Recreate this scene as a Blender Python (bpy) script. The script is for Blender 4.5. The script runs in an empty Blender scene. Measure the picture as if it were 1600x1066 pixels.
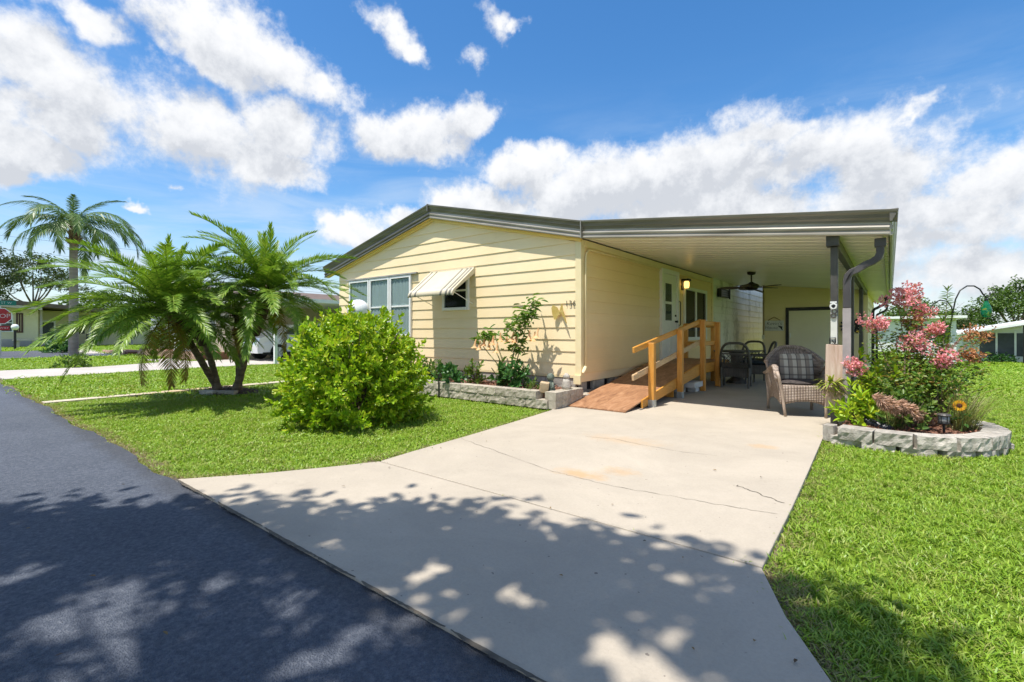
import bpy, bmesh, math, random
import numpy as np
from mathutils import Vector, Matrix, Euler

R = random.Random(136)
sc = bpy.context.scene
COL = sc.collection
rad = math.radians

# ------------------------------------------------------------------ camera
# world axes follow the house: +X along the gable front (to the right), +Y into the lot
FPX, HORIZON, CAMH = 745.0, 519.0, 1.15
YAW = math.atan(590.0 / 745.0)
cam = bpy.data.cameras.new('camera')
cam.sensor_width = 36.0
cam.lens = FPX / 1600.0 * 36.0
cam.shift_y = (HORIZON - 533.0) / 1600.0
cam.clip_start = 0.05
cam.clip_end = 3000
camo = bpy.data.objects.new('camera', cam)
camo.location = (0, 0, CAMH)
camo.rotation_euler = (rad(90), 0, YAW)
COL.objects.link(camo)
sc.camera = camo

# ------------------------------------------------------------------ sun, sky, exposure
SUN_TRAVEL = Vector((0.075, 0.345, -1.0)).normalized()
sun = bpy.data.lights.new('sun', 'SUN')
sun.energy = 3.3
sun.angle = rad(0.53)
sun.color = (1.0, 0.955, 0.88)
suno = bpy.data.objects.new('sun', sun)
suno.rotation_euler = SUN_TRAVEL.to_track_quat('-Z', 'Y').to_euler()
suno.location = (0, 0, 30)
COL.objects.link(suno)

sc.view_settings.view_transform = 'Standard'
sc.view_settings.look = 'None'
sc.view_settings.gamma = 1.0
sc.view_settings.use_curve_mapping = False
sc.view_settings.exposure = 1.0
sc.cycles.use_denoising = True
sc.cycles.max_bounces = 8
sc.cycles.diffuse_bounces = 4
sc.cycles.transparent_max_bounces = 12


class NT:
    """small helper for writing node trees"""
    def __init__(self, tree):
        self.t = tree
    def n(self, kind, **kw):
        nd = self.t.nodes.new(kind)
        for k, v in kw.items():
            setattr(nd, k, v)
        return nd
    def link(self, a, b):
        self.t.links.new(a, b)
    def put(self, sock, v):
        if isinstance(v, bpy.types.NodeSocket):
            self.link(v, sock)
        elif v is not None:
            sock.default_value = v
    def math(self, op, a, b=None, c=None, clamp=False):
        nd = self.n('ShaderNodeMath', operation=op, use_clamp=clamp)
        for i, v in enumerate((a, b, c)):
            self.put(nd.inputs[i], v)
        return nd.outputs[0]
    def vmath(self, op, a, b=None, out=0):
        nd = self.n('ShaderNodeVectorMath', operation=op)
        self.put(nd.inputs[0], a)
        if b is not None:
            self.put(nd.inputs[1], b)
        return nd.outputs[out]
    def noise(self, vec, scale, detail=4, rough=0.55, dist=0.0, out='Fac'):
        nd = self.n('ShaderNodeTexNoise')
        self.put(nd.inputs['Vector'], vec)
        nd.inputs['Scale'].default_value = scale
        nd.inputs['Detail'].default_value = detail
        nd.inputs['Roughness'].default_value = rough
        nd.inputs['Distortion'].default_value = dist
        return nd.outputs[out]
    def ramp(self, fac, stops, interp='LINEAR'):
        nd = self.n('ShaderNodeValToRGB')
        cr = nd.color_ramp
        cr.interpolation = interp
        while len(cr.elements) < len(stops):
            cr.elements.new(0.5)
        for e, (p, c) in zip(cr.elements, stops):
            e.position = p
            e.color = (*c, 1) if len(c) == 3 else c
        self.put(nd.inputs[0], fac)
        return nd.outputs[0]
    def mix(self, fac, a, b, blend='MIX'):
        nd = self.n('ShaderNodeMix', data_type='RGBA', blend_type=blend)
        self.put(nd.inputs[0], fac)
        self.put(nd.inputs[6], a if isinstance(a, bpy.types.NodeSocket) else (*a, 1))
        self.put(nd.inputs[7], b if isinstance(b, bpy.types.NodeSocket) else (*b, 1))
        return nd.outputs[2]
    def mapr(self, v, a, b, c=0.0, d=1.0, interp='SMOOTHSTEP'):
        nd = self.n('ShaderNodeMapRange', interpolation_type=interp)
        self.put(nd.inputs[0], v)
        for i, q in zip((1, 2, 3, 4), (a, b, c, d)):
            nd.inputs[i].default_value = q
        return nd.outputs[0]


# cumulus as lumps on the sky sphere: (azimuth deg right of the lot axis view, elevation deg, half width, half height, tilt deg)
def _px(u, v, hw, hh, tilt=0.0, weight=1.0):
    x, z = (u - 800) / FPX, (HORIZON - v) / FPX
    r = math.hypot(1, x)
    az, el = math.atan(x), math.atan2(z, r)
    return az, el, hw / FPX / r / r, hh / FPX / r * math.cos(el) ** 2, tilt, weight

CLOUDS = [_px(*c) for c in [
    (40, 80, 165, 74, 8), (180, 165, 160, 76, 22), (310, 215, 150, 68, 14), (440, 210, 84, 62, 0), (410, 262, 112, 38, 4),
    (110, 200, 125, 44, 24), (120, 20, 130, 40, 10, .8),
    (320, 40, 165, 58, 12), (430, 95, 130, 54, 14), (505, 132, 64, 30, 10), (330, 95, 90, 36, 18),
    (45, 228, 105, 44, 16), (0, 262, 60, 34, 0), (-90, 140, 130, 90, 0),
    (622, 40, 62, 44, 24, .85), (655, 68, 36, 26, 20, .8),
    (768, 35, 60, 60, 20, .52), (738, 90, 46, 44, 0, .48), (800, 40, 50, 24, -20, .5),
    (590, 205, 58, 48, 0), (655, 226, 100, 40, 0), (735, 186, 56, 40, -10), (675, 205, 76, 40, 0),
    (225, 326, 26, 10, 0, .6), (262, 280, 34, 12, 10, .55),
    (560, 358, 50, 24, 0), (620, 345, 50, 26, 0),
    (825, 262, 78, 34, 0), (930, 300, 140, 60, 0), (1050, 275, 180, 76, -6), (1230, 268, 230, 80, 0), (1390, 268, 190, 76, 0),
    (1550, 285, 130, 62, 0), (1700, 300, 120, 90, 0), (1150, 340, 330, 60, 0), (1480, 375, 130, 40, 0), (760, 320, 110, 36, 0),
    (1440, 340, 150, 44, 0), (1300, 400, 360, 80, 0, .95), (1540, 420, 230, 66, 0, .95), (1500, 330, 240, 80, 0), (900, 390, 260, 56, 0, .72), (1200, 215, 220, 34, 0, .7), (1430, 175, 80, 26, -24, .40)]]


def cloud_group():
    g = bpy.data.node_groups.new('cloud_field', 'ShaderNodeTree')
    g.interface.new_socket('Angles', in_out='INPUT', socket_type='NodeSocketVector')
    g.interface.new_socket('Noise', in_out='INPUT', socket_type='NodeSocketFloat')
    g.interface.new_socket('Field', in_out='OUTPUT', socket_type='NodeSocketFloat')
    k = NT(g)
    gi, go = k.n('NodeGroupInput'), k.n('NodeGroupOutput')
    ang = gi.outputs[0]
    total = None
    for az, el, rx, ry, tilt, weight in CLOUDS:
        d = k.vmath('SUBTRACT', ang, (az, el, 0))
        if tilt:
            vr = k.n('ShaderNodeVectorRotate', rotation_type='Z_AXIS')
            k.link(d, vr.inputs['Vector'])
            vr.inputs['Angle'].default_value = rad(tilt)
            d = vr.outputs[0]
        d = k.vmath('MULTIPLY', d, (1 / rx, 1 / ry, 0))
        f = k.math('SUBTRACT', weight, k.vmath('LENGTH', d, out=1))
        total = f if total is None else k.math('SMOOTH_MAX', total, f, 0.12)
    k.link(k.math('ADD', total, gi.outputs[1]), go.inputs[0])
    return g


def make_world():
    w = bpy.data.worlds.new('World')
    sc.world = w
    w.use_nodes = True
    t = w.node_tree
    t.nodes.clear()
    k = NT(t)
    out, bg = k.n('ShaderNodeOutputWorld'), k.n('ShaderNodeBackground')
    sky = k.n('ShaderNodeTexSky', sky_type='NISHITA')
    sky.sun_disc = False
    s = -SUN_TRAVEL
    sky.sun_elevation = math.asin(s.z)
    sky.sun_rotation = math.atan2(s.x, s.y)
    sky.air_density = 1.0
    sky.dust_density = 0.6
    sky.ozone_density = 2.0
    tc = k.n('ShaderNodeTexCoord')
    d = k.vmath('NORMALIZE', tc.outputs['Generated'])
    sep = k.n('ShaderNodeSeparateXYZ')
    k.link(d, sep.inputs[0])
    ca, sa = math.cos(YAW), math.sin(YAW)
    rx = k.math('ADD', k.math('MULTIPLY', sep.outputs[0], ca), k.math('MULTIPLY', sep.outputs[1], sa))
    fy = k.math('ADD', k.math('MULTIPLY', sep.outputs[0], -sa), k.math('MULTIPLY', sep.outputs[1], ca))
    az = k.math('ARCTAN2', rx, fy)
    el = k.math('ARCSINE', sep.outputs[2])
    comb = k.n('ShaderNodeCombineXYZ')
    k.link(az, comb.inputs[0]); k.link(el, comb.inputs[1])
    warp = k.vmath('SUBTRACT', k.noise(d, 9.0, 5, 0.6, out='Color'), (0.5, 0.5, 0.5))
    warped = k.vmath('ADD', comb.outputs[0], k.vmath('MULTIPLY', warp, (0.16, 0.10, 0.0)))
    nz1 = k.noise(d, 8.0, 12, 0.66)
    nz2 = k.noise(d, 3.2, 3, 0.5)
    wob = k.math('ADD', k.math('MULTIPLY', k.math('SUBTRACT', nz1, 0.5), 2.5), k.math('MULTIPLY', k.math('SUBTRACT', nz2, 0.5), 0.9))
    grp = cloud_group()
    def field(dz, noise_out):
        gn = k.n('ShaderNodeGroup', node_tree=grp)
        k.link(k.vmath('ADD', warped, (dz * 0.25, dz, 0)), gn.inputs[0])
        k.link(noise_out, gn.inputs[1])
        return gn.outputs[0]
    f0 = field(0.0, wob)
    # the same kind of cumulus everywhere the lumps are not (behind the camera and overhead)
    far = k.math('MAXIMUM', k.mapr(k.math('ABSOLUTE', az), 1.0, 1.35), k.mapr(el, 0.66, 0.85))
    gen = k.math('ADD', k.math('MULTIPLY', k.math('SUBTRACT', k.noise(d, 2.2, 4, 0.5), 0.53), 4.0), wob)
    gen = k.math('ADD', gen, k.math('MULTIPLY', k.math('SUBTRACT', far, 1.0), 6.0))
    f0 = k.math('MAXIMUM', f0, gen)
    dens = k.mapr(f0, -0.16, 0.55)
    # lit tops, grey undersides: how much cloud lies above
    d2 = k.vmath('ADD', d, (0, 0, 0.035))
    nzu = k.noise(d2, 8.0, 8, 0.6)
    up = field(0.045, k.math('MULTIPLY', k.math('SUBTRACT', nzu, 0.5), 1.6))
    shade = k.mapr(up, -0.35, 0.90, interp='LINEAR')
    fine = k.math('MULTIPLY', k.math('SUBTRACT', nz1, k.noise(d2, 8.0, 12, 0.66)), 2.4)
    shade = k.math('SUBTRACT', shade, fine, clamp=True)
    ccol = k.ramp(shade, [(0.0, (0.515, 0.517, 0.52)), (0.35, (0.475, 0.481, 0.492)), (0.7, (0.41, 0.42, 0.438)), (1.0, (0.34, 0.353, 0.378))])
    # sky colour: deep blue above, pale near the horizon
    hs = k.n('ShaderNodeHueSaturation')
    hs.inputs['Saturation'].default_value = 1.32
    hs.inputs['Value'].default_value = 1.0
    k.link(sky.outputs[0], hs.inputs['Color'])
    skyc = k.vmath('SCALE', hs.outputs[0])
    skyc.node.inputs['Scale'].default_value = 0.098
    # thin veils low in the sky
    st = k.vmath('MULTIPLY', comb.outputs[0], (2.2, 9.0, 1.0))
    veil = k.math('MULTIPLY', k.mapr(k.noise(st, 1.6, 6, 0.6, 0.6), 0.36, 0.70), k.mapr(el, 0.50, 0.12))
    veil = k.math('ADD', k.math('MULTIPLY', veil, 0.60), k.mapr(el, 0.22, -0.02, 0.0, 0.55), clamp=True)
    base = k.mix(veil, skyc, (0.36, 0.42, 0.49))
    col = k.mix(k.math('MULTIPLY', dens, 0.97), base, ccol)
    k.link(col, bg.inputs[0])
    bg.inputs[1].default_value = 1.0
    k.link(bg.outputs[0], out.inputs[0])
make_world()

# ------------------------------------------------------------------ materials
def newmat(name):
    m = bpy.data.materials.new(name)
    m.use_nodes = True
    t = m.node_tree
    t.nodes.clear()
    k = NT(t)
    out = k.n('ShaderNodeOutputMaterial')
    b = k.n('ShaderNodeBsdfPrincipled')
    k.link(b.outputs[0], out.inputs[0])
    return m, k, b, out


def mat(name, c1, c2=None, scale=4.0, rough=0.6, bump=0.0, bscale=30.0, metal=0.0, rnd=0.0, detail=5, spec=0.5, stretch=(1, 1, 1),
        lo=0.35, hi=0.65, emit=None, coat=0.0):
    m, k, b, out = newmat(name)
    tc = k.n('ShaderNodeTexCoord')
    vec = tc.outputs['Object']
    if stretch != (1, 1, 1):
        vec = k.vmath('MULTIPLY', vec, stretch)
    col = None
    if c2 is not None:
        col = k.ramp(k.noise(vec, scale, detail, 0.6), [(lo, c1), (hi, c2)])
    if rnd:
        oi = k.n('ShaderNodeObjectInfo')
        v = k.math('ADD', k.math('MULTIPLY', k.math('SUBTRACT', oi.outputs['Random'], 0.5), 2 * rnd), 1.0)
        src = col
        if src is None:
            rgb = k.n('ShaderNodeRGB'); rgb.outputs[0].default_value = (*c1, 1); src = rgb.outputs[0]
        col = k.vmath('SCALE', src)
        k.link(v, col.node.inputs['Scale'])
    if col is not None:
        k.link(col, b.inputs['Base Color'])
    else:
        b.inputs['Base Color'].default_value = (*c1, 1)
    b.inputs['Roughness'].default_value = rough
    b.inputs['Metallic'].default_value = metal
    b.inputs['Specular IOR Level'].default_value = spec
    b.inputs['Coat Weight'].default_value = coat
    if bump:
        bp = k.n('ShaderNodeBump')
        bp.inputs['Strength'].default_value = bump
        bp.inputs['Distance'].default_value = 0.01
        k.link(k.noise(vec, bscale, 6, 0.65), bp.inputs['Height'])
        k.link(bp.outputs[0], b.inputs['Normal'])
    if emit:
        b.inputs['Emission Color'].default_value = (*emit[0], 1)
        b.inputs['Emission Strength'].default_value = emit[1]
    return m


def leafmat(name, stops, trans=0.35, rough=0.42, tint=1.0, spec=0.4):
    """foliage: colour differs leaf by leaf, light passes through"""
    m, k, b, out = newmat(name)
    geo = k.n('ShaderNodeNewGeometry')
    oi = k.n('ShaderNodeObjectInfo')
    f = k.math('FRACT', k.math('ADD', geo.outputs['Random Per Island'], oi.outputs['Random']))
    n = len(stops)
    col = k.ramp(f, [(i / max(1, n - 1), c) for i, c in enumerate(stops)])
    k.link(col, b.inputs['Base Color'])
    b.inputs['Roughness'].default_value = rough
    b.inputs['Specular IOR Level'].default_value = spec
    tr = k.n('ShaderNodeBsdfTranslucent')
    k.link(k.mix(1.0, col, (1.0, 1.0, 0.55), 'MULTIPLY'), tr.inputs[0])
    ms = k.n('ShaderNodeMixShader')
    ms.inputs[0].default_value = trans
    k.link(b.outputs[0], ms.inputs[1]); k.link(tr.outputs[0], ms.inputs[2])
    k.link(ms.outputs[0], out.inputs[0])
    return m


# ------------------------------------------------------------------ mesh helper
class MB:
    def __init__(self):
        self.v, self.f = [], []
    def add(self, vs, fs):
        o = len(self.v)
        self.v += [tuple(p) for p in vs]
        self.f += [tuple(i + o for i in q) for q in fs]
        return self
    def box(self, x0, x1, y0, y1, z0, z1):
        return self.add([(x0, y0, z0), (x1, y0, z0), (x1, y1, z0), (x0, y1, z0), (x0, y0, z1), (x1, y0, z1), (x1, y1, z1), (x0, y1, z1)],
                        [(0, 3, 2, 1), (4, 5, 6, 7), (0, 1, 5, 4), (1, 2, 6, 5), (2, 3, 7, 6), (3, 0, 4, 7)])
    def obox(self, c, s, m=None):
        M = m or Matrix.Identity(3)
        c = Vector(c)
        vs = [c + M @ Vector((s[0] * a / 2, s[1] * b / 2, s[2] * d / 2)) for a, b, d in
              ((-1, -1, -1), (1, -1, -1), (1, 1, -1), (-1, 1, -1), (-1, -1, 1), (1, -1, 1), (1, 1, 1), (-1, 1, 1))]
        return self.add(vs, [(0, 3, 2, 1), (4, 5, 6, 7), (0, 1, 5, 4), (1, 2, 6, 5), (2, 3, 7, 6), (3, 0, 4, 7)])
    def bar(self, p, q, w, h, up=(0, 0, 1)):
        """rectangular bar from p to q"""
        p, q = Vector(p), Vector(q)
        d = (q - p).normalized()
        s = d.cross(Vector(up)).normalized()
        u = s.cross(d)
        vs = []
        for c in (p, q):
            for a, b in ((-1, -1), (1, -1), (1, 1), (-1, 1)):
                vs.append(c + s * (w / 2 * a) + u * (h / 2 * b))
        return self.add(vs, [(0, 1, 2, 3), (7, 6, 5, 4), (0, 4, 5, 1), (1, 5, 6, 2), (2, 6, 7, 3), (3, 7, 4, 0)])
    def prism(self, pts, vec):
        n = len(pts)
        vec = Vector(vec)
        a = [Vector(p) for p in pts]
        return self.add(a + [p + vec for p in a], [tuple(range(n - 1, -1, -1)), tuple(range(n, 2 * n))] +
                        [(i, (i + 1) % n, n + (i + 1) % n, n + i) for i in range(n)])
    def tube(self, pts, r, n=8, cap=True, flat=1.0):
        pts = [Vector(p) for p in pts]
        rs = r if isinstance(r, (list, tuple)) else [r] * len(pts)
        t0 = (pts[1] - pts[0]).normalized()
        ref = Vector((0, 0, 1)) if abs(t0.z) < 0.9 else Vector((1, 0, 0))
        s = t0.cross(ref).normalized()
        vs = []
        for i, p in enumerate(pts):
            t = (pts[min(i + 1, len(pts) - 1)] - pts[max(i - 1, 0)]).normalized()
            s = (s - t * s.dot(t)).normalized()
            u = t.cross(s)
            for j in range(n):
                a = 2 * math.pi * (j + 0.5) / n
                vs.append(p + (s * math.cos(a) + u * math.sin(a) * flat) * rs[i])
        fs = []
        for i in range(len(pts) - 1):
            for j in range(n):
                a, b = i * n + j, i * n + (j + 1) % n
                fs.append((a, b, b + n, a + n))
        if cap:
            fs.append(tuple(range(n - 1, -1, -1)))
            fs.append(tuple((len(pts) - 1) * n + j for j in range(n)))
        return self.add(vs, fs)
    def lathe(self, prof, c=(0, 0, 0), n=16):
        """prof: (radius, z) from bottom to top"""
        vs, fs = [], []
        for r, z in prof:
            for j in range(n):
                a = 2 * math.pi * j / n
                vs.append((c[0] + r * math.cos(a), c[1] + r * math.sin(a), c[2] + z))
        for i in range(len(prof) - 1):
            for j in range(n):
                a, b = i * n + j, i * n + (j + 1) % n
                fs.append((a, b, b + n, a + n))
        fs.append(tuple(range(n - 1, -1, -1)))
        fs.append(tuple((len(prof) - 1) * n + j for j in range(n)))
        return self.add(vs, fs)
    def grid(self, fn, nu, nv, thick=None):
        vs = [fn(i / nu, j / nv) for j in range(nv + 1) for i in range(nu + 1)]
        fs = [(j * (nu + 1) + i, j * (nu + 1) + i + 1, (j + 1) * (nu + 1) + i + 1, (j + 1) * (nu + 1) + i) for j in range(nv) for i in range(nu)]
        return self.add(vs, fs)
    def build(self, name, m, parent=None, smooth=False, local=False, bevel=0.0, solid=0.0, seg=2):
        me = bpy.data.meshes.new(name)
        vs = self.v
        if parent is not None and not local:
            w = wloc(parent)
            vs = [(p[0] - w[0], p[1] - w[1], p[2] - w[2]) for p in vs]
        me.from_pydata(vs, [], self.f)
        me.update()
        if m is not None:
            me.materials.append(m)
        if smooth:
            me.polygons.foreach_set('use_smooth', [True] * len(me.polygons))
        o = bpy.data.objects.new(name, me)
        COL.objects.link(o)
        o.parent = parent
        if solid:
            sm = o.modifiers.new('thickness', 'SOLIDIFY'); sm.thickness = solid; sm.offset = 0
        if bevel:
            bm_ = o.modifiers.new('edges', 'BEVEL'); bm_.width = bevel; bm_.segments = seg; bm_.limit_method = 'ANGLE'; bm_.angle_limit = rad(40)
        return o


def wloc(o):
    w = Vector((0, 0, 0))
    while o is not None:
        w = w + o.location
        o = o.parent
    return w


def tag(o, label=None, cat=None, group=None, kind=None):
    if label: o['label'] = label
    if cat: o['category'] = cat
    if group: o['group'] = group
    if kind: o['kind'] = kind
    return o


def thing(name, label, cat, loc=(0, 0, 0), rz=0.0, group=None):
    o = bpy.data.objects.new(name, None)
    o.empty_display_size = 0.2
    COL.objects.link(o)
    o.location = loc
    o.rotation_euler = (0, 0, rz)
    return tag(o, label, cat, group)


def inst(name, me, parent, loc=(0, 0, 0), rot=(0, 0, 0), scale=(1, 1, 1)):
    o = bpy.data.objects.new(name, me)
    COL.objects.link(o)
    o.parent = parent
    o.location = loc
    o.rotation_euler = rot
    o.scale = scale if isinstance(scale, (tuple, list)) else (scale,) * 3
    return o


def copy_thing(root, loc, rz=None, label=None, scale=None):
    r = root.copy(); COL.objects.link(r)
    r.location = loc
    if rz is not None: r.rotation_euler = (0, 0, rz)
    if scale: r.scale = (scale,) * 3
    if label: r['label'] = label
    def rec(src, dst):
        for ch in list(src.children):
            if ch == dst: continue
            c = ch.copy(); COL.objects.link(c); c.parent = dst
            rec(ch, c)
    rec(root, r)
    return r


def text(name, body, size, m, loc, rot, parent=None, extrude=0.003, align='CENTER', shear=0.0):
    cu = bpy.data.curves.new(name, 'FONT')
    cu.body = body
    cu.size = size
    cu.extrude = extrude
    cu.align_x = align
    cu.align_y = 'CENTER'
    cu.shear = shear
    cu.offset = -size * 0.02
    cu.materials.append(m)
    tmp = bpy.data.objects.new(name + '_curve', cu)
    COL.objects.link(tmp)
    bpy.context.view_layer.update()
    me = bpy.data.meshes.new_from_object(tmp.evaluated_get(bpy.context.evaluated_depsgraph_get()))
    bpy.data.objects.remove(tmp)
    if not me.materials: me.materials.append(m)
    o = bpy.data.objects.new(name, me)
    COL.objects.link(o)
    if parent is not None:
        loc = Vector(loc) - wloc(parent)
        o.parent = parent
    o.location = loc
    o.rotation_euler = rot
    return o


def pix(u, v, D):
    """point seen at photograph pixel (u, v) at distance D along the view"""
    x, z = (u - 800) / FPX, (HORIZON - v) / FPX
    ca, sa = math.cos(YAW), math.sin(YAW)
    return Vector((D * (-sa + ca * x), D * (ca + sa * x), CAMH + D * z))


def rough_block(L, W, H, seed, jit=0.008):
    """a split-face concrete block: rough front (-Y), smoother top"""
    r = random.Random(seed)
    nx, nz = 8, 3
    bm = bmesh.new()
    fr = [[bm.verts.new((-L / 2 + L * i / nx, -W / 2 + (r.uniform(-1.6, 1.0) * jit if 0 < i < nx or 0 < j < nz else jit), H * j / nz +
                         (r.uniform(-.5, .5) * jit if j in (0, nz) else 0))) for i in range(nx + 1)] for j in range(nz + 1)]
    bk = [[bm.verts.new((-L / 2 + L * i / nx, W / 2, H * j / nz)) for i in (0, nx)] for j in (0, nz)]
    for j in range(nz):
        for i in range(nx):
            bm.faces.new((fr[j][i], fr[j][i + 1], fr[j + 1][i + 1], fr[j + 1][i]))
    bm.faces.new([fr[nz][i] for i in range(nx + 1)] + [bk[1][1], bk[1][0]])
    bm.faces.new([fr[0][i] for i in range(nx, -1, -1)] + [bk[0][0], bk[0][1]])
    bm.faces.new([fr[j][0] for j in range(nz + 1)] + [bk[1][0], bk[0][0]])
    bm.faces.new([fr[j][nx] for j in range(nz, -1, -1)] + [bk[0][1], bk[1][1]])
    bm.faces.new((bk[0][1], bk[0][0], bk[1][0], bk[1][1]))
    bm.normal_update()
    me = bpy.data.meshes.new('block')
    bm.to_mesh(me)
    bm.free()
    return me


def gnd(u, v, z=0.0):
    """photograph pixel -> point on the level z"""
    D = (CAMH - z) * FPX / (v - HORIZON)
    p = pix(u, v, D)
    return Vector((p.x, p.y, z))


def sstep(t):
    t = min(1, max(0, t))
    return t * t * (3 - 2 * t)


def gh(x, y):
    """the lot is flat; the lawn behind on the right falls gently away"""
    return -0.85 * sstep((y - 9) / 33) * sstep((x + 0.3) / 2.5)


# ------------------------------------------------------------------ ground
def axis():
    a = [-900, -500, -300, -200, -140, -100, -80, -66] + [-60 + 1.5 * i for i in range(81)] + [66, 80, 100, 140, 200, 300, 500, 900]
    return a

def make_ground():
    m, k, b, out = newmat('lawn_soil')
    tc = k.n('ShaderNodeTexCoord')
    v = tc.outputs['Object']
    c = k.ramp(k.noise(v, 1.3, 6, 0.62), [(0.30, (0.11, 0.18, 0.022)), (0.5, (0.17, 0.26, 0.03)), (0.72, (0.24, 0.31, 0.05))])
    c2 = k.ramp(k.noise(v, 14, 5, 0.7), [(0.35, (0.75, 0.78, 0.7)), (0.65, (1.15, 1.12, 1.0))])
    k.link(k.mix(1.0, c, c2, 'MULTIPLY'), b.inputs['Base Color'])
    b.inputs['Roughness'].default_value = 0.95
    b.inputs['Specular IOR Level'].default_value = 0.1
    bp = k.n('ShaderNodeBump'); bp.inputs['Strength'].default_value = 0.8; bp.inputs['Distance'].default_value = 0.05
    k.link(k.noise(v, 22, 6, 0.75), bp.inputs['Height']); k.link(bp.outputs[0], b.inputs['Normal'])
    a = axis()
    n = len(a)
    mb = MB()
    vs = [(x, y, gh(x, y) - 0.035) for y in a for x in a]
    mb.add(vs, [(j * n + i, j * n + i + 1, (j + 1) * n + i + 1, (j + 1) * n + i) for j in range(n - 1) for i in range(n - 1)])
    o = mb.build('ground', m, smooth=True)
    tag(o, 'flat green lawn ground running back past the houses', kind='structure')
make_ground()


def asphalt(name):
    m, k, b, out = newmat(name)
    tc = k.n('ShaderNodeTexCoord')
    v = tc.outputs['Object']
    vor = k.n('ShaderNodeTexVoronoi'); k.link(v, vor.inputs['Vector']); vor.inputs['Scale'].default_value = 150
    big = k.noise(v, 0.8, 6, 0.68)
    c = k.ramp(k.noise(v, 42, 9, 0.82), [(0.30, (0.042, 0.052, 0.076)), (0.50, (0.105, 0.122, 0.158)), (0.66, (0.20, 0.213, 0.243)), (0.78, (0.30, 0.31, 0.32))])
    c = k.mix(1.0, c, k.ramp(big, [(0.28, (0.74, 0.77, 0.82)), (0.5, (1.0, 1.0, 1.0)), (0.72, (1.16, 1.15, 1.14))]), 'MULTIPLY')
    sy = k.n('ShaderNodeSeparateXYZ'); k.link(v, sy.inputs[0])
    edge_ = k.math('ADD', k.mapr(sy.outputs[1], 0.95, 1.3), k.math('MULTIPLY', k.math('SUBTRACT', k.noise(v, 5, 6, 0.7), 0.5), 1.2))
    c = k.mix(k.math('MULTIPLY', k.mapr(edge_, 0.35, 1.0), 0.45), c, (0.055, 0.052, 0.050))
    k.link(c, b.inputs['Base Color'])
    k.link(k.mapr(k.noise(v, 40, 4), 0.3, 0.7, 0.72, 0.9), b.inputs['Roughness'])
    bp = k.n('ShaderNodeBump'); bp.inputs['Strength'].default_value = 1.0; bp.inputs['Distance'].default_value = 0.016
    h = k.math('ADD', k.math('MULTIPLY', vor.outputs['Distance'], 0.7), k.noise(v, 70, 6, 0.8))
    k.link(h, bp.inputs['Height']); k.link(bp.outputs[0], b.inputs['Normal'])
    return m


def concrete(name, base=(0.425, 0.370, 0.295), rust=(), darker=0.9, blotch=0.9):
    m, k, b, out = newmat(name)
    tc = k.n('ShaderNodeTexCoord')
    v = tc.outputs['Object']
    hi = tuple(x * 1.13 for x in base)
    lo = tuple(x * 0.88 for x in base)
    c = k.ramp(k.noise(v, blotch, 7, 0.68, 0.4), [(0.30, lo), (0.52, base), (0.72, hi)])
    c = k.mix(1.0, c, k.ramp(k.noise(v, 70, 6, 0.8), [(0.3, (0.90, 0.90, 0.90)), (0.55, (1.0, 1.0, 1.0)), (0.75, (1.04, 1.04, 1.04))]), 'MULTIPLY')
    # scattered specks and faint dirt
    c = k.mix(k.mapr(k.noise(v, 26, 2, 0.5), 0.735, 0.76), c, (0.20, 0.17, 0.14))
    c = k.mix(k.math('MULTIPLY', k.mapr(k.noise(v, 2.4, 6, 0.75), 0.56, 0.80), 0.45), c, tuple(x * 0.66 for x in base))
    for (x, y, rx, ry, amt) in rust:
        d = k.vmath('MULTIPLY', k.vmath('SUBTRACT', v, (x, y, 0)), (1 / rx, 1 / ry, 0))
        f = k.math('SUBTRACT', 1.0, k.vmath('LENGTH', d, out=1))
        f = k.mapr(k.math('ADD', f, k.math('MULTIPLY', k.math('SUBTRACT', k.noise(v, 7, 6, 0.7), 0.5), 1.7)), 0.1, 0.9)
        c = k.mix(k.math('MULTIPLY', f, amt), c, (0.50, 0.27, 0.08))
    k.link(c, b.inputs['Base Color'])
    b.inputs['Roughness'].default_value = 0.86
    b.inputs['Specular IOR Level'].default_value = 0.25
    bp = k.n('ShaderNodeBump'); bp.inputs['Strength'].default_value = 0.35; bp.inputs['Distance'].default_value = 0.006
    k.link(k.noise(v, 110, 6, 0.75), bp.inputs['Height']); k.link(bp.outputs[0], b.inputs['Normal'])
    return m


def sheet(name, poly, z, thick, m, label, kind='structure', parent=None, bevel=0.0):
    mb = MB()
    mb.prism([(x, y, z - thick) for x, y in poly], (0, 0, thick))
    o = mb.build(name, m, parent, bevel=bevel)
    if parent is None:
        tag(o, label, kind=kind)
    return o


M_asph = asphalt('asphalt')
M_conc = concrete('driveway_concrete', rust=[(-1.98, 3.36, 0.36, 0.16, 0.50), (-1.75, 3.62, 0.24, 0.2, 0.32), (-2.2, 4.7, 0.7, 0.3, 0.22), (-1.0, 5.3, 0.22, 0.16, 0.3)])
M_conc2 = concrete('path_concrete', (0.50, 0.44, 0.34), rust=[(-10.95, 3.6, 0.6, 1.5, 0.45)])
M_conc3 = concrete('old_concrete', (0.46, 0.42, 0.38))
M_joint = mat('crack_dirt', (0.07, 0.058, 0.045), (0.13, 0.11, 0.08), 20, 0.95)
M_soil = mat('edge_soil', (0.10, 0.075, 0.045), (0.20, 0.15, 0.09), 18, 0.95, 0.8, 40)

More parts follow.
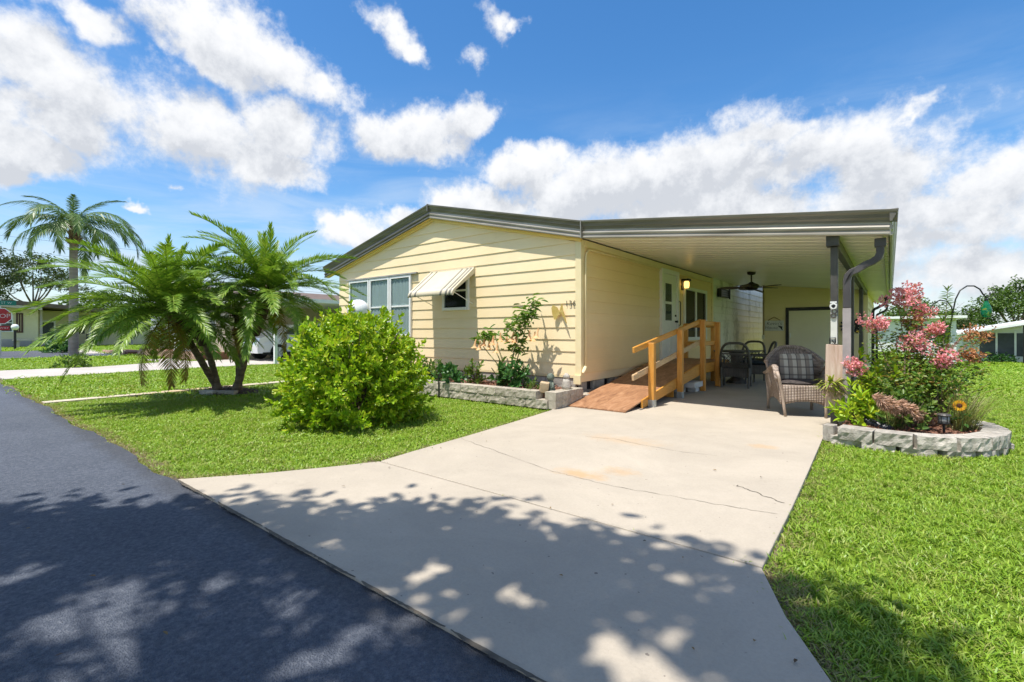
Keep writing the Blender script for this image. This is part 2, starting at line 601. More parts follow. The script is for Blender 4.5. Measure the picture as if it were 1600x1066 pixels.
# road: a long sheet along X, its edge a little ragged
def road_edge(x):
    return 1.295 + (0.006 if -4.5 < x < 0.4 else 0.03) * (math.sin(x * 1.7) + 0.6 * math.sin(x * 4.3 + 1) + 0.4 * math.sin(x * 11.0))
xs = [-60, -45, -32] + [-25 + 0.25 * i for i in range(160)] + [16, 22, 30, 45, 60]
sheet('road', [(-60, -5.4), (60, -5.4)] + [(x, road_edge(x)) for x in reversed(xs)], -0.008, 0.02, M_asph, 'dark blue-grey asphalt street running along the front of the lot')
sheet('side_street', [(-41.5, 1.8), (-31.0, 1.8), (-30.4, 2.6), (-30.2, 5.6), (-41.5, 5.9)], -0.006, 0.02, M_asph, 'short stretch of asphalt street beyond the neighbour lawn')

# driveway
drv = bpy.data.objects.new('driveway', None); COL.objects.link(drv); tag(drv, 'pale concrete driveway leading from street to carport', kind='structure')
apron = [(-4.36, 1.285), (0.30, 1.29), (0.06, 1.55), (-0.15, 1.88), (-0.33, 2.2), (-0.487, 2.572), (-3.55, 2.585), (-3.72, 2.25), (-3.98, 1.8), (-4.2, 1.5)]
o = sheet('slab', apron, 0.004, 0.06, M_conc, '', parent=drv, bevel=0.006)
main = [(-3.55, 2.597), (-0.487, 2.584), (-0.50, 3.6), (-0.53, 4.8), (-0.565, 6.06), (-0.565, 6.8), (-0.44, 6.95), (-0.40, 16.78), (-4.02, 16.78), (-4.02, 6.1),
        (-3.90, 5.85), (-3.78, 4.9), (-3.66, 3.8), (-3.60, 3.0)]
o = sheet('slab', main, 0.004, 0.06, M_conc, '', parent=drv, bevel=0.006)


def crack(pts, w, seed, parent=None):
    r = random.Random(seed)
    P = [gnd(u, v, 0.006) for u, v in pts]
    fine = []
    for a, b in zip(P[:-1], P[1:]):
        for i in range(8):
            t = i / 8
            q = a.lerp(b, t)
            fine.append(q + Vector((r.uniform(-1, 1), r.uniform(-1, 1), 0)) * 0.012)
    fine.append(P[-1])
    mb = MB()
    vs = []
    for i, q in enumerate(fine):
        d = (fine[min(i + 1, len(fine) - 1)] - fine[max(i - 1, 0)]).normalized()
        s = Vector((-d.y, d.x, 0)) * (w * r.uniform(0.35, 1.2))
        vs += [q - s, q + s]
    mb.add(vs, [(2 * i, 2 * i + 1, 2 * i + 3, 2 * i + 2) for i in range(len(fine) - 1)])
    return mb.build('crack', M_joint, parent)
crack([(720, 685), (770, 703), (860, 735), (905, 747), (960, 760), (1060, 777), (1150, 793), (1215, 803)], 0.0022, 1, drv)
crack([(1150, 758), (1185, 771), (1226, 786)], 0.0045, 2, drv)
crack([(915, 682), (960, 686), (1050, 704), (1120, 712)], 0.002, 3, drv)
# open seam between asphalt and concrete: dirt caught in it, wide in places
r = random.Random(8)
for (xa_, xb2) in ((-4.42, -3.6), (-3.55, -2.9), (-2.87, -1.95), (-1.9, -1.35), (-1.32, -.2), (-.17, .32)):
    n_ = int((xb2 - xa_) / 0.02)
    vs = []
    for i in range(n_ + 1):
        x = xa_ + (xb2 - xa_) * i / n_
        e_ = min(1, 8 * min(i, n_ - i) / n_)
        wdt = (0.004 + 0.012 * r.random() ** 2 + 0.006 * (math.sin(x * 9) + 1)) * e_
        vs += [(x, 1.287 - wdt - r.uniform(0, .003), 0.0085), (x, 1.289 + r.uniform(0.0, 0.004), 0.0085)]
    MB().add(vs, [(2 * i, 2 * i + 2, 2 * i + 3, 2 * i + 1) for i in range(n_)]).build('seam_dirt', M_joint, drv)

# bare soil strips where turf meets paving
def strip(name, pts, w, label, jit=0.03, z=-0.024):
    r = random.Random(len(pts) + 5)
    fine = []
    for a, b in zip(pts[:-1], pts[1:]):
        a, b = Vector(a), Vector(b)
        n = max(2, int((b - a).length / 0.08))
        fine += [a.lerp(b, i / n) for i in range(n)]
    fine.append(Vector(pts[-1]))
    vs = []
    for i, q in enumerate(fine):
        d = (fine[min(i + 1, len(fine) - 1)] - fine[max(i - 1, 0)]).normalized()
        s = Vector((-d.y, d.x))
        for e in (-1, 1):
            p = q + s * e * (w / 2 + r.uniform(-jit, jit))
            vs.append((p.x, p.y, z))
    m_ = MB().add(vs, [(2 * i, 2 * i + 2, 2 * i + 3, 2 * i + 1) for i in range(len(fine) - 1)])
    o = m_.build(name, M_soil)
    tag(o, label, kind='structure')
strip('soil_edge', [(-24, 1.34), (-16, 1.34), (-10, 1.34), (-4.3, 1.345)], 0.09, 'thin strip of bare soil between street and front lawn')
strip('soil_edge', [(0.33, 1.27), (0.02, 1.60), (-0.12, 1.90), (-0.30, 2.22), (-0.46, 2.59), (-0.48, 3.0)], 0.045, 'strip of bare soil along the right driveway edge', 0.015)
strip('soil_edge', [(-4.38, 1.32), (-4.22, 1.52), (-4.0, 1.82), (-3.74, 2.27), (-3.62, 3.0)], 0.05, 'strip of bare soil along the left driveway edge', 0.015)

# narrow concrete strip and the neighbour's drive
sheet('path', [(-11.05, 1.36), (-10.78, 1.36), (-11.0, 6.6), (-11.32, 6.6)], -0.002, 0.05, M_conc2, 'narrow pale concrete strip crossing the lawn behind the palms')
sheet('neighbour_driveway', [(-20.9, 1.40), (-17.0, 1.42), (-17.4, 4.2), (-17.6, 6.4), (-17.6, 18), (-21.6, 18), (-21.7, 6.9), (-24.6, 7.1), (-24.6, 6.2), (-21.8, 5.9), (-20.6, 3.8)],
      -0.002, 0.05, M_conc3, 'pale concrete drive of the house behind the palms')
sheet('porch_path', [(-44, 6.5), (-34, 5.7), (-30.1, 5.6), (-30.1, 6.6), (-34, 6.9), (-44, 7.6)], -0.002, 0.05, M_conc3, 'pale path leading to the porch of the far yellow house')

# ------------------------------------------------------------------ the yellow mobile home
XC, YC = -4.08, 7.03              # right front corner
XA, ZA, SL = -7.72, 3.58, 0.237   # gable apex and slope
XL = XA - (XC - XA)               # left wall
Z0, COURSE = 0.405, 0.2065
YB = 24.0
def zroof(x): return ZA - SL * abs(x - XA)

def siding_mat(name, c1, c2, rough=0.5, bump=0.12, dirt=None):
    m, k, b, out = newmat(name)
    tc = k.n('ShaderNodeTexCoord')
    v = tc.outputs['Object']
    c = k.ramp(k.noise(v, 1.1, 5, 0.6), [(0.3, c1), (0.7, c2)])
    gr = k.noise(k.vmath('MULTIPLY', v, (1.2, 1.2, 30.0)), 3.0, 5, 0.6)
    c = k.mix(1.0, c, k.ramp(gr, [(0.3, (0.955, 0.955, 0.955)), (0.7, (1.03, 1.03, 1.03))]), 'MULTIPLY')
    if dirt:
        f = k.mapr(k.noise(k.vmath('MULTIPLY', v, (1.0, 1.0, 0.55)), 1.5, 7, 0.72), 0.48, 0.70)
        c = k.mix(k.math('MULTIPLY', f, dirt[1]), c, dirt[0])
    oi = k.n('ShaderNodeObjectInfo')
    vv = k.math('ADD', k.math('MULTIPLY', oi.outputs['Random'], 0.05), 0.975)
    sc_ = k.vmath('SCALE', c); k.link(vv, sc_.node.inputs['Scale'])
    k.link(sc_, b.inputs['Base Color'])
    b.inputs['Roughness'].default_value = rough
    b.inputs['Specular IOR Level'].default_value = 0.35
    bp = k.n('ShaderNodeBump'); bp.inputs['Strength'].default_value = bump; bp.inputs['Distance'].default_value = 0.004
    k.link(gr, bp.inputs['Height']); k.link(bp.outputs[0], b.inputs['Normal'])
    return m
M_siding = siding_mat('cream_siding', (0.89, 0.70, 0.42), (0.93, 0.755, 0.485))
M_vinyl = siding_mat('tan_siding', (0.84, 0.63, 0.33), (0.87, 0.67, 0.37), 0.4, 0.08)
M_mildew = siding_mat('mildewed_siding', (0.72, 0.71, 0.60), (0.78, 0.77, 0.68), 0.5, 0.1, dirt=((0.13, 0.14, 0.085), 0.62))
M_trim = mat('cream_trim', (0.80, 0.66, 0.38), (0.84, 0.71, 0.44), 3, 0.45)
M_white = mat('white_paint', (0.78, 0.78, 0.76), (0.83, 0.83, 0.81), 5, 0.4, rnd=0.02)
M_vent = mat('yellow_trim', (0.78, 0.58, 0.19), (0.82, 0.63, 0.24), 3, 0.45)
def metal_mat(name, c1, c2):
    return mat(name, c1, c2, 1.4, 0.34, 0.05, 14, metal=0.35, stretch=(0.6, 0.6, 5), spec=0.5)
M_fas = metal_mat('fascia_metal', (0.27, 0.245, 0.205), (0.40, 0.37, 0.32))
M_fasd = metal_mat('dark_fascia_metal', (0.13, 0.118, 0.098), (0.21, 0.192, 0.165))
M_lead = mat('aged_flashing', (0.30, 0.29, 0.27), (0.42, 0.41, 0.37), 4, 0.6, 0.3, 20)
M_shingle = mat('roof_membrane', (0.36, 0.35, 0.33), (0.45, 0.44, 0.42), 3, 0.8, 0.3, 30)
M_brown = mat('brown_metal', (0.060, 0.055, 0.050), (0.10, 0.09, 0.08), 5, 0.42, 0.05, 20, metal=0.1)
M_black = mat('black_metal', (0.010, 0.010, 0.011), (0.02, 0.02, 0.021), 8, 0.38, metal=0.2)
M_hole = mat('dark_inside', (0.015, 0.015, 0.016), None, rough=0.9)

def glass_mat(name, tint=(0.02, 0.026, 0.03), see=0.55):
    m, k, b, out = newmat(name)
    b.inputs['Base Color'].default_value = (*tint, 1)
    b.inputs['Roughness'].default_value = 0.03
    b.inputs['Specular IOR Level'].default_value = 0.8
    tr = k.n('ShaderNodeBsdfTransparent'); tr.inputs[0].default_value = (0.80, 0.86, 0.86, 1)
    fr = k.n('ShaderNodeFresnel'); fr.inputs[0].default_value = 1.5
    ms = k.n('ShaderNodeMixShader')
    front = k.math('SUBTRACT', 1.0, k.n('ShaderNodeNewGeometry').outputs['Backfacing'])
    k.link(k.math('MULTIPLY', k.math('ADD', k.math('MULTIPLY', fr.outputs[0], see), 1.0 - see, clamp=True), front), ms.inputs[0])
    k.link(tr.outputs[0], ms.inputs[1]); k.link(b.outputs[0], ms.inputs[2])
    k.link(ms.outputs[0], out.inputs[0])
    return m
M_glass = glass_mat('window_glass', see=0.90)
M_glassd = glass_mat('dark_window_glass', see=0.4)
M_curtain = mat('lace_curtain', (0.74, 0.74, 0.72), (0.86, 0.86, 0.85), 26, 0.9, 0.3, 60, stretch=(1, 1, 0.08))

house = thing('mobile_home', 'pale yellow lap-sided mobile home with low gable front and brown fascia', 'house', (XA, YC, 0))

# closed core
core = MB()
prof = [(XL, 0.30), (XC - 0.012, 0.30), (XC - 0.012, zroof(XC)), (XA, ZA), (XL, zroof(XL))]
core.prism([(x, YC + 0.016, z) for x, z in prof], (0, YB - YC, 0))
gable = core.build('gable_wall', M_siding, house)

# lap boards of the gable, each clipped to the roof line
z = Z0
while z < ZA - 0.03:
    z1 = min(z + COURSE, ZA - 0.005)
    def span(zz):
        h = (ZA - zz) / SL
        return max(XL, XA - h), min(XC - 0.10, XA + h)
    a0, a1 = span(z)
    b0, b1 = span(z1)
    mb = MB()
    yb, yt, yk = YC - 0.016, YC - 0.002, YC + 0.012
    mb.add([(a0, yb, z), (a1, yb, z), (b1, yt, z1), (b0, yt, z1), (a0, yk, z), (a1, yk, z), (b1, yk, z1), (b0, yk, z1)],
           [(0, 1, 2, 3), (7, 6, 5, 4), (0, 4, 5, 1), (1, 5, 6, 2), (2, 6, 7, 3), (3, 7, 4, 0)])
    mb.build('siding_board', M_siding, gable)
    z += COURSE
# side wall under the carport
sw = MB().box(XC - 0.010, XC, YC + 0.02, 14.5, 0.44, 2.70).build('side_wall', M_vinyl, house)
for i in range(11):
    z0, z1 = 0.45 + i * COURSE, 0.45 + (i + 1) * COURSE
    for (ya, yb_) in (((YC + 0.10), 10.50), (11.62, 14.5)):
        mb = MB()
        mb.add([(XC + 0.016, ya, z0), (XC + 0.016, yb_, z0), (XC + 0.003, yb_, z1), (XC + 0.003, ya, z1),
                (XC - 0.004, ya, z0), (XC - 0.004, yb_, z0), (XC - 0.004, yb_, z1), (XC - 0.004, ya, z1)],
               [(0, 1, 2, 3), (7, 6, 5, 4), (0, 4, 5, 1), (1, 5, 6, 2), (2, 6, 7, 3), (3, 7, 4, 0)])
        mb.build('siding_board', M_vinyl, sw)
aw = MB().box(XC - 0.006, XC + 0.02, 14.56, 22.5, 0.10, 2.72).build('addition_wall', M_mildew, house)
for i in range(13):
    z0, z1 = 0.08 + i * 0.205, 0.08 + (i + 1) * 0.205
    mb = MB()
    mb.add([(XC + 0.044, 14.56, z0), (XC + 0.044, 22.5, z0), (XC + 0.024, 22.5, z1), (XC + 0.024, 14.56, z1),
            (XC + 0.012, 14.56, z0), (XC + 0.012, 22.5, z0), (XC + 0.012, 22.5, z1), (XC + 0.012, 14.56, z1)],
           [(0, 1, 2, 3), (7, 6, 5, 4), (0, 4, 5, 1), (1, 5, 6, 2), (2, 6, 7, 3), (3, 7, 4, 0)])
    mb.build('siding_board', M_mildew, aw)
MB().box(XC, XC + 0.05, 14.46, 14.555, 0.1, 2.72).build('corner_trim', M_trim, house)
# corner boards
c1 = MB().box(XC - 0.10, XC + 0.014, YC - 0.024, YC + 0.004, Z0 - 0.03, 2.715)
c1.box(XC - 0.004, XC + 0.014, YC + 0.0045, YC + 0.10, Z0 - 0.03, 2.715)
c1.build('corner_trim', M_trim, house, bevel=0.003)
# frieze under the carport ceiling
MB().box(XC + 0.004, XC + 0.03, YC + 0.1, 14.45, 2.60, 2.71).build('frieze_board', M_trim, house)
# starter strip and skirting
MB().box(XL, XC - 0.10, YC - 0.02, YC + 0.01, Z0 - 0.035, Z0 - 0.003).build('starter_strip', M_trim, house)

# skirting of offset concrete blocks
M_block = mat('skirting_concrete', (0.30, 0.275, 0.24), (0.46, 0.42, 0.37), 9, 0.9, 0.5, 40, rnd=0.18)
sk = MB().box(XL, XC - 0.09, YC + 0.05, YC + 0.09, -0.03, Z0).build('skirting', M_hole, house)
MB().box(XC - 0.14, XC - 0.10, YC + 0.1, 14.4, -0.03, 0.5).build('skirting', M_hole, house)
rows = 3
for rr in range(rows):
    h = (Z0 - 0.045) / rows
    z0 = rr * h
    x = XL + (0.21 if rr % 2 else 0.0)
    while x < XC - 0.05:
        x1 = min(x + 0.405, XC - 0.045)
        if x1 - x > 0.08:
            MB().box(x + 0.003, x1 - 0.003, YC - 0.005 + R.uniform(-0.006, 0.006), YC + 0.045, z0 + 0.003, z0 + h - 0.003).build('block', M_block, sk, bevel=0.004, seg=1)
        x += 0.41
    y = YC + 0.06
    i = rr
    while y < 9.6:
        y1 = y + 0.21
        if (i % 3) != 2 or rr == 0:
            hh = 0.44 / rows
            MB().box(XC - 0.095, XC - 0.03 + R.uniform(-0.01, 0.008), y + 0.003, y1 - 0.003, rr * hh + 0.002, (rr + 1) * hh - 0.003).build('block', M_block, sk, bevel=0.004, seg=1)
        y = y1
        i += 1

# roof
YF = 6.915
roof = MB()
XRL = XL - 0.5
top = 0.16
prof = [(XRL, zroof(XRL) + 0.10), (XA, ZA + 0.10), (XC + 0.05, zroof(XC + 0.05) + 0.10), (XC + 0.05, zroof(XC + 0.05) + 0.10 + top), (XA, ZA + 0.10 + top), (XRL, zroof(XRL) + 0.10 + top)]
roof.prism([(x, YF + 0.003, z) for x, z in prof], (0, YB + 0.3 - YF, 0))
roofo = roof.build('roof', M_shingle, house)
MB().lathe([(0.09, -0.1), (0.09, 0.02), (0.12, 0.02), (0.12, 0.05)], (-5.1, 7.6, zroof(-5.1) + 0.30), 12).build('vent_cap', M_white, roofo)

def fascia_run(name, pts, prof, m, parent, axis='x'):
    """profile (outward, height) swept along pts (x, y, z-bottom); outward is -Y for axis x, +X for axis y"""
    mb = MB()
    n = len(prof)
    vs = []
    for p in pts:
        for (o_, h) in prof:
            vs.append((p[0], p[1] - o_, p[2] + h) if axis == 'x' else (p[0] + o_, p[1], p[2] + h))
    fs = []
    for i in range(len(pts) - 1):
        for j in range(n):
            a, b_ = i * n + j, i * n + (j + 1) % n
            fs.append((a, b_, b_ + n, a + n))
    fs.append(tuple(range(n - 1, -1, -1)))
    fs.append(tuple((len(pts) - 1) * n + j for j in range(n)))
    mb.add(vs, fs)
    return mb.build(name, m, parent)
LOWER = [(0.0, 0.0), (0.022, 0.0), (0.034, 0.012), (0.034, 0.028), (0.014, 0.045), (0.012, 0.060), (0.032, 0.074), (0.036, 0.092), (0.030, 0.108),
         (0.014, 0.122), (0.014, 0.145), (0.022, 0.152), (0.0, 0.152)]
UPPER = [(0.0, 0.1525), (0.024, 0.1525), (0.030, 0.175), (0.046, 0.198), (0.046, 0.206), (0.052, 0.210), (0.060, 0.235), (0.076, 0.258), (0.080, 0.282), (0.074, 0.288), (0.0, 0.288)]
def zf(x): return zroof(x) + 0.005
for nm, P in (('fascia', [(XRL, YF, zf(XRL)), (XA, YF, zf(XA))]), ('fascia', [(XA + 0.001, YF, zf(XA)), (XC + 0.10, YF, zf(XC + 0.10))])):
    lo = fascia_run(nm, P, LOWER, M_fas if P[0][0] > XL else M_fasd, house)  # left rake takes a darker copy of the metal: its shaded look set in colour
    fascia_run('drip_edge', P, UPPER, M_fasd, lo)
MB().box(XA - 0.012, XA + 0.012, YF - 0.085, YF, zf(XA) + 0.14, zf(XA) + 0.292).build('ridge_joint', M_fasd, house)
# yellow moulding below the rake
for xa, xb in ((XRL + 0.45, XA), (XA, XC + 0.02)):
    mb = MB()
    mb.tube([(xa, YC - 0.035, zroof(xa) - 0.012), (xb, YC - 0.035, zroof(xb) - 0.012)], 0.034, 8)
    mb.build('rake_moulding', M_vent, house, smooth=True)
MB().add([(XRL, YF, zroof(XRL) + 0.004), (XA, YF, ZA + 0.004), (XA, YC, ZA + 0.004), (XRL, YC, zroof(XRL) + 0.004),
          (XC + 0.05, YF, zroof(XC + .05) + 0.004), (XC + 0.05, YC, zroof(XC + .05) + 0.004)], [(0, 1, 2, 3), (1, 4, 5, 2)]).build('soffit', M_vent, house)

# ---- windows of the gable
def window_front(x0, x1, z0, z1, curtain, rail=True, name='window'):
    """a framed sash standing proud of the boards; frame, panes and curtain inside a shallow box"""
    fr, ya, yb_ = 0.045, YC - 0.062, YC - 0.008
    w = MB().box(x0, x1, yb_ - 0.0095, yb_ + 0.012, z0, z1).build(name, M_hole, house)
    f = MB()
    f.box(x0 - fr, x0 + 0.012, ya, yb_ + 0.01, z0 - fr, z1 + fr)
    f.box(x1 - 0.012, x1 + fr, ya, yb_ + 0.01, z0 - fr, z1 + fr)
    f.box(x0 + 0.0125, x1 - 0.0125, ya, yb_ + 0.01, z1 - 0.012, z1 + fr)
    f.box(x0 + 0.0125, x1 - 0.0125, ya - 0.012, yb_ + 0.01, z0 - fr, z0 + 0.012)
    f.build('frame', M_white, w, bevel=0.003, seg=1)
    zm = (z0 + z1) / 2
    if rail:
        MB().box(x0 + 0.013, x1 - 0.013, ya + 0.014, ya + 0.034, zm - 0.018, zm + 0.018).build('meeting_rail', M_white, w)
    for za, zb in (((z0 + 0.013, zm - 0.019), (zm + 0.019, z1 - 0.013)) if rail else ((z0 + 0.013, z1 - 0.013),)):
        MB().box(x0 + 0.013, x1 - 0.013, ya + 0.022, ya + 0.026, za, zb).build('pane', M_glass, w)
    if curtain:
        cb = MB()
        n = 40
        cb.grid(lambda s, t: (x0 + 0.02 + (x1 - x0 - 0.04) * s, yb_ - 0.019 + 0.006 * math.sin(s * 34 + t), z0 + 0.02 + (z1 - z0 - 0.04) * (t if curtain > 1 else 0.5 + 0.5 * t)), n, 2)
        cb.build('curtain', M_curtain, w, smooth=True)
    return w
WX = [(-10.80, -10.04), (-9.93, -9.25), (-9.14, -8.47)]
for i, (a, b_) in enumerate(WX):
    window_front(a, b_, 1.09, 2.40, 2)
MB().box(-10.95, -8.22, YC - 0.075, YC - 0.004, 2.452, 2.485).build('window_flashing', M_lead, house)
for a, b_ in ((-10.04 + 0.046, -9.93 - 0.046), (-9.25 + 0.046, -9.14 - 0.046)):
    pass
window_front(-7.36, -6.70, 1.645, 2.36, 0)

# ---- striped awning of ribbed slats
M_awc = mat('awning_cream', (0.60, 0.53, 0.38), (0.64, 0.57, 0.43), 3, 0.4)
M_awd = mat('awning_grey', (0.15, 0.145, 0.12), (0.20, 0.19, 0.16), 3, 0.4)
aw_ = MB()
AX0, AX1, ZT, ZB, PR = -7.80, -6.50, 2.43, 1.965, 0.62
def awn_pt(t):      # t 0..1 from wall to front, then the drop lip
    if t < 0.80:
        s = t / 0.80
        return (YC - 0.03 - (PR - 0.07) * s, ZT - (ZT - ZB - 0.02) * s)
    s = (t - 0.80) / 0.20
    a = s * math.pi / 2 * 0.95
    return (YC - 0.03 - (PR - 0.07) - 0.075 * math.sin(a), ZB + 0.02 - 0.115 * (1 - math.cos(a)) - 0.03 * s)
for s in (0, 1):
    x = AX0 + 0.004 if s == 0 else AX1 - 0.004
    pts = [(x - 0.004, *awn_pt(i / 14)) for i in range(15)] + [(x - 0.004, YC - 0.03, ZT - 0.05)]
    pts = [(x - 0.004, YC - 0.02, ZT)] + [(x - 0.004, *awn_pt(i / 14)) for i in range(15)]
    low = [(x - 0.004, *awn_pt(1.0)), (x - 0.004, YC - 0.02, ZT - 0.13)]
    low = [(x - 0.004, awn_pt(1.0)[0] + 0.03, awn_pt(1.0)[1] + 0.005), (x - 0.004, awn_pt(0.75)[0], awn_pt(0.75)[1] - 0.045), (x - 0.004, YC - 0.02, ZT - 0.10)]
    if s == 0:
        awn = MB().prism(pts + low, (0.008, 0, 0)).build('awning', M_awc, house)
    else:
        MB().prism(pts + low, (0.008, 0, 0)).build('side_wing', M_awc, awn)
NS = 26
dark = {1, 4, 19, 22, 24}
for i in range(NS):
    xa = AX0 + (AX1 - AX0) * i / NS
    xb = AX0 + (AX1 - AX0) * (i + 1) / NS
    def rib(s, t, xa=xa, xb=xb):
        y, zz = awn_pt(t)
        bulge = 0.014 * math.sin(math.pi * s)
        return (xa + (xb - xa) * s, y - bulge * 0.5, zz + bulge)
    MB().grid(rib, 5, 14).build('awning_slat', M_awd if i in dark else M_awc, awn, smooth=True, solid=0.003)
MB().tube([(AX0, YC - 0.03, ZT + 0.012), (AX1, YC - 0.03, ZT + 0.012)], 0.016, 8).build('head_rail', M_awc, awn)
for x in (AX0 + 0.06, AX1 - 0.06):
    MB().tube([(x, YC - 0.02, 1.72), (x, YC - PR + 0.04, ZB - 0.03)], 0.007, 6).build('support_arm', M_white, awn)

# ---- entry door, side window
def side_panel(name, ya, yb_, z0, z1, m, parent, x0=XC + 0.0, x1=XC + 0.03, **kw):
    return MB().box(x0, x1, ya, yb_, z0, z1).build(name, m, parent, **kw)
DY0, DY1, DZ0, DZ1 = 10.60, 11.52, 0.52, 2.50
door = side_panel('door', DY0 + 0.003, DY1 - 0.003, DZ0, DZ1 - 0.004, M_white, house, x1=XC + 0.035)
cas = MB()
cas.box(XC, XC + 0.075, DY0 - 0.10, DY0, DZ0 - 0.03, DZ1 + 0.10)
cas.box(XC, XC + 0.075, DY1, DY1 + 0.10, DZ0 - 0.03, DZ1 + 0.10)
cas.box(XC, XC + 0.075, DY0 + 0.0005, DY1 - 0.0005, DZ1, DZ1 + 0.10)
cas.build('casing', M_white, door, bevel=0.004, seg=1)
for za, zb in ((1.42, 1.80), (1.86, 2.28)):
    MB().box(XC + 0.0352, XC + 0.040, DY0 + 0.16, DY1 - 0.34, za, zb).build('pane', M_glassd, door)
fr = MB()
fr.box(XC + 0.0354, XC + 0.05, DY0 + 0.12, DY0 + 0.16, 1.38, 2.32); fr.box(XC + 0.0354, XC + 0.05, DY1 - 0.34, DY1 - 0.30, 1.38, 2.32)
for za in (1.38, 1.80, 2.28):
    fr.box(XC + 0.0354, XC + 0.049, DY0 + 0.1605, DY1 - 0.3405, za, za + (0.06 if za == 1.80 else 0.04))
fr.build('glazing_bar', M_white, door)
for i in range(4):
    y = DY0 + 0.14 + i * 0.15
    MB().box(XC + 0.0352, XC + 0.043, y, y + 0.11, 0.66, 1.26).build('door_panel', M_white, door, bevel=0.006, seg=1)
kn = MB().tube([(XC + 0.035, DY1 - 0.09, 1.40), (XC + 0.10, DY1 - 0.09, 1.40)], [0.018, 0.03], 10)
kn.tube([(XC + 0.035, DY1 - 0.09, 1.54), (XC + 0.06, DY1 - 0.09, 1.54)], 0.025, 10)
kn.build('door_knob', M_black, door)
MB().tube([(XC + 0.09, DY1 + 0.06, 1.30), (XC + 0.115, DY1 + 0.06, 1.34), (XC + 0.115, DY1 + 0.06, 1.86), (XC + 0.09, DY1 + 0.06, 1.90)], 0.012, 6).build('grab_handle', M_black, door)
sw_ = MB().box(XC + 0.010, XC + 0.018, 12.12, 13.86, 1.0, 2.24).build('window', M_hole, house)
f = MB()
for ya, yb_ in ((12.06, 12.14), (13.84, 13.92)):
    f.box(XC + 0.006, XC + 0.06, ya, yb_, 0.94, 2.30)
for za, zb in ((0.94, 1.02), (2.22, 2.30)):
    f.box(XC + 0.006, XC + 0.06, 12.1405, 13.8395, za, zb)
f.box(XC + 0.006, XC + 0.055, 12.93, 13.03, 1.0205, 2.2195)
f.build('frame', M_white, sw_, bevel=0.003, seg=1)
for ya, yb_ in ((12.141, 12.929), (13.031, 13.839)):
    MB().box(XC + 0.03, XC + 0.034, ya, yb_, 1.021, 2.219).build('pane', M_glassd, sw_)

# ---- conduit round the side wall, tap, box
pp = [(XC + 0.045, YC + 0.075, 0.52), (XC + 0.045, YC + 0.075, 2.40), (XC + 0.045, YC + 0.10, 2.49), (XC + 0.045, YC + 0.17, 2.545), (XC + 0.045, YC + 0.26, 2.56), (XC + 0.045, 10.3, 2.575), (XC + 0.045, 14.4, 2.585)]
MB().tube(pp, 0.016, 8).build('conduit', M_trim, house, smooth=True)
tb = MB().box(XC - 0.115, XC + 0.02, YC - 0.06, YC - 0.026, 0.27, 0.42)
tb.tube([(XC + 0.045, YC + 0.07, 0.56), (XC + 0.045, YC + 0.02, 0.50), (XC + 0.05, YC - 0.03, 0.46)], [0.03, 0.035, 0.02], 8)
tb.build('hose_tap', M_trim, house)

# house number
hn = text('house_number', '136', 0.15, mat('number_bronze', (0.20, 0.19, 0.15), None, rough=0.4, metal=0.6), (-4.275, YC - 0.022, 1.635), (rad(90), 0, 0), extrude=0.004)
tag(hn, 'bronze house number 136 on the yellow gable near its right corner', 'number')
# butterfly
M_bfly = mat('gold_butterfly', (0.62, 0.42, 0.10), (0.74, 0.55, 0.20), 12, 0.35, 0.2, 30, metal=0.35)
bf = thing('butterfly_ornament', 'golden metal butterfly hung on the siding below the house number', 'ornament', (-4.47, YC - 0.03, 1.49))
def wing(pts, d):
    c = Vector((-4.47, YC - 0.035, 1.49))
    mb = MB()
    P = [c + Vector((x, d * (abs(x) * 3 + 0.1), zz)) for x, zz in pts]
    mb.prism(P, (0, 0.006, 0))
    return mb
wing([(0.0, 0.0), (-0.05, 0.09), (-0.12, 0.13), (-0.145, 0.08), (-0.13, -0.03), (-0.10, -0.12), (-0.07, -0.13), (-0.03, -0.06)], -0.12).build('wing', M_bfly, bf)
wing([(0.0, 0.0), (0.02, 0.12), (0.045, 0.15), (0.07, 0.10), (0.085, 0.02), (0.14, -0.10), (0.175, -0.19), (0.15, -0.18), (0.09, -0.10), (0.03, -0.02)], -0.12).build('wing', M_bfly, bf)
MB().tube([(-4.47, YC - 0.04, 1.42), (-4.47, YC - 0.045, 1.50), (-4.46, YC - 0.04, 1.58)], [0.008, 0.018, 0.008], 8).build('body', M_bfly, bf)

# wall lamp by the door, lit
wl = thing('wall_lamp', 'small black wall lantern glowing amber beside the door', 'lamp', (XC + 0.02, 12.0, 2.25))
MB().box(XC + 0.01, XC + 0.035, 11.93, 12.07, 2.20, 2.46).build('back_plate', M_black, wl)
MB().box(XC + 0.0352, XC + 0.20, 11.90, 12.10, 2.42, 2.47).build('hood', M_black, wl, bevel=0.01)
MB().lathe([(0.05, 0), (0.065, 0.05), (0.065, 0.14), (0.05, 0.165)], (XC + 0.12, 12.0, 2.245), 12).build('lamp_glass', mat('lit_amber', (0.9, 0.6, 0.2), None, rough=0.3, emit=((1.0, 0.60, 0.16), 1.3)), wl, smooth=True)

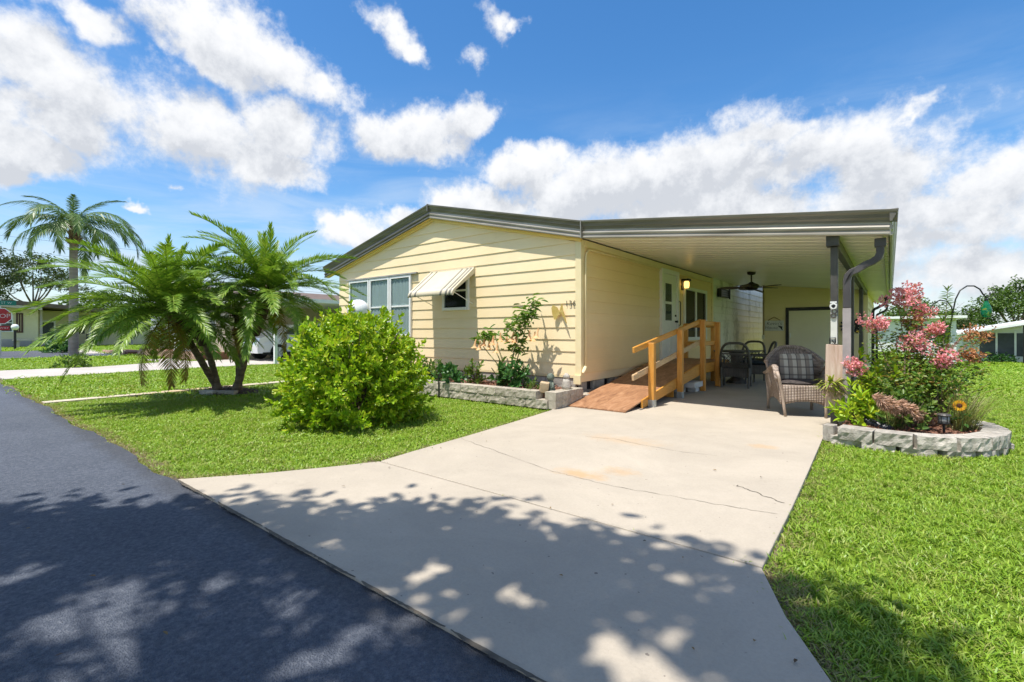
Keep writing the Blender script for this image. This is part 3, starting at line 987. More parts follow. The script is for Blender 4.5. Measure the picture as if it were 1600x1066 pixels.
# ------------------------------------------------------------------ carport
def zc(x): return 2.725 - 0.1130 * (x + 4.0)
XE, YE = 0.0, 24.2
M_pan = mat('carport_ceiling', (0.84, 0.80, 0.69), (0.88, 0.85, 0.76), 1.2, 0.32, 0.03, 9, stretch=(0.5, 3, 1), rnd=0.03)
cp = thing('carport', 'attached carport with pale ribbed ceiling, brown posts and metal fascia', 'carport', (-2.0, YC, 0))
def roof_slab(x0, x1, y0, y1):
    return MB().add([(x0, y0, zc(x0) + 0.07), (x1, y0, zc(x1) + 0.07), (x1, y1, zc(x1) + 0.07), (x0, y1, zc(x0) + 0.07),
                     (x0, y0, zc(x0) + 0.24), (x1, y0, zc(x1) + 0.22), (x1, y1, zc(x1) + 0.22), (x0, y1, zc(x0) + 0.24)],
                    [(0, 3, 2, 1), (4, 5, 6, 7), (0, 1, 5, 4), (1, 2, 6, 5), (2, 3, 7, 6), (3, 0, 4, 7)]).build('roof', M_shingle, cp)
YO = 17.4        # behind this the strip between house and shed lies open to the sky
roof_c = roof_slab(XC - 0.02, XE + 0.02, YF + 0.01, YO)
roof_slab(-3.20, XE + 0.02, YO + 0.002, YE)
PW = 0.305
pm = MB()
xa, xb = XC + 0.02, XE - 0.01
prof = [(0.0, 0.05), (0.0, 0.026), (0.022, 0.0), (PW - 0.05, 0.0), (PW - 0.03, 0.026), (PW - 0.003, 0.026), (PW - 0.003, 0.05)]
pm.add([(xa, y, zc(xa) + zz) for y, zz in prof] + [(xb, y, zc(xb) + zz) for y, zz in prof],
       [tuple(range(6, -1, -1)), tuple(range(7, 14))] + [(i, (i + 1) % 7, 7 + (i + 1) % 7, 7 + i) for i in range(7)])
first = pm.build('ceiling_panel', M_pan, roof_c, local=True)
short = first.data.copy()
for vtx in short.vertices:
    if vtx.co.x < -3: vtx.co.x = -3.17; vtx.co.z -= 0.113 * (-3.17 - xa)
off = -wloc(roof_c)
for i in range(int((YE - YF - 0.05) / PW)):
    o = first if i == 0 else inst('ceiling_panel', first.data if YF + i * PW < YO else short, roof_c)
    o.location = off + Vector((0, YF + 0.03 + i * PW, 0.002))
lo = fascia_run('fascia', [(XC + 0.101, YF, zf(XC + 0.10)), (XE, YF, zf(XC + 0.10) - 0.1130 * (XE - XC - 0.1))], LOWER, M_fas, cp)
fascia_run('drip_edge', [(XC + 0.101, YF, zf(XC + 0.10)), (XE + 0.07, YF, zf(XC + 0.10) - 0.1130 * (XE - XC - 0.03))], UPPER, M_fasd, lo)
zE = zf(XC + 0.10) - 0.1130 * (XE - XC - 0.1)
MB().box(XC + 0.094, XC + 0.108, YF - 0.083, YF, zf(XC + .1) - 0.004, zf(XC + .1) + 0.292).build('joint_cover', M_fas, cp)
gl = fascia_run('gutter', [(XE, YF - 0.02, zE), (XE, YE, zE)], LOWER, M_fas, cp, 'y')
fascia_run('drip_edge', [(XE, YF - 0.07, zE), (XE, YE, zE)], UPPER, M_fasd, gl, 'y')
MB().add([(XE - 0.06, YF + 0.004, zE + 0.1), (XE - 0.06, YE, zE + 0.1), (XE - 0.06, YE, zE - 0.005), (XE - 0.06, YF + 0.004, zE - 0.005)], [(0, 1, 2, 3)]).build('gutter_back', M_fas, gl, solid=0.004)
# beam and posts
XP = -0.535
zb_ = zc(XP) - 0.004
M_post = mat('post_brown', (0.050, 0.046, 0.041), (0.085, 0.078, 0.070), 6, 0.45, 0.08, 30)
beam = MB().box(XP - 0.04, XP + 0.04, 7.02, 16.9, zb_ - 0.13, zb_).build('beam', M_post, cp, bevel=0.004, seg=1)
MB().box(XP - 0.075, XP + 0.055, 6.96, 7.12, zb_ - 0.13, zb_ + 0.002).build('beam_end_cap', M_post, beam)
for yy in (7.085, 10.45, 14.1):
    w = 0.038
    ps = MB().box(XP - w, XP + w, yy - w, yy + w, -0.03, zb_ - 0.131).build('post', M_post, cp, bevel=0.004, seg=1)
# downspouts
def downspout(y, m1, m2, zj):
    D = MB()
    x0 = XE - 0.085
    xpost = XP + 0.13
    D.box(x0 - 0.055, x0 + 0.055, y - 0.045, y + 0.045, zE - 0.105, zE - 0.004)
    pts = [(x0, y, zE - 0.10), (x0, y, zE - 0.17), (x0 - 0.02, y, zE - 0.23), (x0 - 0.07, y, zE - 0.27), (x0 - 0.13, y, zE - 0.295),
           (xpost + 0.10, y, zE - 0.355), (xpost + 0.045, y, zE - 0.38), (xpost + 0.01, y, zE - 0.42), (xpost, y, zE - 0.48), (xpost, y, zj)]
    D.tube(pts, 0.055, 4)
    ds = D.build('downspout', m1, cp, bevel=0.006, seg=1)
    for t in range(6):
        a = Vector(pts[2]).lerp(Vector(pts[4]), t / 5)
        b_ = Vector(pts[6]).lerp(Vector(pts[8]), t / 5)
        for c in (a, b_):
            MB().obox(c, (0.008, 0.088, 0.088), Euler((0, rad(35), 0)).to_matrix()).build('elbow_rib', m1, ds)
    MB().tube([(xpost, y, zj - 0.002), (xpost, y, 0.16), (xpost + 0.02, y - 0.02, 0.08)], 0.058, 4).build('lower_pipe', m2, ds)
M_lilac = mat('weathered_downspout', (0.30, 0.265, 0.26), (0.40, 0.35, 0.345), 5, 0.5, 0.05, 20)
M_dsp = mat('downspout_brown', (0.060, 0.053, 0.055), (0.085, 0.077, 0.08), 4, 0.42, 0.04, 20)
downspout(7.04, M_dsp, M_lilac, 1.44)
downspout(18.6, M_black, M_black, 1.0)
downspout(24.0, M_black, M_black, 1.0)

# ------------------------------------------------------------------ storage shed at the back of the carport
YS, XS0, XS1 = 16.8, -3.16, -0.50
shed = thing('storage_shed', 'yellow lap-sided storage shed closing the back of the carport', 'shed', ((XS0 + XS1) / 2, YS, 0))
M_shed = siding_mat('shed_siding', (0.80, 0.66, 0.36), (0.84, 0.71, 0.42), 0.5, 0.1)
wal = MB()
wal.add([(XS0, YS + 0.02, 0.004), (XS1, YS + 0.02, 0.004), (XS1, YS + 0.02, zc(XS1)), (XS0, YS + 0.02, zc(XS0)), (XS0, 23.9, 0.004), (XS1, 23.9, 0.004), (XS1, 23.9, zc(XS1)), (XS0, 23.9, zc(XS0))],
        [(0, 1, 2, 3), (7, 6, 5, 4), (0, 4, 5, 1), (1, 5, 6, 2), (2, 6, 7, 3), (3, 7, 4, 0)])
wal = wal.build('wall', M_shed, shed)
SDX0, SDX1, SDZ = -2.43, -1.30, 1.80
z = 0.03
while z < zc(XS0) - 0.01:
    z1 = z + 0.2
    def top_at(x): return min(z1, zc(x) - 0.004)
    for (a, b_) in (((XS0, SDX0 - 0.09), (SDX1 + 0.09, XS1 - 0.07)) if z < SDZ + 0.07 else ((XS0, XS1 - 0.07),)):
        if top_at(a) - z < 0.02: continue
        if top_at(b_) - z < 0.01:
            b_ = (2.725 - z) / 0.113 - 4.0 - 0.05
        mb = MB()
        mb.add([(a, YS - 0.014, z), (b_, YS - 0.014, z), (b_, YS + 0.008, max(z + .004, top_at(b_))), (a, YS + 0.008, top_at(a)),
                (a, YS + 0.018, z), (b_, YS + 0.018, z), (b_, YS + 0.018, max(z + .004, top_at(b_))), (a, YS + 0.018, top_at(a))],
               [(0, 1, 2, 3), (7, 6, 5, 4), (0, 4, 5, 1), (1, 5, 6, 2), (2, 6, 7, 3), (3, 7, 4, 0)])
        mb.build('siding_board', M_shed, wal)
    z = z1
# right side wall boards of the shed
for i in range(11):
    z0 = 0.03 + i * 0.2
    MB().add([(XS1 + 0.018, YS + 0.08, z0), (XS1 + 0.018, 23.85, z0), (XS1 + 0.004, 23.85, z0 + 0.2), (XS1 + 0.004, YS + 0.08, z0 + 0.2)], [(0, 1, 2, 3)]).build('siding_board', M_shed, wal, solid=0.004)
MB().box(XS1 - 0.069, XS1 + 0.022, YS - 0.02, YS + 0.075, 0.004, zc(XS1) - 0.003).build('corner_trim', M_trim, shed)
M_shdoor = mat('shed_door_cream', (0.78, 0.71, 0.50), (0.82, 0.75, 0.55), 1.5, 0.5, 0.05, 12)
sd = MB().box(SDX0, SDX1, YS - 0.012, YS + 0.015, 0.03, SDZ).build('door', M_shdoor, shed)
f = MB().box(SDX0 - 0.085, SDX0, YS - 0.03, YS + 0.015, 0.01, SDZ + 0.10).box(SDX1, SDX1 + 0.085, YS - 0.03, YS + 0.015, 0.01, SDZ + 0.10).box(SDX0 + 0.0005, SDX1 - 0.0005, YS - 0.03, YS + 0.015, SDZ + 0.003, SDZ + 0.10)
f.build('frame', M_black, sd)
MB().box(SDX0 + 0.02, SDX0 + 0.05, YS - 0.045, YS - 0.0125, 0.98, 1.12).build('latch', M_white, sd)
MB().tube([(XS0 + 0.03, YS - 0.03, 1.06), (XS0 + 0.03, YS - 0.03, zc(XS0) - 0.01)], 0.022, 8).build('conduit', mat('conduit_tan', (0.30, 0.23, 0.10), None, rough=0.5), shed)
MB().box(XS0 - 0.01, XS0 + 0.07, YS - 0.06, YS - 0.005, 0.93, 1.06).build('outlet_box', mat('outlet_cream', (0.7, 0.66, 0.5), None, rough=0.4), shed, bevel=0.006)

# sign hung on the shed wall
M_sign = mat('sign_white', (0.62, 0.61, 0.56), (0.72, 0.71, 0.66), 6, 0.6)
M_ink = mat('sign_ink', (0.02, 0.022, 0.02), None, rough=0.6)
sg = thing('hanging_sign', 'small white lettered sign hung by twine on the shed wall', 'sign', (-2.83, YS - 0.03, 1.19))
SX, SZ = -2.83, 1.35
MB().box(SX - 0.26, SX + 0.26, YS - 0.03, YS - 0.012, SZ - 0.16, SZ + 0.16).build('board', M_sign, sg, bevel=0.01)
MB().tube([(SX - 0.17, YS - 0.025, SZ + 0.165), (SX, YS - 0.025, SZ + 0.27), (SX + 0.17, YS - 0.025, SZ + 0.165)], 0.010, 6).build('twine', mat('twine', (0.22, 0.13, 0.04), None, rough=0.9), sg)
text('lettering', "Kevin's", 0.15, M_ink, (SX + 0.0, YS - 0.033, SZ + 0.065), (rad(90), 0, 0), sg, shear=0.15)
text('lettering', 'House', 0.135, M_ink, (SX - 0.08, YS - 0.033, SZ - 0.065), (rad(90), 0, 0), sg, shear=0.15)
br = MB()
c = Vector((SX + 0.17, YS - 0.034, SZ - 0.05))
br.prism([c + Vector((x, 0, zz)) for x, zz in ((-0.07, 0.05), (0.0, 0.035), (0.06, 0.02), (0.05, -0.02), (0.07, -0.095), (0.04, -0.08), (0.0, -0.02), (-0.04, 0.01))], (0, 0.003, 0))
br.build('bird_mark', M_ink, sg)

# black metal sunburst on the shed wall
wr = thing('wall_sunburst', 'round black metal leaf wreath on the shed wall by the door', 'ornament', (-0.87, YS - 0.05, 1.05))
for i in range(14):
    a = 2 * math.pi * i / 14
    ca, sa = math.cos(a), math.sin(a)
    c = Vector((-0.87, YS - 0.04, 1.32))
    P = [c + Vector((ca * r_ - sa * w_, -0.02 - 0.05 * (r_ / 0.3), sa * r_ + ca * w_)) for r_, w_ in ((0.06, 0.0), (0.15, 0.038), (0.235, 0.03), (0.275, 0.0), (0.235, -0.03), (0.15, -0.038))]
    MB().prism(P, (0, 0.006, 0)).build('leaf', M_black, wr)
MB().tube([Vector((-0.87 + 0.12 * math.cos(a), YS - 0.07, 1.32 + 0.12 * math.sin(a))) for a in [i * math.pi / 10 for i in range(21)]], 0.012, 6).build('ring', M_black, wr)

# television or heater panel on the white wall
sp = thing('wall_heater', 'dark slatted patio heater bracketed high on the white wall', 'heater', (XC + 0.05, 15.2, 2.2))
MB().box(XC + 0.05, XC + 0.16, 14.95, 15.85, 2.20, 2.45).build('body', M_black, sp, bevel=0.01)
for i in range(3):
    MB().box(XC + 0.1605, XC + 0.168, 15.0, 15.8, 2.235 + i * 0.065, 2.27 + i * 0.065).build('slat', mat('heater_slat', (0.10, 0.10, 0.105), None, rough=0.3, metal=0.6), sp)
MB().box(XC + 0.168, XC + 0.20, 15.78, 15.85, 2.17, 2.48).build('end_cap', M_black, sp)

# ceiling fan
FX, FY = -2.55, 12.3
fan = thing('ceiling_fan', 'dark bronze ceiling fan with leaf-shaped blades under the carport roof', 'fan', (FX, FY, zc(FX) - 0.35))
M_fan = mat('fan_bronze', (0.020, 0.016, 0.013), (0.035, 0.028, 0.022), 8, 0.4, metal=0.4)
zt = zc(FX)
ROD = 0.10
MB().lathe([(0.03, -0.07), (0.085, -0.055), (0.095, -0.02), (0.095, 0.005)], (FX, FY, zt), 16).build('canopy', M_fan, fan, smooth=True)
MB().tube([(FX, FY, zt - 0.06), (FX, FY, zt - 0.15 - ROD)], 0.018, 8).build('downrod', M_fan, fan)
MB().lathe([(0.05, -0.33), (0.11, -0.315), (0.165, -0.27), (0.17, -0.225), (0.14, -0.19), (0.07, -0.16), (0.03, -0.13)], (FX, FY, zt - ROD), 20).build('motor', M_fan, fan, smooth=True)
M_blade = mat('fan_blade', (0.055, 0.024, 0.012), (0.085, 0.04, 0.02), 5, 0.5, 0.2, 30, stretch=(1, 8, 1))
bl = MB()
pts = [(0.22, 0.035), (0.30, 0.075), (0.42, 0.105), (0.55, 0.10), (0.66, 0.065), (0.72, 0.0)]
ring = [(x, y, 0) for x, y in pts] + [(x, -y, 0) for x, y in reversed(pts[:-1])]
bl.prism(ring, (0, 0, 0.008))
b0 = bl.build('blade', M_blade, fan, local=True)
br_ = MB().bar((0.12, 0, 0.0), (0.30, 0, -0.003), 0.035, 0.012).build('blade_arm', M_fan, fan, local=True)
angs = [rad(38 + 12 + 72 * i) for i in range(5)]
for i, a in enumerate(angs):
    for src, dz in ((b0, 0.0), (br_, 0.006)):
        o = src if i == 0 else inst(src.name.split('.')[0], src.data, fan)
        o.location = (0, 0, 0.35 - 0.262 - ROD + dz)
        o.rotation_euler = (rad(11), 0, a)

# ------------------------------------------------------------------ wooden ramp
M_ply = None
def wood(name, c1, c2, c3, scale=2.2, stretch=(9, 1, 9), rough=0.6, rnd=0.08, wave=True):
    m, k, b, out = newmat(name)
    tc = k.n('ShaderNodeTexCoord')
    v = k.vmath('MULTIPLY', tc.outputs['Object'], stretch)
    n = k.noise(v, scale, 6, 0.6, 1.6)
    c = k.ramp(n, [(0.30, c1), (0.5, c2), (0.70, c3)])
    c = k.mix(1.0, c, k.ramp(k.noise(v, scale * 9, 4, 0.7), [(0.3, (0.86, 0.84, 0.80)), (0.7, (1.06, 1.06, 1.06))]), 'MULTIPLY')
    oi = k.n('ShaderNodeObjectInfo')
    s_ = k.vmath('SCALE', c); k.link(k.math('ADD', k.math('MULTIPLY', oi.outputs['Random'], 2 * rnd), 1 - rnd), s_.node.inputs['Scale'])
    k.link(s_, b.inputs['Base Color'])
    b.inputs['Roughness'].default_value = rough
    bp = k.n('ShaderNodeBump'); bp.inputs['Strength'].default_value = 0.25; bp.inputs['Distance'].default_value = 0.003
    k.link(n, bp.inputs['Height']); k.link(bp.outputs[0], b.inputs['Normal'])
    return m
M_deck = wood('ramp_plywood', (0.22, 0.105, 0.055), (0.36, 0.18, 0.09), (0.47, 0.265, 0.15), 2.6, (3.2, 0.8, 3.2), 0.55)
M_lumber = wood('ramp_lumber', (0.56, 0.235, 0.032), (0.67, 0.305, 0.048), (0.75, 0.385, 0.08), 2.0, (8, 1, 8), 0.5)
M_lumberv = wood('ramp_post_lumber', (0.56, 0.235, 0.032), (0.67, 0.305, 0.048), (0.76, 0.39, 0.085), 2.0, (9, 9, 0.9), 0.5)
M_raw = wood('raw_lumber', (0.58, 0.38, 0.19), (0.66, 0.45, 0.25), (0.74, 0.55, 0.33), 2.0, (8, 1, 8), 0.6)
M_galv = mat('galvanised', (0.42, 0.45, 0.44), (0.55, 0.58, 0.56), 20, 0.4, metal=0.7)
ramp = thing('wheelchair_ramp', 'stained wooden wheelchair ramp with plywood deck and post-and-rail sides', 'ramp', (-3.4, 7.5, 0))
RX0, RX1, RY0, RY1, RZ = -3.93, -2.93, 6.28, 9.55, 0.50
def zr(y): return 0.012 + (RZ - 0.012) * (y - RY0) / (RY1 - RY0)
def deck(name, y0, y1, x0=RX0, x1=RX1):
    return MB().add([(x0, y0, zr(y0) - 0.004), (x1, y0, zr(y0) - 0.004), (x1, y1, zr(y1)), (x0, y1, zr(y1)), (x0, y0, zr(y0) + 0.014), (x1, y0, zr(y0) + 0.014), (x1, y1, zr(y1) + 0.018), (x0, y1, zr(y1) + 0.018)],
                    [(0, 3, 2, 1), (4, 5, 6, 7), (0, 1, 5, 4), (1, 2, 6, 5), (2, 3, 7, 6), (3, 0, 4, 7)]).build(name, M_deck, ramp)
deck('deck_sheet', RY0, 7.50)
deck('deck_sheet', 7.503, RY1, x1=RX1 - 0.0)
MB().box(RX0 - 0.03, RX1, RY1 + 0.003, 11.75, RZ, RZ + 0.018).build('landing', M_deck, ramp)
for x in (RX0 + 0.02, RX1 + 0.012):
    MB().add([(x - 0.019, RY0 + 0.55, 0.006), (x + 0.019, RY0 + 0.55, 0.006), (x + 0.019, RY1, zr(RY1) - 0.19), (x - 0.019, RY1, zr(RY1) - 0.19),
              (x - 0.019, RY0 + 0.55, zr(RY0 + 0.55) - 0.007 + (0.035 if x > -3.2 else 0)), (x + 0.019, RY0 + 0.55, zr(RY0 + 0.55) - 0.007 + (0.035 if x > -3.2 else 0)),
              (x + 0.019, RY1, zr(RY1) - 0.007 + (0.035 if x > -3.2 else 0)), (x - 0.019, RY1, zr(RY1) - 0.007 + (0.035 if x > -3.2 else 0))],
             [(0, 3, 2, 1), (4, 5, 6, 7), (0, 1, 5, 4), (1, 2, 6, 5), (2, 3, 7, 6), (3, 0, 4, 7)]).build('stringer', M_lumber, ramp)
MB().box(RX1 - 0.007, RX1 + 0.031, RY1 + 0.003, 11.75, RZ - 0.17, RZ - 0.002 + 0.02).build('rim_joist', M_lumber, ramp)
MB().box(RX0, RX1 - 0.01, 11.712, 11.75, RZ - 0.17, RZ - 0.002).build('rim_joist', M_lumber, ramp)
MB().box(RX0 + 0.04, RX1 - 0.01, 8.2, 8.24, 0.02, 0.14).build('cross_brace', M_lumber, ramp)
PXr = RX1 + 0.032 + 0.045
posts = [(7.06, 0.985), (8.32, 1.19), (9.60, 1.39), (10.62, 1.36)]
for i, (y, h) in enumerate(posts):
    p = MB().box(PXr - 0.045, PXr + 0.045, y - 0.045, y + 0.045, 0.006, h).build('post', M_lumberv, ramp, bevel=0.005, seg=1)
    if i < 2:
        MB().box(PXr - 0.0475, PXr + 0.0475, y - 0.0475, y + 0.0475, 0.005, 0.115).build('post_shoe', M_galv, p)
MB().box(RX0 + 0.02, RX0 + 0.11, 11.62, 11.71, 0.006, 1.36).build('post', M_lumberv, ramp, bevel=0.005, seg=1)
MB().box(-3.28, -3.19, 11.62, 11.71, 0.006, 1.36).build('post', M_lumberv, ramp, bevel=0.005, seg=1)
RI = PXr - 0.045 - 0.02
def rail(p, q, m=None, h=0.09):
    return MB().bar(p, q, 0.038, h).build('handrail', m or M_lumber, ramp, bevel=0.012, seg=2)
rail((RI, 6.52, 0.885), (RI, 9.64, 1.36))
rail((RI, 6.50, 0.485), (RI, 9.64, 0.955), M_raw)
rail((RI, 9.645, 1.325), (RI, 10.68, 1.325))
rail((RI, 9.645, 0.92), (RI, 10.68, 0.92))
rail((RX0 + 0.02, 11.60, 1.30), (-3.19, 11.60, 1.30))
rail((RX0 + 0.02, 11.60, 0.88), (-3.19, 11.60, 0.88))
# paver blocks stored under the ramp
M_pav = mat('paver_white', (0.52, 0.52, 0.50), (0.64, 0.64, 0.62), 12, 0.85, 0.4, 40)
for i, (x, y, z0, L, lab) in enumerate([(-3.15, 9.15, 0.004, 0.16, 'left'), (-2.98, 9.42, 0.004, 0.16, 'right'), (-3.06, 9.28, 0.106, 0.46, 'top')]):
    t_ = MB().box(x - L / 2, x + L / 2, y - (0.1 if L < .3 else 0.24), y + (0.1 if L < .3 else 0.24), z0, z0 + 0.10).build('paver', M_pav, None, bevel=0.006)
    tag(t_, ['pale concrete paver on its own at left under the ramp landing', 'pale concrete paver at right under the ramp landing', 'wide pale paver lying on two others under the ramp landing'][i], 'paver', 'pavers stored under the ramp')

# ------------------------------------------------------------------ wicker furniture
def wicker(name, c1, c2, c3, s=46):
    m, k, b, out = newmat(name)
    tc = k.n('ShaderNodeTexCoord')
    v = tc.outputs['Object']
    sep = k.n('ShaderNodeSeparateXYZ'); k.link(v, sep.inputs[0])
    hor = k.math('ADD', sep.outputs[0], sep.outputs[1])
    a = k.math('SINE', k.math('MULTIPLY', hor, s * 2.2))
    z_ = k.math('MULTIPLY', sep.outputs[2], s * 3.4)
    row = k.math('SINE', k.math('ADD', z_, k.math('MULTIPLY', k.math('SIGN', a), 1.57)))
    h = k.math('MULTIPLY', k.math('ABSOLUTE', row), k.math('ABSOLUTE', a))
    n = k.noise(v, 9, 5, 0.6)
    c = k.ramp(n, [(0.3, c1), (0.5, c2), (0.7, c3)])
    c = k.mix(1.0, c, k.ramp(h, [(0.0, (0.35, 0.33, 0.32)), (0.35, (0.9, 0.9, 0.9)), (1.0, (1.15, 1.15, 1.15))]), 'MULTIPLY')
    k.link(c, b.inputs['Base Color'])
    b.inputs['Roughness'].default_value = 0.55
    bp = k.n('ShaderNodeBump'); bp.inputs['Strength'].default_value = 0.9; bp.inputs['Distance'].default_value = 0.008
    k.link(h, bp.inputs['Height']); k.link(bp.outputs[0], b.inputs['Normal'])
    return m
M_wick = wicker('wicker_brown', (0.29, 0.215, 0.165), (0.40, 0.31, 0.245), (0.50, 0.41, 0.34))
M_wickd = wicker('wicker_grey', (0.060, 0.055, 0.050), (0.095, 0.088, 0.080), (0.14, 0.13, 0.118))
M_frame = mat('wicker_frame', (0.34, 0.255, 0.19), (0.44, 0.345, 0.27), 14, 0.5, 0.5, 70)
M_framed = mat('wicker_frame_dark', (0.06, 0.056, 0.05), (0.10, 0.094, 0.086), 14, 0.5, 0.5, 70)

def plaid():
    m, k, b, out = newmat('plaid_fabric')
    tc = k.n('ShaderNodeTexCoord')
    sep = k.n('ShaderNodeSeparateXYZ'); k.link(tc.outputs['Object'], sep.inputs[0])
    fx = k.math('FRACT', k.math('MULTIPLY', sep.outputs[0], 10.0))
    fz = k.math('FRACT', k.math('MULTIPLY', sep.outputs[2], 10.0))
    c = k.mix(k.math('LESS_THAN', fx, 0.42), (0.52, 0.47, 0.38), (0.30, 0.25, 0.20))
    c = k.mix(k.math('MULTIPLY', k.math('LESS_THAN', fz, 0.20), 0.65), c, (0.11, 0.09, 0.08))
    c = k.mix(k.math('MULTIPLY', k.math('GREATER_THAN', fx, 0.88), 0.8), c, (0.07, 0.06, 0.055))
    k.link(c, b.inputs['Base Color']); b.inputs['Roughness'].default_value = 0.9
    return m
M_plaid = plaid()
M_seatc = mat('dark_cushion', (0.030, 0.024, 0.022), (0.075, 0.06, 0.055), 30, 0.9, 0.5, 60)

def loft(mb, sections):
    """closed rings of equal length joined"""
    n = len(sections[0])
    vs = [p for s in sections for p in s]
    fs = []
    for i in range(len(sections) - 1):
        for j in range(n):
            a, b_ = i * n + j, i * n + (j + 1) % n
            fs.append((a, b_, b_ + n, a + n))
    fs.append(tuple(range(n - 1, -1, -1))); fs.append(tuple((len(sections) - 1) * n + j for j in range(n)))
    return mb.add(vs, fs)

def sm(o, levels=1):
    s = o.modifiers.new('round', 'SUBSURF'); s.levels = levels; s.render_levels = levels
    return o

def cushion(w, d, h, c, m, name, parent, tilt=0.0):
    """puffed square pad; w along X, h along the tilted upright direction"""
    mb = MB()
    N = 10
    T = Euler((tilt, 0, 0)).to_matrix()
    def side(sgn):
        def fn(s, t):
            x, z_ = (s - 0.5) * 2, (t - 0.5) * 2
            puff = (max(0, 1 - abs(x) ** 3) * max(0, 1 - abs(z_) ** 3)) ** 0.5
            k_ = 1 - 0.05 * (x * x * z_ * z_)
            return Vector(c) + T @ Vector((x * w / 2 * k_, sgn * (0.012 + d / 2 * puff), z_ * h / 2 * k_))
        return fn
    mb.grid(side(-1), N, N)
    mb.grid(lambda s, t: side(1)(1 - s, t), N, N)
    return mb.build(name, m, parent, smooth=True, local=True)

def lounge_chair(loc, rz):
    ch = thing('wicker_armchair', 'brown wicker armchair with plaid back pillow at the carport front', 'armchair', loc, rz)
    W, Dp = 0.62, 0.60
    # curved front apron and seat
    mb = MB()
    def apron(s, t):
        x = (s - 0.5) * 0.50
        arch = 0.055 * (1 - (2 * s - 1) ** 2)
        z0 = 0.14 + arch
        return Vector((x * (1 - 0.06 * (1 - t)), -Dp / 2 - 0.015 * math.cos(math.pi * (s - 0.5)), z0 + (0.40 - z0) * t))
    mb.grid(apron, 14, 6)
    mb.build('front_apron', M_wick, ch, smooth=True, local=True, solid=0.018)
    MB().box(-0.25, 0.25, -Dp / 2 + 0.01, Dp / 2 - 0.06, 0.33, 0.385).build('seat', M_wick, ch, local=True, bevel=0.01)
    # side panels below the arms
    for sgn in (-1, 1):
        mb = MB()
        def side(s, t, sgn=sgn):
            y = -Dp / 2 + Dp * s
            top = 0.60 - 0.10 * s + 0.05 * math.sin(math.pi * min(1, s * 1.6)) - 0.16 * max(0, 0.12 - s) / 0.12
            arch = 0.05 * math.sin(math.pi * s)
            z0 = 0.15 + arch
            return Vector((sgn * (0.26 + 0.05 * t ** 1.5), y, z0 + (top - z0) * t))
        mb.grid(side, 14, 10)
        mb.build('side_panel', M_wick, ch, smooth=True, local=True, solid=0.02)
        arm = []
        for i in range(15):
            s = i / 14
            y = -Dp / 2 - 0.03 + (Dp + 0.02) * s
            zz = 0.605 - 0.10 * s + 0.05 * math.sin(math.pi * min(1, s * 1.6)) - 0.14 * max(0, 0.14 - s) / 0.14
            arm.append((sgn * 0.315, y, zz))
        MB().tube(arm, [0.045 - 0.012 * abs(i / 7 - 1) for i in range(15)], 10, flat=0.6).build('arm', M_wick, ch, smooth=True, local=True)
        # front leg runs up as the arm's outer edge
        leg = [(sgn * 0.225, -Dp / 2 - 0.045, 0.0), (sgn * 0.235, -Dp / 2 - 0.02, 0.12), (sgn * 0.255, -Dp / 2 - 0.012, 0.30), (sgn * 0.285, -Dp / 2 - 0.03, 0.43), (sgn * 0.30, -Dp / 2 - 0.045, 0.50), (sgn * 0.315, -Dp / 2 - 0.02, 0.56)]
        MB().tube(leg, [0.015, 0.018, 0.02, 0.02, 0.02, 0.022], 8).build('leg', M_frame, ch, smooth=True, local=True)
        MB().tube([(sgn * 0.27, Dp / 2 + 0.02, 0.0), (sgn * 0.27, Dp / 2, 0.2), (sgn * 0.29, Dp / 2 + 0.02, 0.45)], 0.02, 8).build('leg', M_frame, ch, smooth=True, local=True)
    # arched wrap-around back
    mb = MB()
    def back(s, t):
        a = (s - 0.5) * 2
        zt = 0.86 - 0.20 * abs(a) ** 2.6
        z_ = 0.34 + (zt - 0.34) * t
        y = Dp / 2 - 0.10 - 0.16 * abs(a) ** 2.5 + 0.20 * (z_ - 0.34)
        return Vector((a * (0.30 + 0.045 * t), y, z_))
    mb.grid(back, 22, 14)
    mb.build('backrest', M_wick, ch, smooth=True, local=True, solid=0.03)
    roll = [back(i / 24, 1.0) + Vector((0, 0.0, 0.0)) for i in range(25)]
    MB().tube(roll, 0.032, 8).build('back_roll', M_wick, ch, smooth=True, local=True)
    cushion(0.40, 0.12, 0.40, (0.0, 0.02, 0.585), M_plaid, 'pillow', ch, tilt=rad(-14))
    s_ = cushion(0.50, 0.09, 0.50, (0.0, -0.05, 0.405), M_seatc, 'seat_cushion', ch, tilt=rad(-90))
    return ch
lounge_chair((-1.03, 7.80, 0.005), rad(23)).scale = (1.07, 1.07, 1.07)

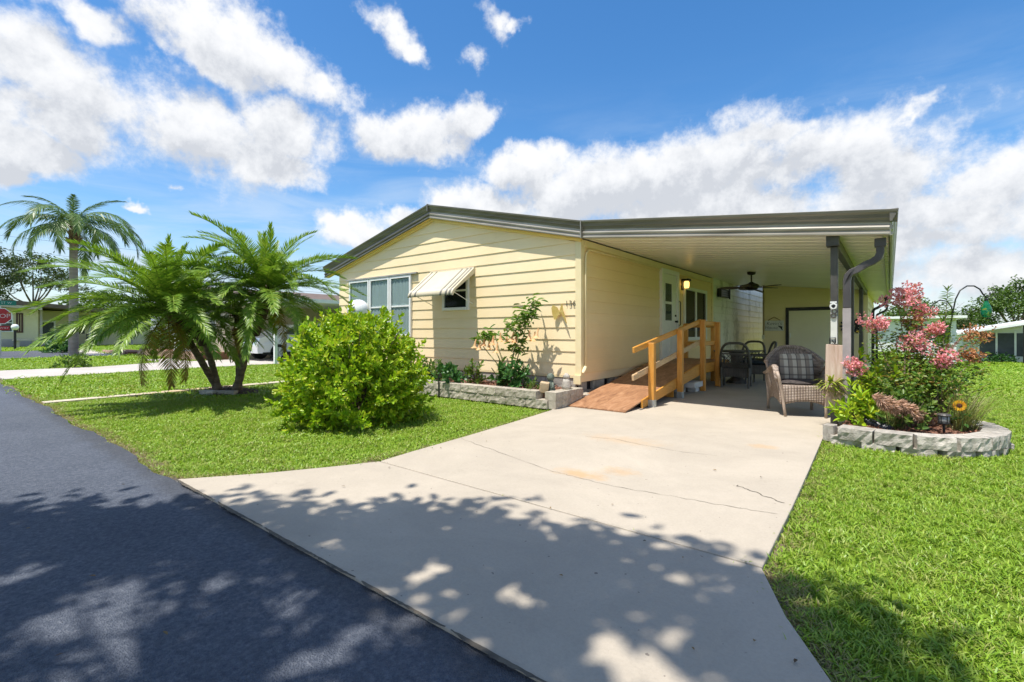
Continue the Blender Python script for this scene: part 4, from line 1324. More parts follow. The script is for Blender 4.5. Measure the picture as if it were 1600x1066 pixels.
def dining_chair(loc, rz, label):
    ch = thing('patio_chair', label, 'chair', loc, rz, 'grey wicker patio chairs around the table')
    W = 0.54
    MB().box(-W / 2 + 0.02, W / 2 - 0.02, -0.24, 0.24, 0.36, 0.42).build('seat', M_wickd, ch, local=True, bevel=0.015)
    mb = MB()
    mb.grid(lambda s, t: Vector(((s - 0.5) * (W - 0.04), -0.245, 0.20 + 0.03 * math.sin(math.pi * s) * (1 - t) + 0.19 * t)), 10, 3)
    mb.grid(lambda s, t: Vector(((0.5 - s) * (W - 0.04), 0.245, 0.20 + 0.03 * math.sin(math.pi * s) * (1 - t) + 0.19 * t)), 10, 3)
    for sg_ in (-1, 1):
        mb.grid(lambda s, t, sg_=sg_: Vector((sg_ * (W / 2 - 0.02), (s - 0.5) * 0.48, 0.22 + 0.16 * t)), 6, 3)
    mb.build('apron', M_wickd, ch, local=True, solid=0.015)
    arch = []
    for i in range(21):
        a = math.pi * i / 20
        arch.append((-(W / 2) * math.copysign(abs(math.cos(a)) ** 0.55, math.cos(a)), 0.25 + 0.12 * math.sin(a) ** 0.8, 0.42 + 0.50 * math.sin(a) ** 0.6))
    MB().tube(arch, 0.026, 8).build('back_frame', M_framed, ch, smooth=True, local=True)
    mb = MB()
    mb.grid(lambda s, t: Vector(((s - 0.5) * (W - 0.06), 0.255 + 0.06 * t, 0.42 + 0.10 * t)), 8, 2)
    mb.build('lower_back', M_wickd, ch, local=True, solid=0.02)
    lt = MB()
    for i in range(-5, 6):
        for d in (-1, 1):
            p0 = Vector((i * 0.075, 0.315, 0.53)); p1 = p0 + Vector((d * 0.15, 0.02, 0.16))
            if abs(p1.x) < W / 2 - 0.02 and abs(p0.x) < W / 2 - 0.02:
                lt.tube([p0, p1], 0.007, 5)
    lt.build('lattice', M_framed, ch, local=True)
    MB().bar((-W / 2 + 0.01, 0.338, 0.70), (W / 2 - 0.01, 0.338, 0.70), 0.02, 0.03).build('cross_rail', M_framed, ch, local=True)
    for sg_ in (-1, 1):
        MB().tube([(sg_ * W / 2, -0.25, 0.60), (sg_ * (W / 2 + 0.02), -0.1, 0.635), (sg_ * (W / 2 + 0.01), 0.15, 0.62), (sg_ * W / 2, 0.29, 0.64)], 0.022, 8).build('arm', M_framed, ch, smooth=True, local=True)
        MB().tube([(sg_ * (W / 2 - 0.01), -0.25, 0.0), (sg_ * (W / 2 - 0.01), -0.25, 0.61)], 0.02, 8).build('leg', M_framed, ch, local=True)
        MB().tube([(sg_ * (W / 2 - 0.02), 0.30, 0.0), (sg_ * (W / 2 - 0.01), 0.25, 0.42)], 0.02, 8).build('leg', M_framed, ch, local=True)
    cushion(0.46, 0.08, 0.44, (0, -0.01, 0.45), mat('seat_pad', (0.02, 0.028, 0.04), (0.05, 0.07, 0.09), 20, 0.9), 'seat_cushion', ch, tilt=rad(-90))
    return ch
TBL = Vector((-3.02, 11.6, 0.005))
c0 = dining_chair((-2.52, 10.75, 0.005), rad(8 + 180), 'grey wicker patio chair with lattice back turned to the driveway')
copy_thing(c0, (-2.62, 12.25, 0.005), rad(-12), 'dark wicker patio chair with arched back on far side of the table')
copy_thing(c0, (-2.34, 11.75, 0.005), rad(-70), 'dark wicker patio chair seen edge-on beside the arched one')
tb_ = thing('patio_table', 'round dark patio table half hidden behind the ramp posts', 'table', (-2.72, 11.62, 0.005))
MB().lathe([(0.46, 0.0), (0.48, 0.012), (0.48, 0.028), (0.46, 0.035)], (-2.72, 11.62, 0.70), 28).build('table_top', M_framed, tb_)
MB().lathe([(0.22, 0.0), (0.20, 0.04), (0.10, 0.12), (0.08, 0.45), (0.14, 0.66), (0.2, 0.695)], (-2.72, 11.62, 0.006), 14).build('pedestal', M_wickd, tb_)

# ------------------------------------------------------------------ plant builders
NR = np.random.default_rng(7)
def unit(a):
    return a / np.maximum(1e-9, np.linalg.norm(a, axis=-1, keepdims=True))

def leaf_mesh(P, Dv, N, L, W, fold=0.12, droop=0.12):
    """many leaves: six-point blades folded along the midrib"""
    P, Dv, N = np.asarray(P, float), unit(np.asarray(Dv, float)), np.asarray(N, float)
    S = unit(np.cross(Dv, N)); N = unit(np.cross(S, Dv))
    L = np.broadcast_to(np.asarray(L, float), (len(P),))[:, None]; W = np.broadcast_to(np.asarray(W, float), (len(P),))[:, None]
    up = N * (W * fold * 2)
    vs = np.stack([P, P + Dv * L * .30 + S * W * .46 + up, P + Dv * L * .68 + S * W * .40 + up * .8 - N * L * droop * .4, P + Dv * L - N * L * droop,
                   P + Dv * L * .68 - S * W * .40 + up * .8 - N * L * droop * .4, P + Dv * L * .30 - S * W * .46 + up], 1).reshape(-1, 3)
    i = np.arange(len(P)) * 6
    f1 = np.stack([i, i + 1, i + 2, i + 3], 1); f2 = np.stack([i, i + 3, i + 4, i + 5], 1)
    return vs, np.concatenate([f1, f2])

def quads_obj(name, vs, fs, m, parent=None, kind=None, local=False):
    me = bpy.data.meshes.new(name)
    vs = np.asarray(vs, float)
    if parent is not None and not local:
        vs = vs - np.array(wloc(parent))
    nv, nf, k = len(vs), len(fs), fs.shape[1]
    me.vertices.add(nv); me.vertices.foreach_set('co', vs.ravel())
    me.loops.add(nf * k); me.loops.foreach_set('vertex_index', fs.ravel().astype(np.int32))
    me.polygons.add(nf); me.polygons.foreach_set('loop_start', np.arange(nf, dtype=np.int32) * k)
    me.update(calc_edges=True)
    me.materials.append(m)
    o = bpy.data.objects.new(name, me); COL.objects.link(o); o.parent = parent
    if kind: o['kind'] = kind
    return o

def frond_mesh(name, L, droop, nl, ll, lw, seed, vee=0.35, ldroop=0.35, start=0.14, m=None, stiff=0.0, tipbeta=28, basebeta=74):
    r = random.Random(seed)
    N = 26
    pts, tan = [], []
    x = z = 0.0
    twist = r.uniform(-0.25, 0.25)
    for i in range(N + 1):
        s = i / N
        th = -droop * s ** 1.35
        tan.append((math.cos(th), twist * s * 0.4, math.sin(th)))
        pts.append((x, 0.10 * twist * s * s * L, z))
        x += L / N * math.cos(th); z += L / N * math.sin(th)
    mb = MB()
    mb.tube(pts, [0.013 * (1 - 0.8 * i / N) * (L / 1.6) ** .5 for i in range(N + 1)], 4)
    P, V, F = [], [], []
    for i in range(nl):
        s = start + (1 - start) * (i + 0.5) / nl
        k_ = s * N; a = int(min(N - 1, k_)); fr = k_ - a
        p = Vector(pts[a]).lerp(Vector(pts[a + 1]), fr)
        t = Vector(tan[a]).lerp(Vector(tan[a + 1]), fr).normalized()
        side = Vector((0, 1, 0)); side = (side - t * side.dot(t)).normalized()
        up = side.cross(t) * -1
        if up.z < 0: up = -up
        env = (0.55 + 0.45 * math.sin(math.pi * min(1, (s - start) / (1 - start) * 1.15 + 0.12))) * (1 if s < .85 else 1 - (s - .85) * 2.2)
        beta = rad(basebeta - (basebeta - tipbeta) * s ** 1.4)
        for sg_ in (-1, 1):
            l_ = ll * env * r.uniform(0.85, 1.12)
            b_ = beta + r.uniform(-.12, .12)
            d = (t * math.cos(b_) + side * (sg_ * math.sin(b_)) + up * (vee + r.uniform(-.15, .15))).normalized()
            wdir = d.cross(up).normalized() * lw * r.uniform(.8, 1.15)
            wdir = wdir + up * r.uniform(-.35, .35) * lw
            dr = Vector((0, 0, -1)) * l_ * ldroop * r.uniform(.5, 1.3)
            m1 = p + d * l_ * .45 + dr * .22
            tp = p + d * l_ * .97 + dr
            o = len(mb.v)
            mb.v += [tuple(p - wdir * .3), tuple(p + wdir * .3), tuple(m1 + wdir * .5), tuple(m1 - wdir * .5), tuple(tp)]
            mb.f += [(o, o + 1, o + 2, o + 3), (o + 3, o + 2, o + 4)]
    me = bpy.data.meshes.new(name)
    me.from_pydata(mb.v, [], mb.f); me.update()
    me.materials.append(m)
    return me

M_palm = leafmat('palm_leaf', [(0.11, 0.22, 0.024), (0.18, 0.31, 0.032), (0.26, 0.40, 0.05), (0.14, 0.27, 0.03), (0.36, 0.45, 0.08)], 0.34, 0.38, spec=0.4)
M_palmy = leafmat('palm_leaf_yellowing', [(0.20, 0.22, 0.03), (0.32, 0.24, 0.03), (0.28, 0.15, 0.03), (0.16, 0.20, 0.03)], 0.30, 0.45)
M_queen = leafmat('queen_palm_leaf', [(0.06, 0.13, 0.026), (0.10, 0.18, 0.04), (0.15, 0.23, 0.06), (0.08, 0.15, 0.035)], 0.28, 0.4, spec=0.4)
M_bark = mat('palm_bark', (0.10, 0.075, 0.05), (0.22, 0.17, 0.12), 7, 0.9, 1.0, 25, stretch=(1, 1, 3))
M_boot = mat('palm_boot', (0.035, 0.022, 0.014), (0.10, 0.065, 0.04), 9, 0.95, 1.0, 30)
M_qbark = mat('queen_bark', (0.24, 0.20, 0.165), (0.34, 0.29, 0.245), 3, 0.9, 0.5, 20, stretch=(1, 1, 4))
M_twig = mat('twig_bark', (0.12, 0.085, 0.055), (0.20, 0.15, 0.10), 9, 0.9, 0.5, 40)
M_mulch = mat('mulch', (0.10, 0.045, 0.028), (0.26, 0.12, 0.075), 22, 0.95, 0.9, 50)
M_mulchd = mat('dark_mulch', (0.035, 0.022, 0.016), (0.10, 0.06, 0.04), 22, 0.95, 0.9, 50)
M_chip = leafmat('mulch_chip', [(0.16, 0.075, 0.045), (0.28, 0.13, 0.08), (0.10, 0.05, 0.035), (0.34, 0.20, 0.13)], 0.0, 0.9)
M_chipd = leafmat('dark_mulch_chip', [(0.05, 0.03, 0.022), (0.09, 0.055, 0.038), (0.14, 0.09, 0.06)], 0.0, 0.9)

PF = [frond_mesh('frond', 1.30, 0.75, 60, 0.25, 0.014, 1, 0.35, 0.15, 0.12, M_palm, tipbeta=16, basebeta=46),
      frond_mesh('frond', 1.75, 1.05, 84, 0.30, 0.018, 2, 0.50, 0.28, 0.10, M_palm),
      frond_mesh('frond', 1.80, 1.00, 88, 0.31, 0.018, 3, 0.45, 0.34, 0.10, M_palm),
      frond_mesh('frond', 1.70, 0.95, 84, 0.31, 0.018, 4, 0.38, 0.42, 0.10, M_palm),
      frond_mesh('frond', 1.35, 0.9, 60, 0.27, 0.014, 5, 0.10, 0.55, 0.15, M_palmy),
      frond_mesh('frond', 1.75, 1.30, 86, 0.30, 0.018, 6, 0.40, 0.36, 0.10, M_palm)]

def date_palm(base, crown, label, nfr, seed, scale=1.0, size=1.0):
    r = random.Random(seed)
    t = thing('date_palm', label, 'palm tree', base, 0, 'palms in the clump on the front lawn')
    base, crown = Vector(base), Vector(crown)
    bow = Vector((r.uniform(-.08, .08), r.uniform(-.08, .08), 0)) + (crown - base).cross(Vector((0, 0, 1))) * 0.02
    pts, rs = [], []
    n = 22
    for i in range(n + 1):
        s = i / n
        p = base.lerp(crown, s) + bow * math.sin(math.pi * s) + Vector((0, 0, 0.10 * math.sin(math.pi * s)))
        pts.append(p)
        rs.append((0.075 if s < .06 else 0.056 + 0.006 * (i % 2) + 0.05 * max(0, s - .55)) * size)
    pts[0] = pts[0] - Vector((0, 0, 0.05))
    MB().tube(pts, rs, 9).build('trunk', M_bark, t)
    # skirt of old leaf bases
    bt = MB()
    for i in range(70):
        s = r.uniform(0.62, 1.02)
        p = base.lerp(crown, s) + Vector((0, 0, 0.10 * math.sin(math.pi * min(1, s))))
        a = r.uniform(0, 2 * math.pi)
        d = Vector((math.cos(a), math.sin(a), r.uniform(-.3, 1.0))).normalized()
        q = p + d * r.uniform(.10, .22) * size
        bt.tube([p + d * 0.03, q], [0.022, 0.008], 4)
    bt.tube([base.lerp(crown, .6), base.lerp(crown, .8) + Vector((0, 0, .05)), crown + Vector((0, 0, .10))], [0.075 * size, 0.105 * size, 0.06 * size], 9)
    bt.build('leaf_bases', M_boot, t)
    w = wloc(t)
    for i in range(nfr):
        s = (i + 0.5) / nfr
        az = i * 2.39996 + r.uniform(-.25, .25)
        el = rad(78 - 92 * s ** 0.95 + r.uniform(-9, 9)) if s > .08 else rad(r.uniform(62, 84))
        k = 0 if s < .12 else (1, 5)[i % 2] if s < .48 else (2, 5)[i % 2] if s < .74 else 3
        if s > .95 and r.random() < .6: k = 4; el -= rad(35)
        sc_ = scale * r.uniform(.88, 1.10)
        inst('frond', PF[k], t, crown + Vector((math.cos(az), math.sin(az), 0)) * 0.05 - w + Vector((0, 0, 0.10 - .18 * s)), (r.uniform(-.35, .35), -el, az), sc_)
    return t
pb = gnd(357, 610)
def off(p, dx, dy): return (p.x + dx, p.y + dy, -0.02)
date_palm(off(pb, -0.16, -0.12), pix(262, 486, 7.8), 'pygmy date palm leaning furthest left out of the lawn clump', 66, 11, 0.93)
date_palm(off(pb, -0.02, -0.16), pix(300, 488, 8.8), 'second pygmy date palm of the clump, leaning gently left', 30, 12, 0.80)
date_palm(off(pb, 0.20, 0.10), pix(374, 490, 8.9), 'upright slender pygmy date palm in the middle of the clump', 14, 13, 0.62, 0.9)
date_palm(off(pb, 0.30, 0.02), pix(418, 456, 8.5), 'pygmy date palm nearest the house with dark shaggy trunk', 62, 14, 0.88, 1.25)
# mulch ring with two pale edging stones
mb = MB()
ring = [(pb.x + (0.72 + .08 * math.sin(5 * a)) * math.cos(a) + 0.08, pb.y + (0.46 + .05 * math.sin(3 * a)) * math.sin(a), -0.004 + 0.0) for a in [i * math.pi / 16 for i in range(32)]]
mb.add(ring + [(pb.x + .05, pb.y, 0.055)], [(i, (i + 1) % 32, 32) for i in range(32)])
o = mb.build('palm_bed', M_mulchd); tag(o, 'dark mulch ring at the foot of the palm clump', kind='structure')
for i, (dx, rz) in enumerate(((0.05, 0.7), (0.37, 0.95))):
    me = rough_block(0.34, 0.12, 0.075, 40 + i, 0.005)
    me.materials.append(M_block)
    e = inst('edging_stone', me, None, (pb.x + dx + .16, pb.y - 0.42 + .20 * i, -0.02), (0, 0, rad(20 + 12 * i)))
    tag(e, ['flat pale edging stone in front of the palm mulch, left one', 'flat pale edging stone in front of the palm mulch, right one'][i], 'stone', 'edging stones at the palm bed')

def chips(name, region, n, zf_, m, label, size=0.03, seed=0):
    """loose bark chips as one mass"""
    g = np.random.default_rng(seed)
    pts = []
    while len(pts) < n:
        x, y = g.uniform(region[0], region[1]), g.uniform(region[2], region[3])
        if zf_(x, y) is not None:
            pts.append((x, y, zf_(x, y)))
    P = np.array(pts)
    Dv = unit(np.concatenate([g.normal(size=(n, 2)), g.normal(0, .3, (n, 1))], 1))
    vs, fs = leaf_mesh(P, Dv, np.concatenate([g.normal(0, .4, (n, 2)), np.ones((n, 1))], 1), g.uniform(.6, 1.8, n) * size, g.uniform(.3, .6, n) * size, .1, 0)
    o = quads_obj(name, vs, fs, m)
    tag(o, label, kind='stuff')
    return o
chips('mulch_chips', (pb.x - .8, pb.x + .95, pb.y - .6, pb.y + .6), 700, lambda x, y: (0.062 - 0.06 * (((x - pb.x - .06) / .75) ** 2 + ((y - pb.y) / .48) ** 2)) if ((x - pb.x - .06) / .75) ** 2 + ((y - pb.y) / .48) ** 2 < 1.05 else None,
      M_chipd, 'dark bark chips around the palm trunks', 0.035, 3)

# ---- queen palm on the neighbouring lot
QF = [frond_mesh('frond', 3.3, 1.75, 90, 0.58, 0.034, 21, 0.10, 0.75, 0.10, M_queen), frond_mesh('frond', 3.5, 2.1, 95, 0.62, 0.034, 22, 0.05, 0.85, 0.10, M_queen),
      frond_mesh('frond', 2.6, 1.1, 80, 0.46, 0.034, 23, 0.2, 0.5, 0.10, M_queen, basebeta=50)]
def queen_palm(base, h, r0, label, nfr, seed, sc_=1.0):
    r = random.Random(seed)
    t = thing('queen_palm', label, 'palm tree', base)
    b = Vector(base)
    pts = [b + Vector((0, 0, -0.1)), b + Vector((0, 0, .3)), b + Vector((0.03, 0, h * .4)), b + Vector((0, 0.03, h * .8)), b + Vector((0, 0, h))]
    tr = MB()
    N = 36
    tr.tube([b + Vector((0.03 * math.sin(i / 9), 0, -0.1 + (h + .1) * i / N)) for i in range(N + 1)], [r0 * (1.25 if i == 0 else 1.0 - .25 * i / N + .02 * (i % 2)) for i in range(N + 1)], 12)
    tr.build('trunk', M_qbark, t, smooth=True)
    bt = MB()
    for i in range(60):
        a, zz = r.uniform(0, 6.28), r.uniform(-.25, .75)
        d = Vector((math.cos(a), math.sin(a), 0))
        bt.tube([b + Vector((0, 0, h + zz)) + d * r0 * .5, b + Vector((0, 0, h + zz + .22)) + d * (r0 * (1.75 - .9 * max(0, zz)))], [.08, .03], 4)
    bt.tube([b + Vector((0, 0, h - .1)), b + Vector((0, 0, h + .45)), b + Vector((0, 0, h + 1.2))], [r0 * .8, r0 * 1.0, r0 * .3], 8)
    bt.build('leaf_bases', mat('queen_boot', (0.17, 0.11, 0.07), (0.32, 0.22, 0.15), 6, 0.9, 0.8, 20), t)
    for i in range(nfr):
        s = (i + .5) / nfr
        az = i * 2.39996 + 1.3 + r.uniform(-.2, .2)
        el = rad(54 - 60 * s + r.uniform(-7, 7))
        inst('frond', QF[2] if s < .12 else QF[i % 2], t, Vector((0, 0, h + .95 - .3 * s)), (r.uniform(-.2, .2), -el, az), sc_ * r.uniform(.9, 1.08))
    return t
qb = gnd(115, 555)
queen_palm((qb.x, qb.y, -0.03), 5.75, 0.205, 'tall grey-trunked queen palm with drooping crown on the neighbouring lot', 21, 5, 0.97)

# ---- clipped bush on the front lawn
M_bush = leafmat('bush_leaf', [(0.19, 0.37, 0.016), (0.32, 0.52, 0.02), (0.46, 0.60, 0.03), (0.26, 0.46, 0.018), (0.60, 0.62, 0.055), (0.17, 0.33, 0.015), (0.42, 0.57, 0.024)], 0.38, 0.38)
def shrub_leaves(n_sh, per, surf, L, W, g, spread=0.10, shoot=0.16, radial=0.8):
    """leaves set round many little shoots; surf(g) -> point, outward direction"""
    Ps, Ds, Ns = [], [], []
    for _ in range(n_sh):
        p, o_ = surf(g)
        ax = unit(np.array(o_) * radial + np.array([0, 0, .55]) + g.normal(0, .35, 3))
        ln = shoot * g.uniform(.5, 1.4)
        for j in range(per):
            s = j / per
            a = j * 2.4 + g.uniform(-.4, .4)
            e1 = unit(np.cross(ax, [0.3, 0.2, 1.0])); e2 = np.cross(ax, e1)
            d = (e1 * math.cos(a) + e2 * math.sin(a)) * (1 - .55 * s) + ax * (.35 + .8 * s)
            Ps.append(np.array(p) + ax * ln * s + g.normal(0, .012, 3)); Ds.append(d); Ns.append(ax + g.normal(0, .25, 3))
    n = len(Ps)
    return leaf_mesh(np.array(Ps), np.array(Ds), np.array(Ns), g.uniform(.7, 1.25, n) * L, g.uniform(.75, 1.2, n) * W)
bc = gnd(541, 663); bc = Vector((bc.x, bc.y, -0.02)) + Vector((-math.sin(YAW), math.cos(YAW), 0)) * 0.35
bush = thing('round_bush', 'big rounded lime-green bush on the front lawn', 'bush', bc)
def bush_surf(g):
    d = unit(g.normal(size=3))
    a_ = math.atan2(d[1], d[0])
    k = 1 + .10 * math.sin(5 * a_ + 3 * d[2]) + .07 * math.sin(9 * a_ - 7 * d[2] + 1) + .06 * math.sin(11 * d[2] + 3 * a_) + g.normal(0, .06)
    k *= g.choice([1.08, 1.0, .95, .86, .72])
    zz = d[2]
    if zz < 0:
        q = math.sqrt(max(.02, d[0] ** 2 + d[1] ** 2))
        f_ = (1 + .04 * abs(zz)) * .67 / q
        return (bc.x + d[0] * f_ * k, bc.y + d[1] * f_ * k, max(.04, 0.56 + zz * .54)), d
    return (bc.x + d[0] * .67 * k, bc.y + d[1] * .67 * k, 0.54 + zz * .67 * k), d
vs, fs = shrub_leaves(1050, 19, bush_surf, 0.070, 0.040, np.random.default_rng(2), shoot=.17)
quads_obj('foliage', vs, fs, M_bush, bush, 'stuff')
st = MB()
for i in range(26):
    a = R.uniform(0, 6.28); rr = R.uniform(.2, .72)
    q = bc + Vector((math.cos(a) * rr, math.sin(a) * rr, R.uniform(.4, 1.25)))
    st.tube([bc + Vector((R.uniform(-.12, .12), R.uniform(-.12, .12), -.02)), bc.lerp(q, .5) + Vector((0, 0, .12)), q], [.016, .011, .005], 5)
st.build('stem', M_twig, bush)
# globe lamp standing behind it
gp = pix(560, 485, 6.95)
lampp = thing('globe_lamp_post', 'white globe yard lamp numbered 36 rising behind the round bush', 'lamp', (gp.x, gp.y, -0.03))
MB().tube([(gp.x, gp.y, -0.05), (gp.x, gp.y, gp.z - .17)], 0.035, 10).build('post', M_black, lampp)
MB().lathe([(0.05, 0), (0.075, .02), (0.075, .045)], (gp.x, gp.y, gp.z - .19), 14).build('collar', M_black, lampp)
M_globe = mat('opal_globe', (0.82, 0.82, 0.80), None, rough=0.25, coat=0.4)
MB().lathe([(0.158 * math.sin(math.pi * i / 16) + .0005, -0.158 * math.cos(math.pi * i / 16)) for i in range(1, 16)], gp, 28).build('globe', M_globe, lampp, smooth=True)
dirc = Vector((0 - gp.x, 0 - gp.y, 0)).normalized()
ang = math.atan2(dirc.y, dirc.x) - rad(34)
dd = Vector((math.cos(ang), math.sin(ang), 0))
text('digits', '36', 0.115, M_ink, gp + dd * 0.1545 + Vector((0, 0, .01)), (rad(90), 0, ang + rad(90)), lampp, extrude=0.004)

# ------------------------------------------------------------------ block-edged bed along the gable
M_edge = mat('edging_block', (0.31, 0.27, 0.21), (0.48, 0.43, 0.35), 13, 0.92, 1.0, 60, rnd=0.12)
M_edge2 = mat('grey_edging_block', (0.30, 0.27, 0.225), (0.52, 0.475, 0.41), 13, 0.92, 1.0, 60, rnd=0.12)
bed = thing('foundation_bed', 'low two-course concrete block planter along the front of the yellow house', 'planter', (-5.8, 6.4, -0.03))
VARB = []
for i in range(5):
    me = rough_block(0.395, 0.18, 0.130, 60 + i, 0.006); me.materials.append(M_edge); VARB.append(me)
VART = []
for i in range(4):
    me = rough_block(0.395, 0.20, 0.118, 70 + i, 0.004); me.materials.append(M_edge); VART.append(me)
w = wloc(bed)
def lay(me, x, y, z, rz): inst('block', me, bed, Vector((x, y, z)) - w, (0, 0, rz))
x = -8.6; i = 0
while x < -3.98:
    lay(VARB[i % 5], x, 5.985, 0.0, 0); x += 0.40; i += 1
x = -8.4
while x < -4.05:
    lay(VART[i % 4], x, 5.985, 0.133, 0); x += 0.40; i += 1
for row, zz in ((VARB, 0.0), (VART, 0.133)):
    y = 6.13 + (0.0 if zz == 0 else 0.0)
    for j in range(3):
        if j == 2 and zz > 0: break
        lay(row[(i + j) % 4], -3.965, y + 0.40 * j, zz, rad(90))
MB().box(-8.8, -4.06, 6.08, 7.0, -0.03, 0.195).build('soil', M_mulch, bed)
chips('mulch_chips', (-8.4, -4.1, 6.08, 7.0), 2600, lambda x, y: 0.203, M_chip, 'reddish bark chips in the bed against the house', 0.04, 9)

M_brug = leafmat('angel_leaf', [(0.07, 0.17, 0.025), (0.11, 0.23, 0.03), (0.16, 0.28, 0.04), (0.20, 0.30, 0.06)], 0.35, 0.45)
M_peach = leafmat('peach_flower', [(0.80, 0.50, 0.24), (0.85, 0.58, 0.32), (0.78, 0.42, 0.20)], 0.35, 0.6)
M_shr = leafmat('small_shrub_leaf', [(0.06, 0.14, 0.025), (0.10, 0.20, 0.03), (0.18, 0.26, 0.04), (0.13, 0.20, 0.05)], 0.35, 0.4)
M_grn = leafmat('broad_green_leaf', [(0.035, 0.12, 0.03), (0.06, 0.17, 0.04), (0.09, 0.20, 0.05)], 0.3, 0.35)
g = np.random.default_rng(31)
bz = thing('angel_trumpet', 'tall leggy angel trumpet with hanging peach blooms against the wall', 'plant', (-5.05, 6.55, 0.19))
def wallpt(u, v, y):          # pixel -> point on the plane Y = y
    a = pix(u, v, 1.0) - Vector((0, 0, CAMH)); d = Vector((a.x, a.y, a.z)); k = y / d.y
    return Vector((d.x * k, d.y * k, CAMH + d.z * k))
stems = [[(786, 600), (778, 570), (760, 548), (748, 532)], [(788, 600), (780, 560), (768, 535), (762, 523)], [(790, 600), (785, 565), (778, 540), (774, 525)],
         [(792, 600), (800, 565), (806, 535), (812, 505), (828, 478)], [(794, 600), (806, 570), (814, 540), (822, 510), (834, 470)], [(790, 602), (778, 590), (768, 575)]]
sb = MB()
ends = []
for i, s_ in enumerate(stems):
    yy = 6.55 + 0.06 * (i % 3)
    P = [wallpt(u, v, yy + .02 * j) for j, (u, v) in enumerate(s_)]
    sb.tube(P, [0.013 - .002 * j for j in range(len(P))], 6)
    ends.append(P)
sb.build('stem', mat('green_stem', (0.16, 0.18, 0.06), (0.25, 0.22, 0.10), 8, 0.7), bz)
Ps, Ds, Ns = [], [], []
def leafburst(c, n, rad_, up=0.1):
    for j in range(n):
        a = g.uniform(0, 6.28)
        Ps.append(np.array(c) + g.normal(0, rad_ * .35, 3)); Ds.append([math.cos(a), math.sin(a), g.uniform(-.7, .5) + up]); Ns.append([g.normal(0, .3), g.normal(0, .3), 1])
for P in ends[:3]: leafburst(P[-1], 16, .14)
for P in ends[3:5]:
    for t_ in (.45, .6, .75, .88, 1.0):
        k_ = t_ * (len(P) - 1); a = min(len(P) - 2, int(k_)); leafburst(P[a].lerp(P[a + 1], k_ - a), 15, .16, .25)
leafburst(wallpt(812, 500, 6.6), 40, .28); leafburst(wallpt(826, 490, 6.6), 30, .2); leafburst(wallpt(760, 523, 6.6), 26, .2); leafburst(wallpt(802, 545, 6.6), 20, .2); leafburst(wallpt(795, 515, 6.6), 18, .2)
n1 = len(Ps)
vs, fs = leaf_mesh(np.array(Ps), np.array(Ds), np.array(Ns), g.uniform(.10, .17, n1), g.uniform(.035, .055, n1), .1, .35)
quads_obj('foliage', vs, fs, M_brug, bz, 'stuff')
for i, (u, v) in enumerate([(742, 538), (749, 541), (756, 535), (764, 540), (770, 533), (776, 545), (782, 528), (792, 530), (800, 527), (806, 529), (827, 525), (834, 527), (839, 522)]):
    p = wallpt(u, v, 6.50 + .03 * (i % 4))
    tilt = Vector((R.uniform(-.03, .03), R.uniform(-.05, 0), 0))
    fl = MB()
    prof = [(0.012, 0.095), (0.015, 0.04), (0.027, -0.025), (0.056, -0.07), (0.065, -0.075)]
    vs_ = []
    for r_, z_ in prof:
        for j in range(10):
            a = 2 * math.pi * j / 10
            vs_.append(p + Vector((r_ * math.cos(a), r_ * math.sin(a), z_ + (0.014 * (j % 2) if r_ > .06 else 0))) + tilt * (-z_ * 8))
    fl.add(vs_, [(a * 10 + j, a * 10 + (j + 1) % 10, (a + 1) * 10 + (j + 1) % 10, (a + 1) * 10 + j) for a in range(4) for j in range(10)])
    fl.build('bloom', M_peach, bz, smooth=True)

def shrub(name, label, cat, c, rx, ry, h, n_sh, per, L, W, m, seed, group=None, shoot=.10):
    t = thing(name, label, cat, c, 0, group)
    gg = np.random.default_rng(seed)
    def surf(q):
        d = unit(q.normal(size=3)); d[2] = abs(d[2])
        k = q.uniform(.45, 1.0) * (1 + .15 * math.sin(4 * math.atan2(d[1], d[0])))
        return (c[0] + d[0] * rx * k, c[1] + d[1] * ry * k, c[2] + .02 + d[2] * h * k), d
    vs, fs = shrub_leaves(n_sh, per, surf, L, W, gg, shoot=shoot)
    quads_obj('foliage', vs, fs, m, t, 'stuff')
    sb = MB()
    for i in range(8):
        a = gg.uniform(0, 6.28)
        sb.tube([(c[0], c[1], c[2] - .02), (c[0] + rx * .6 * math.cos(a), c[1] + ry * .6 * math.sin(a), c[2] + h * .75)], [.007, .003], 4)
    sb.build('stem', M_twig, t)
    return t
shrub('leafy_plant', 'broad-leaved green plant at the foot of the angel trumpet', 'plant', (-5.10, 6.50, .20), .30, .24, .34, 46, 9, .105, .062, M_grn, 41)
shrub('leafy_plant', 'low yellow-green plant in the bed next to the round bush', 'plant', (-6.90, 6.42, .20), .26, .22, .30, 40, 9, .075, .04, M_shr, 42)
shrub('leafy_plant', 'low grey-green plant at the dark far end of the bed', 'plant', (-7.35, 6.45, .20), .25, .22, .34, 40, 9, .07, .04, M_shr, 43)
shrub('leafy_plant', 'straggly broad-leaved plant trailing over the bed edging', 'plant', (-6.25, 6.05, .20), .26, .16, .30, 24, 8, .10, .06, M_grn, 44)
shrub('leafy_plant', 'small upright plant just left of the angel trumpet', 'plant', (-6.0, 6.5, .20), .14, .14, .42, 22, 8, .09, .045, M_shr, 45)
shrub('leafy_plant', 'tiny yellowish seedling at the right end of the bed', 'plant', (-4.45, 6.18, .20), .12, .09, .10, 14, 7, .05, .025, M_shr, 46)
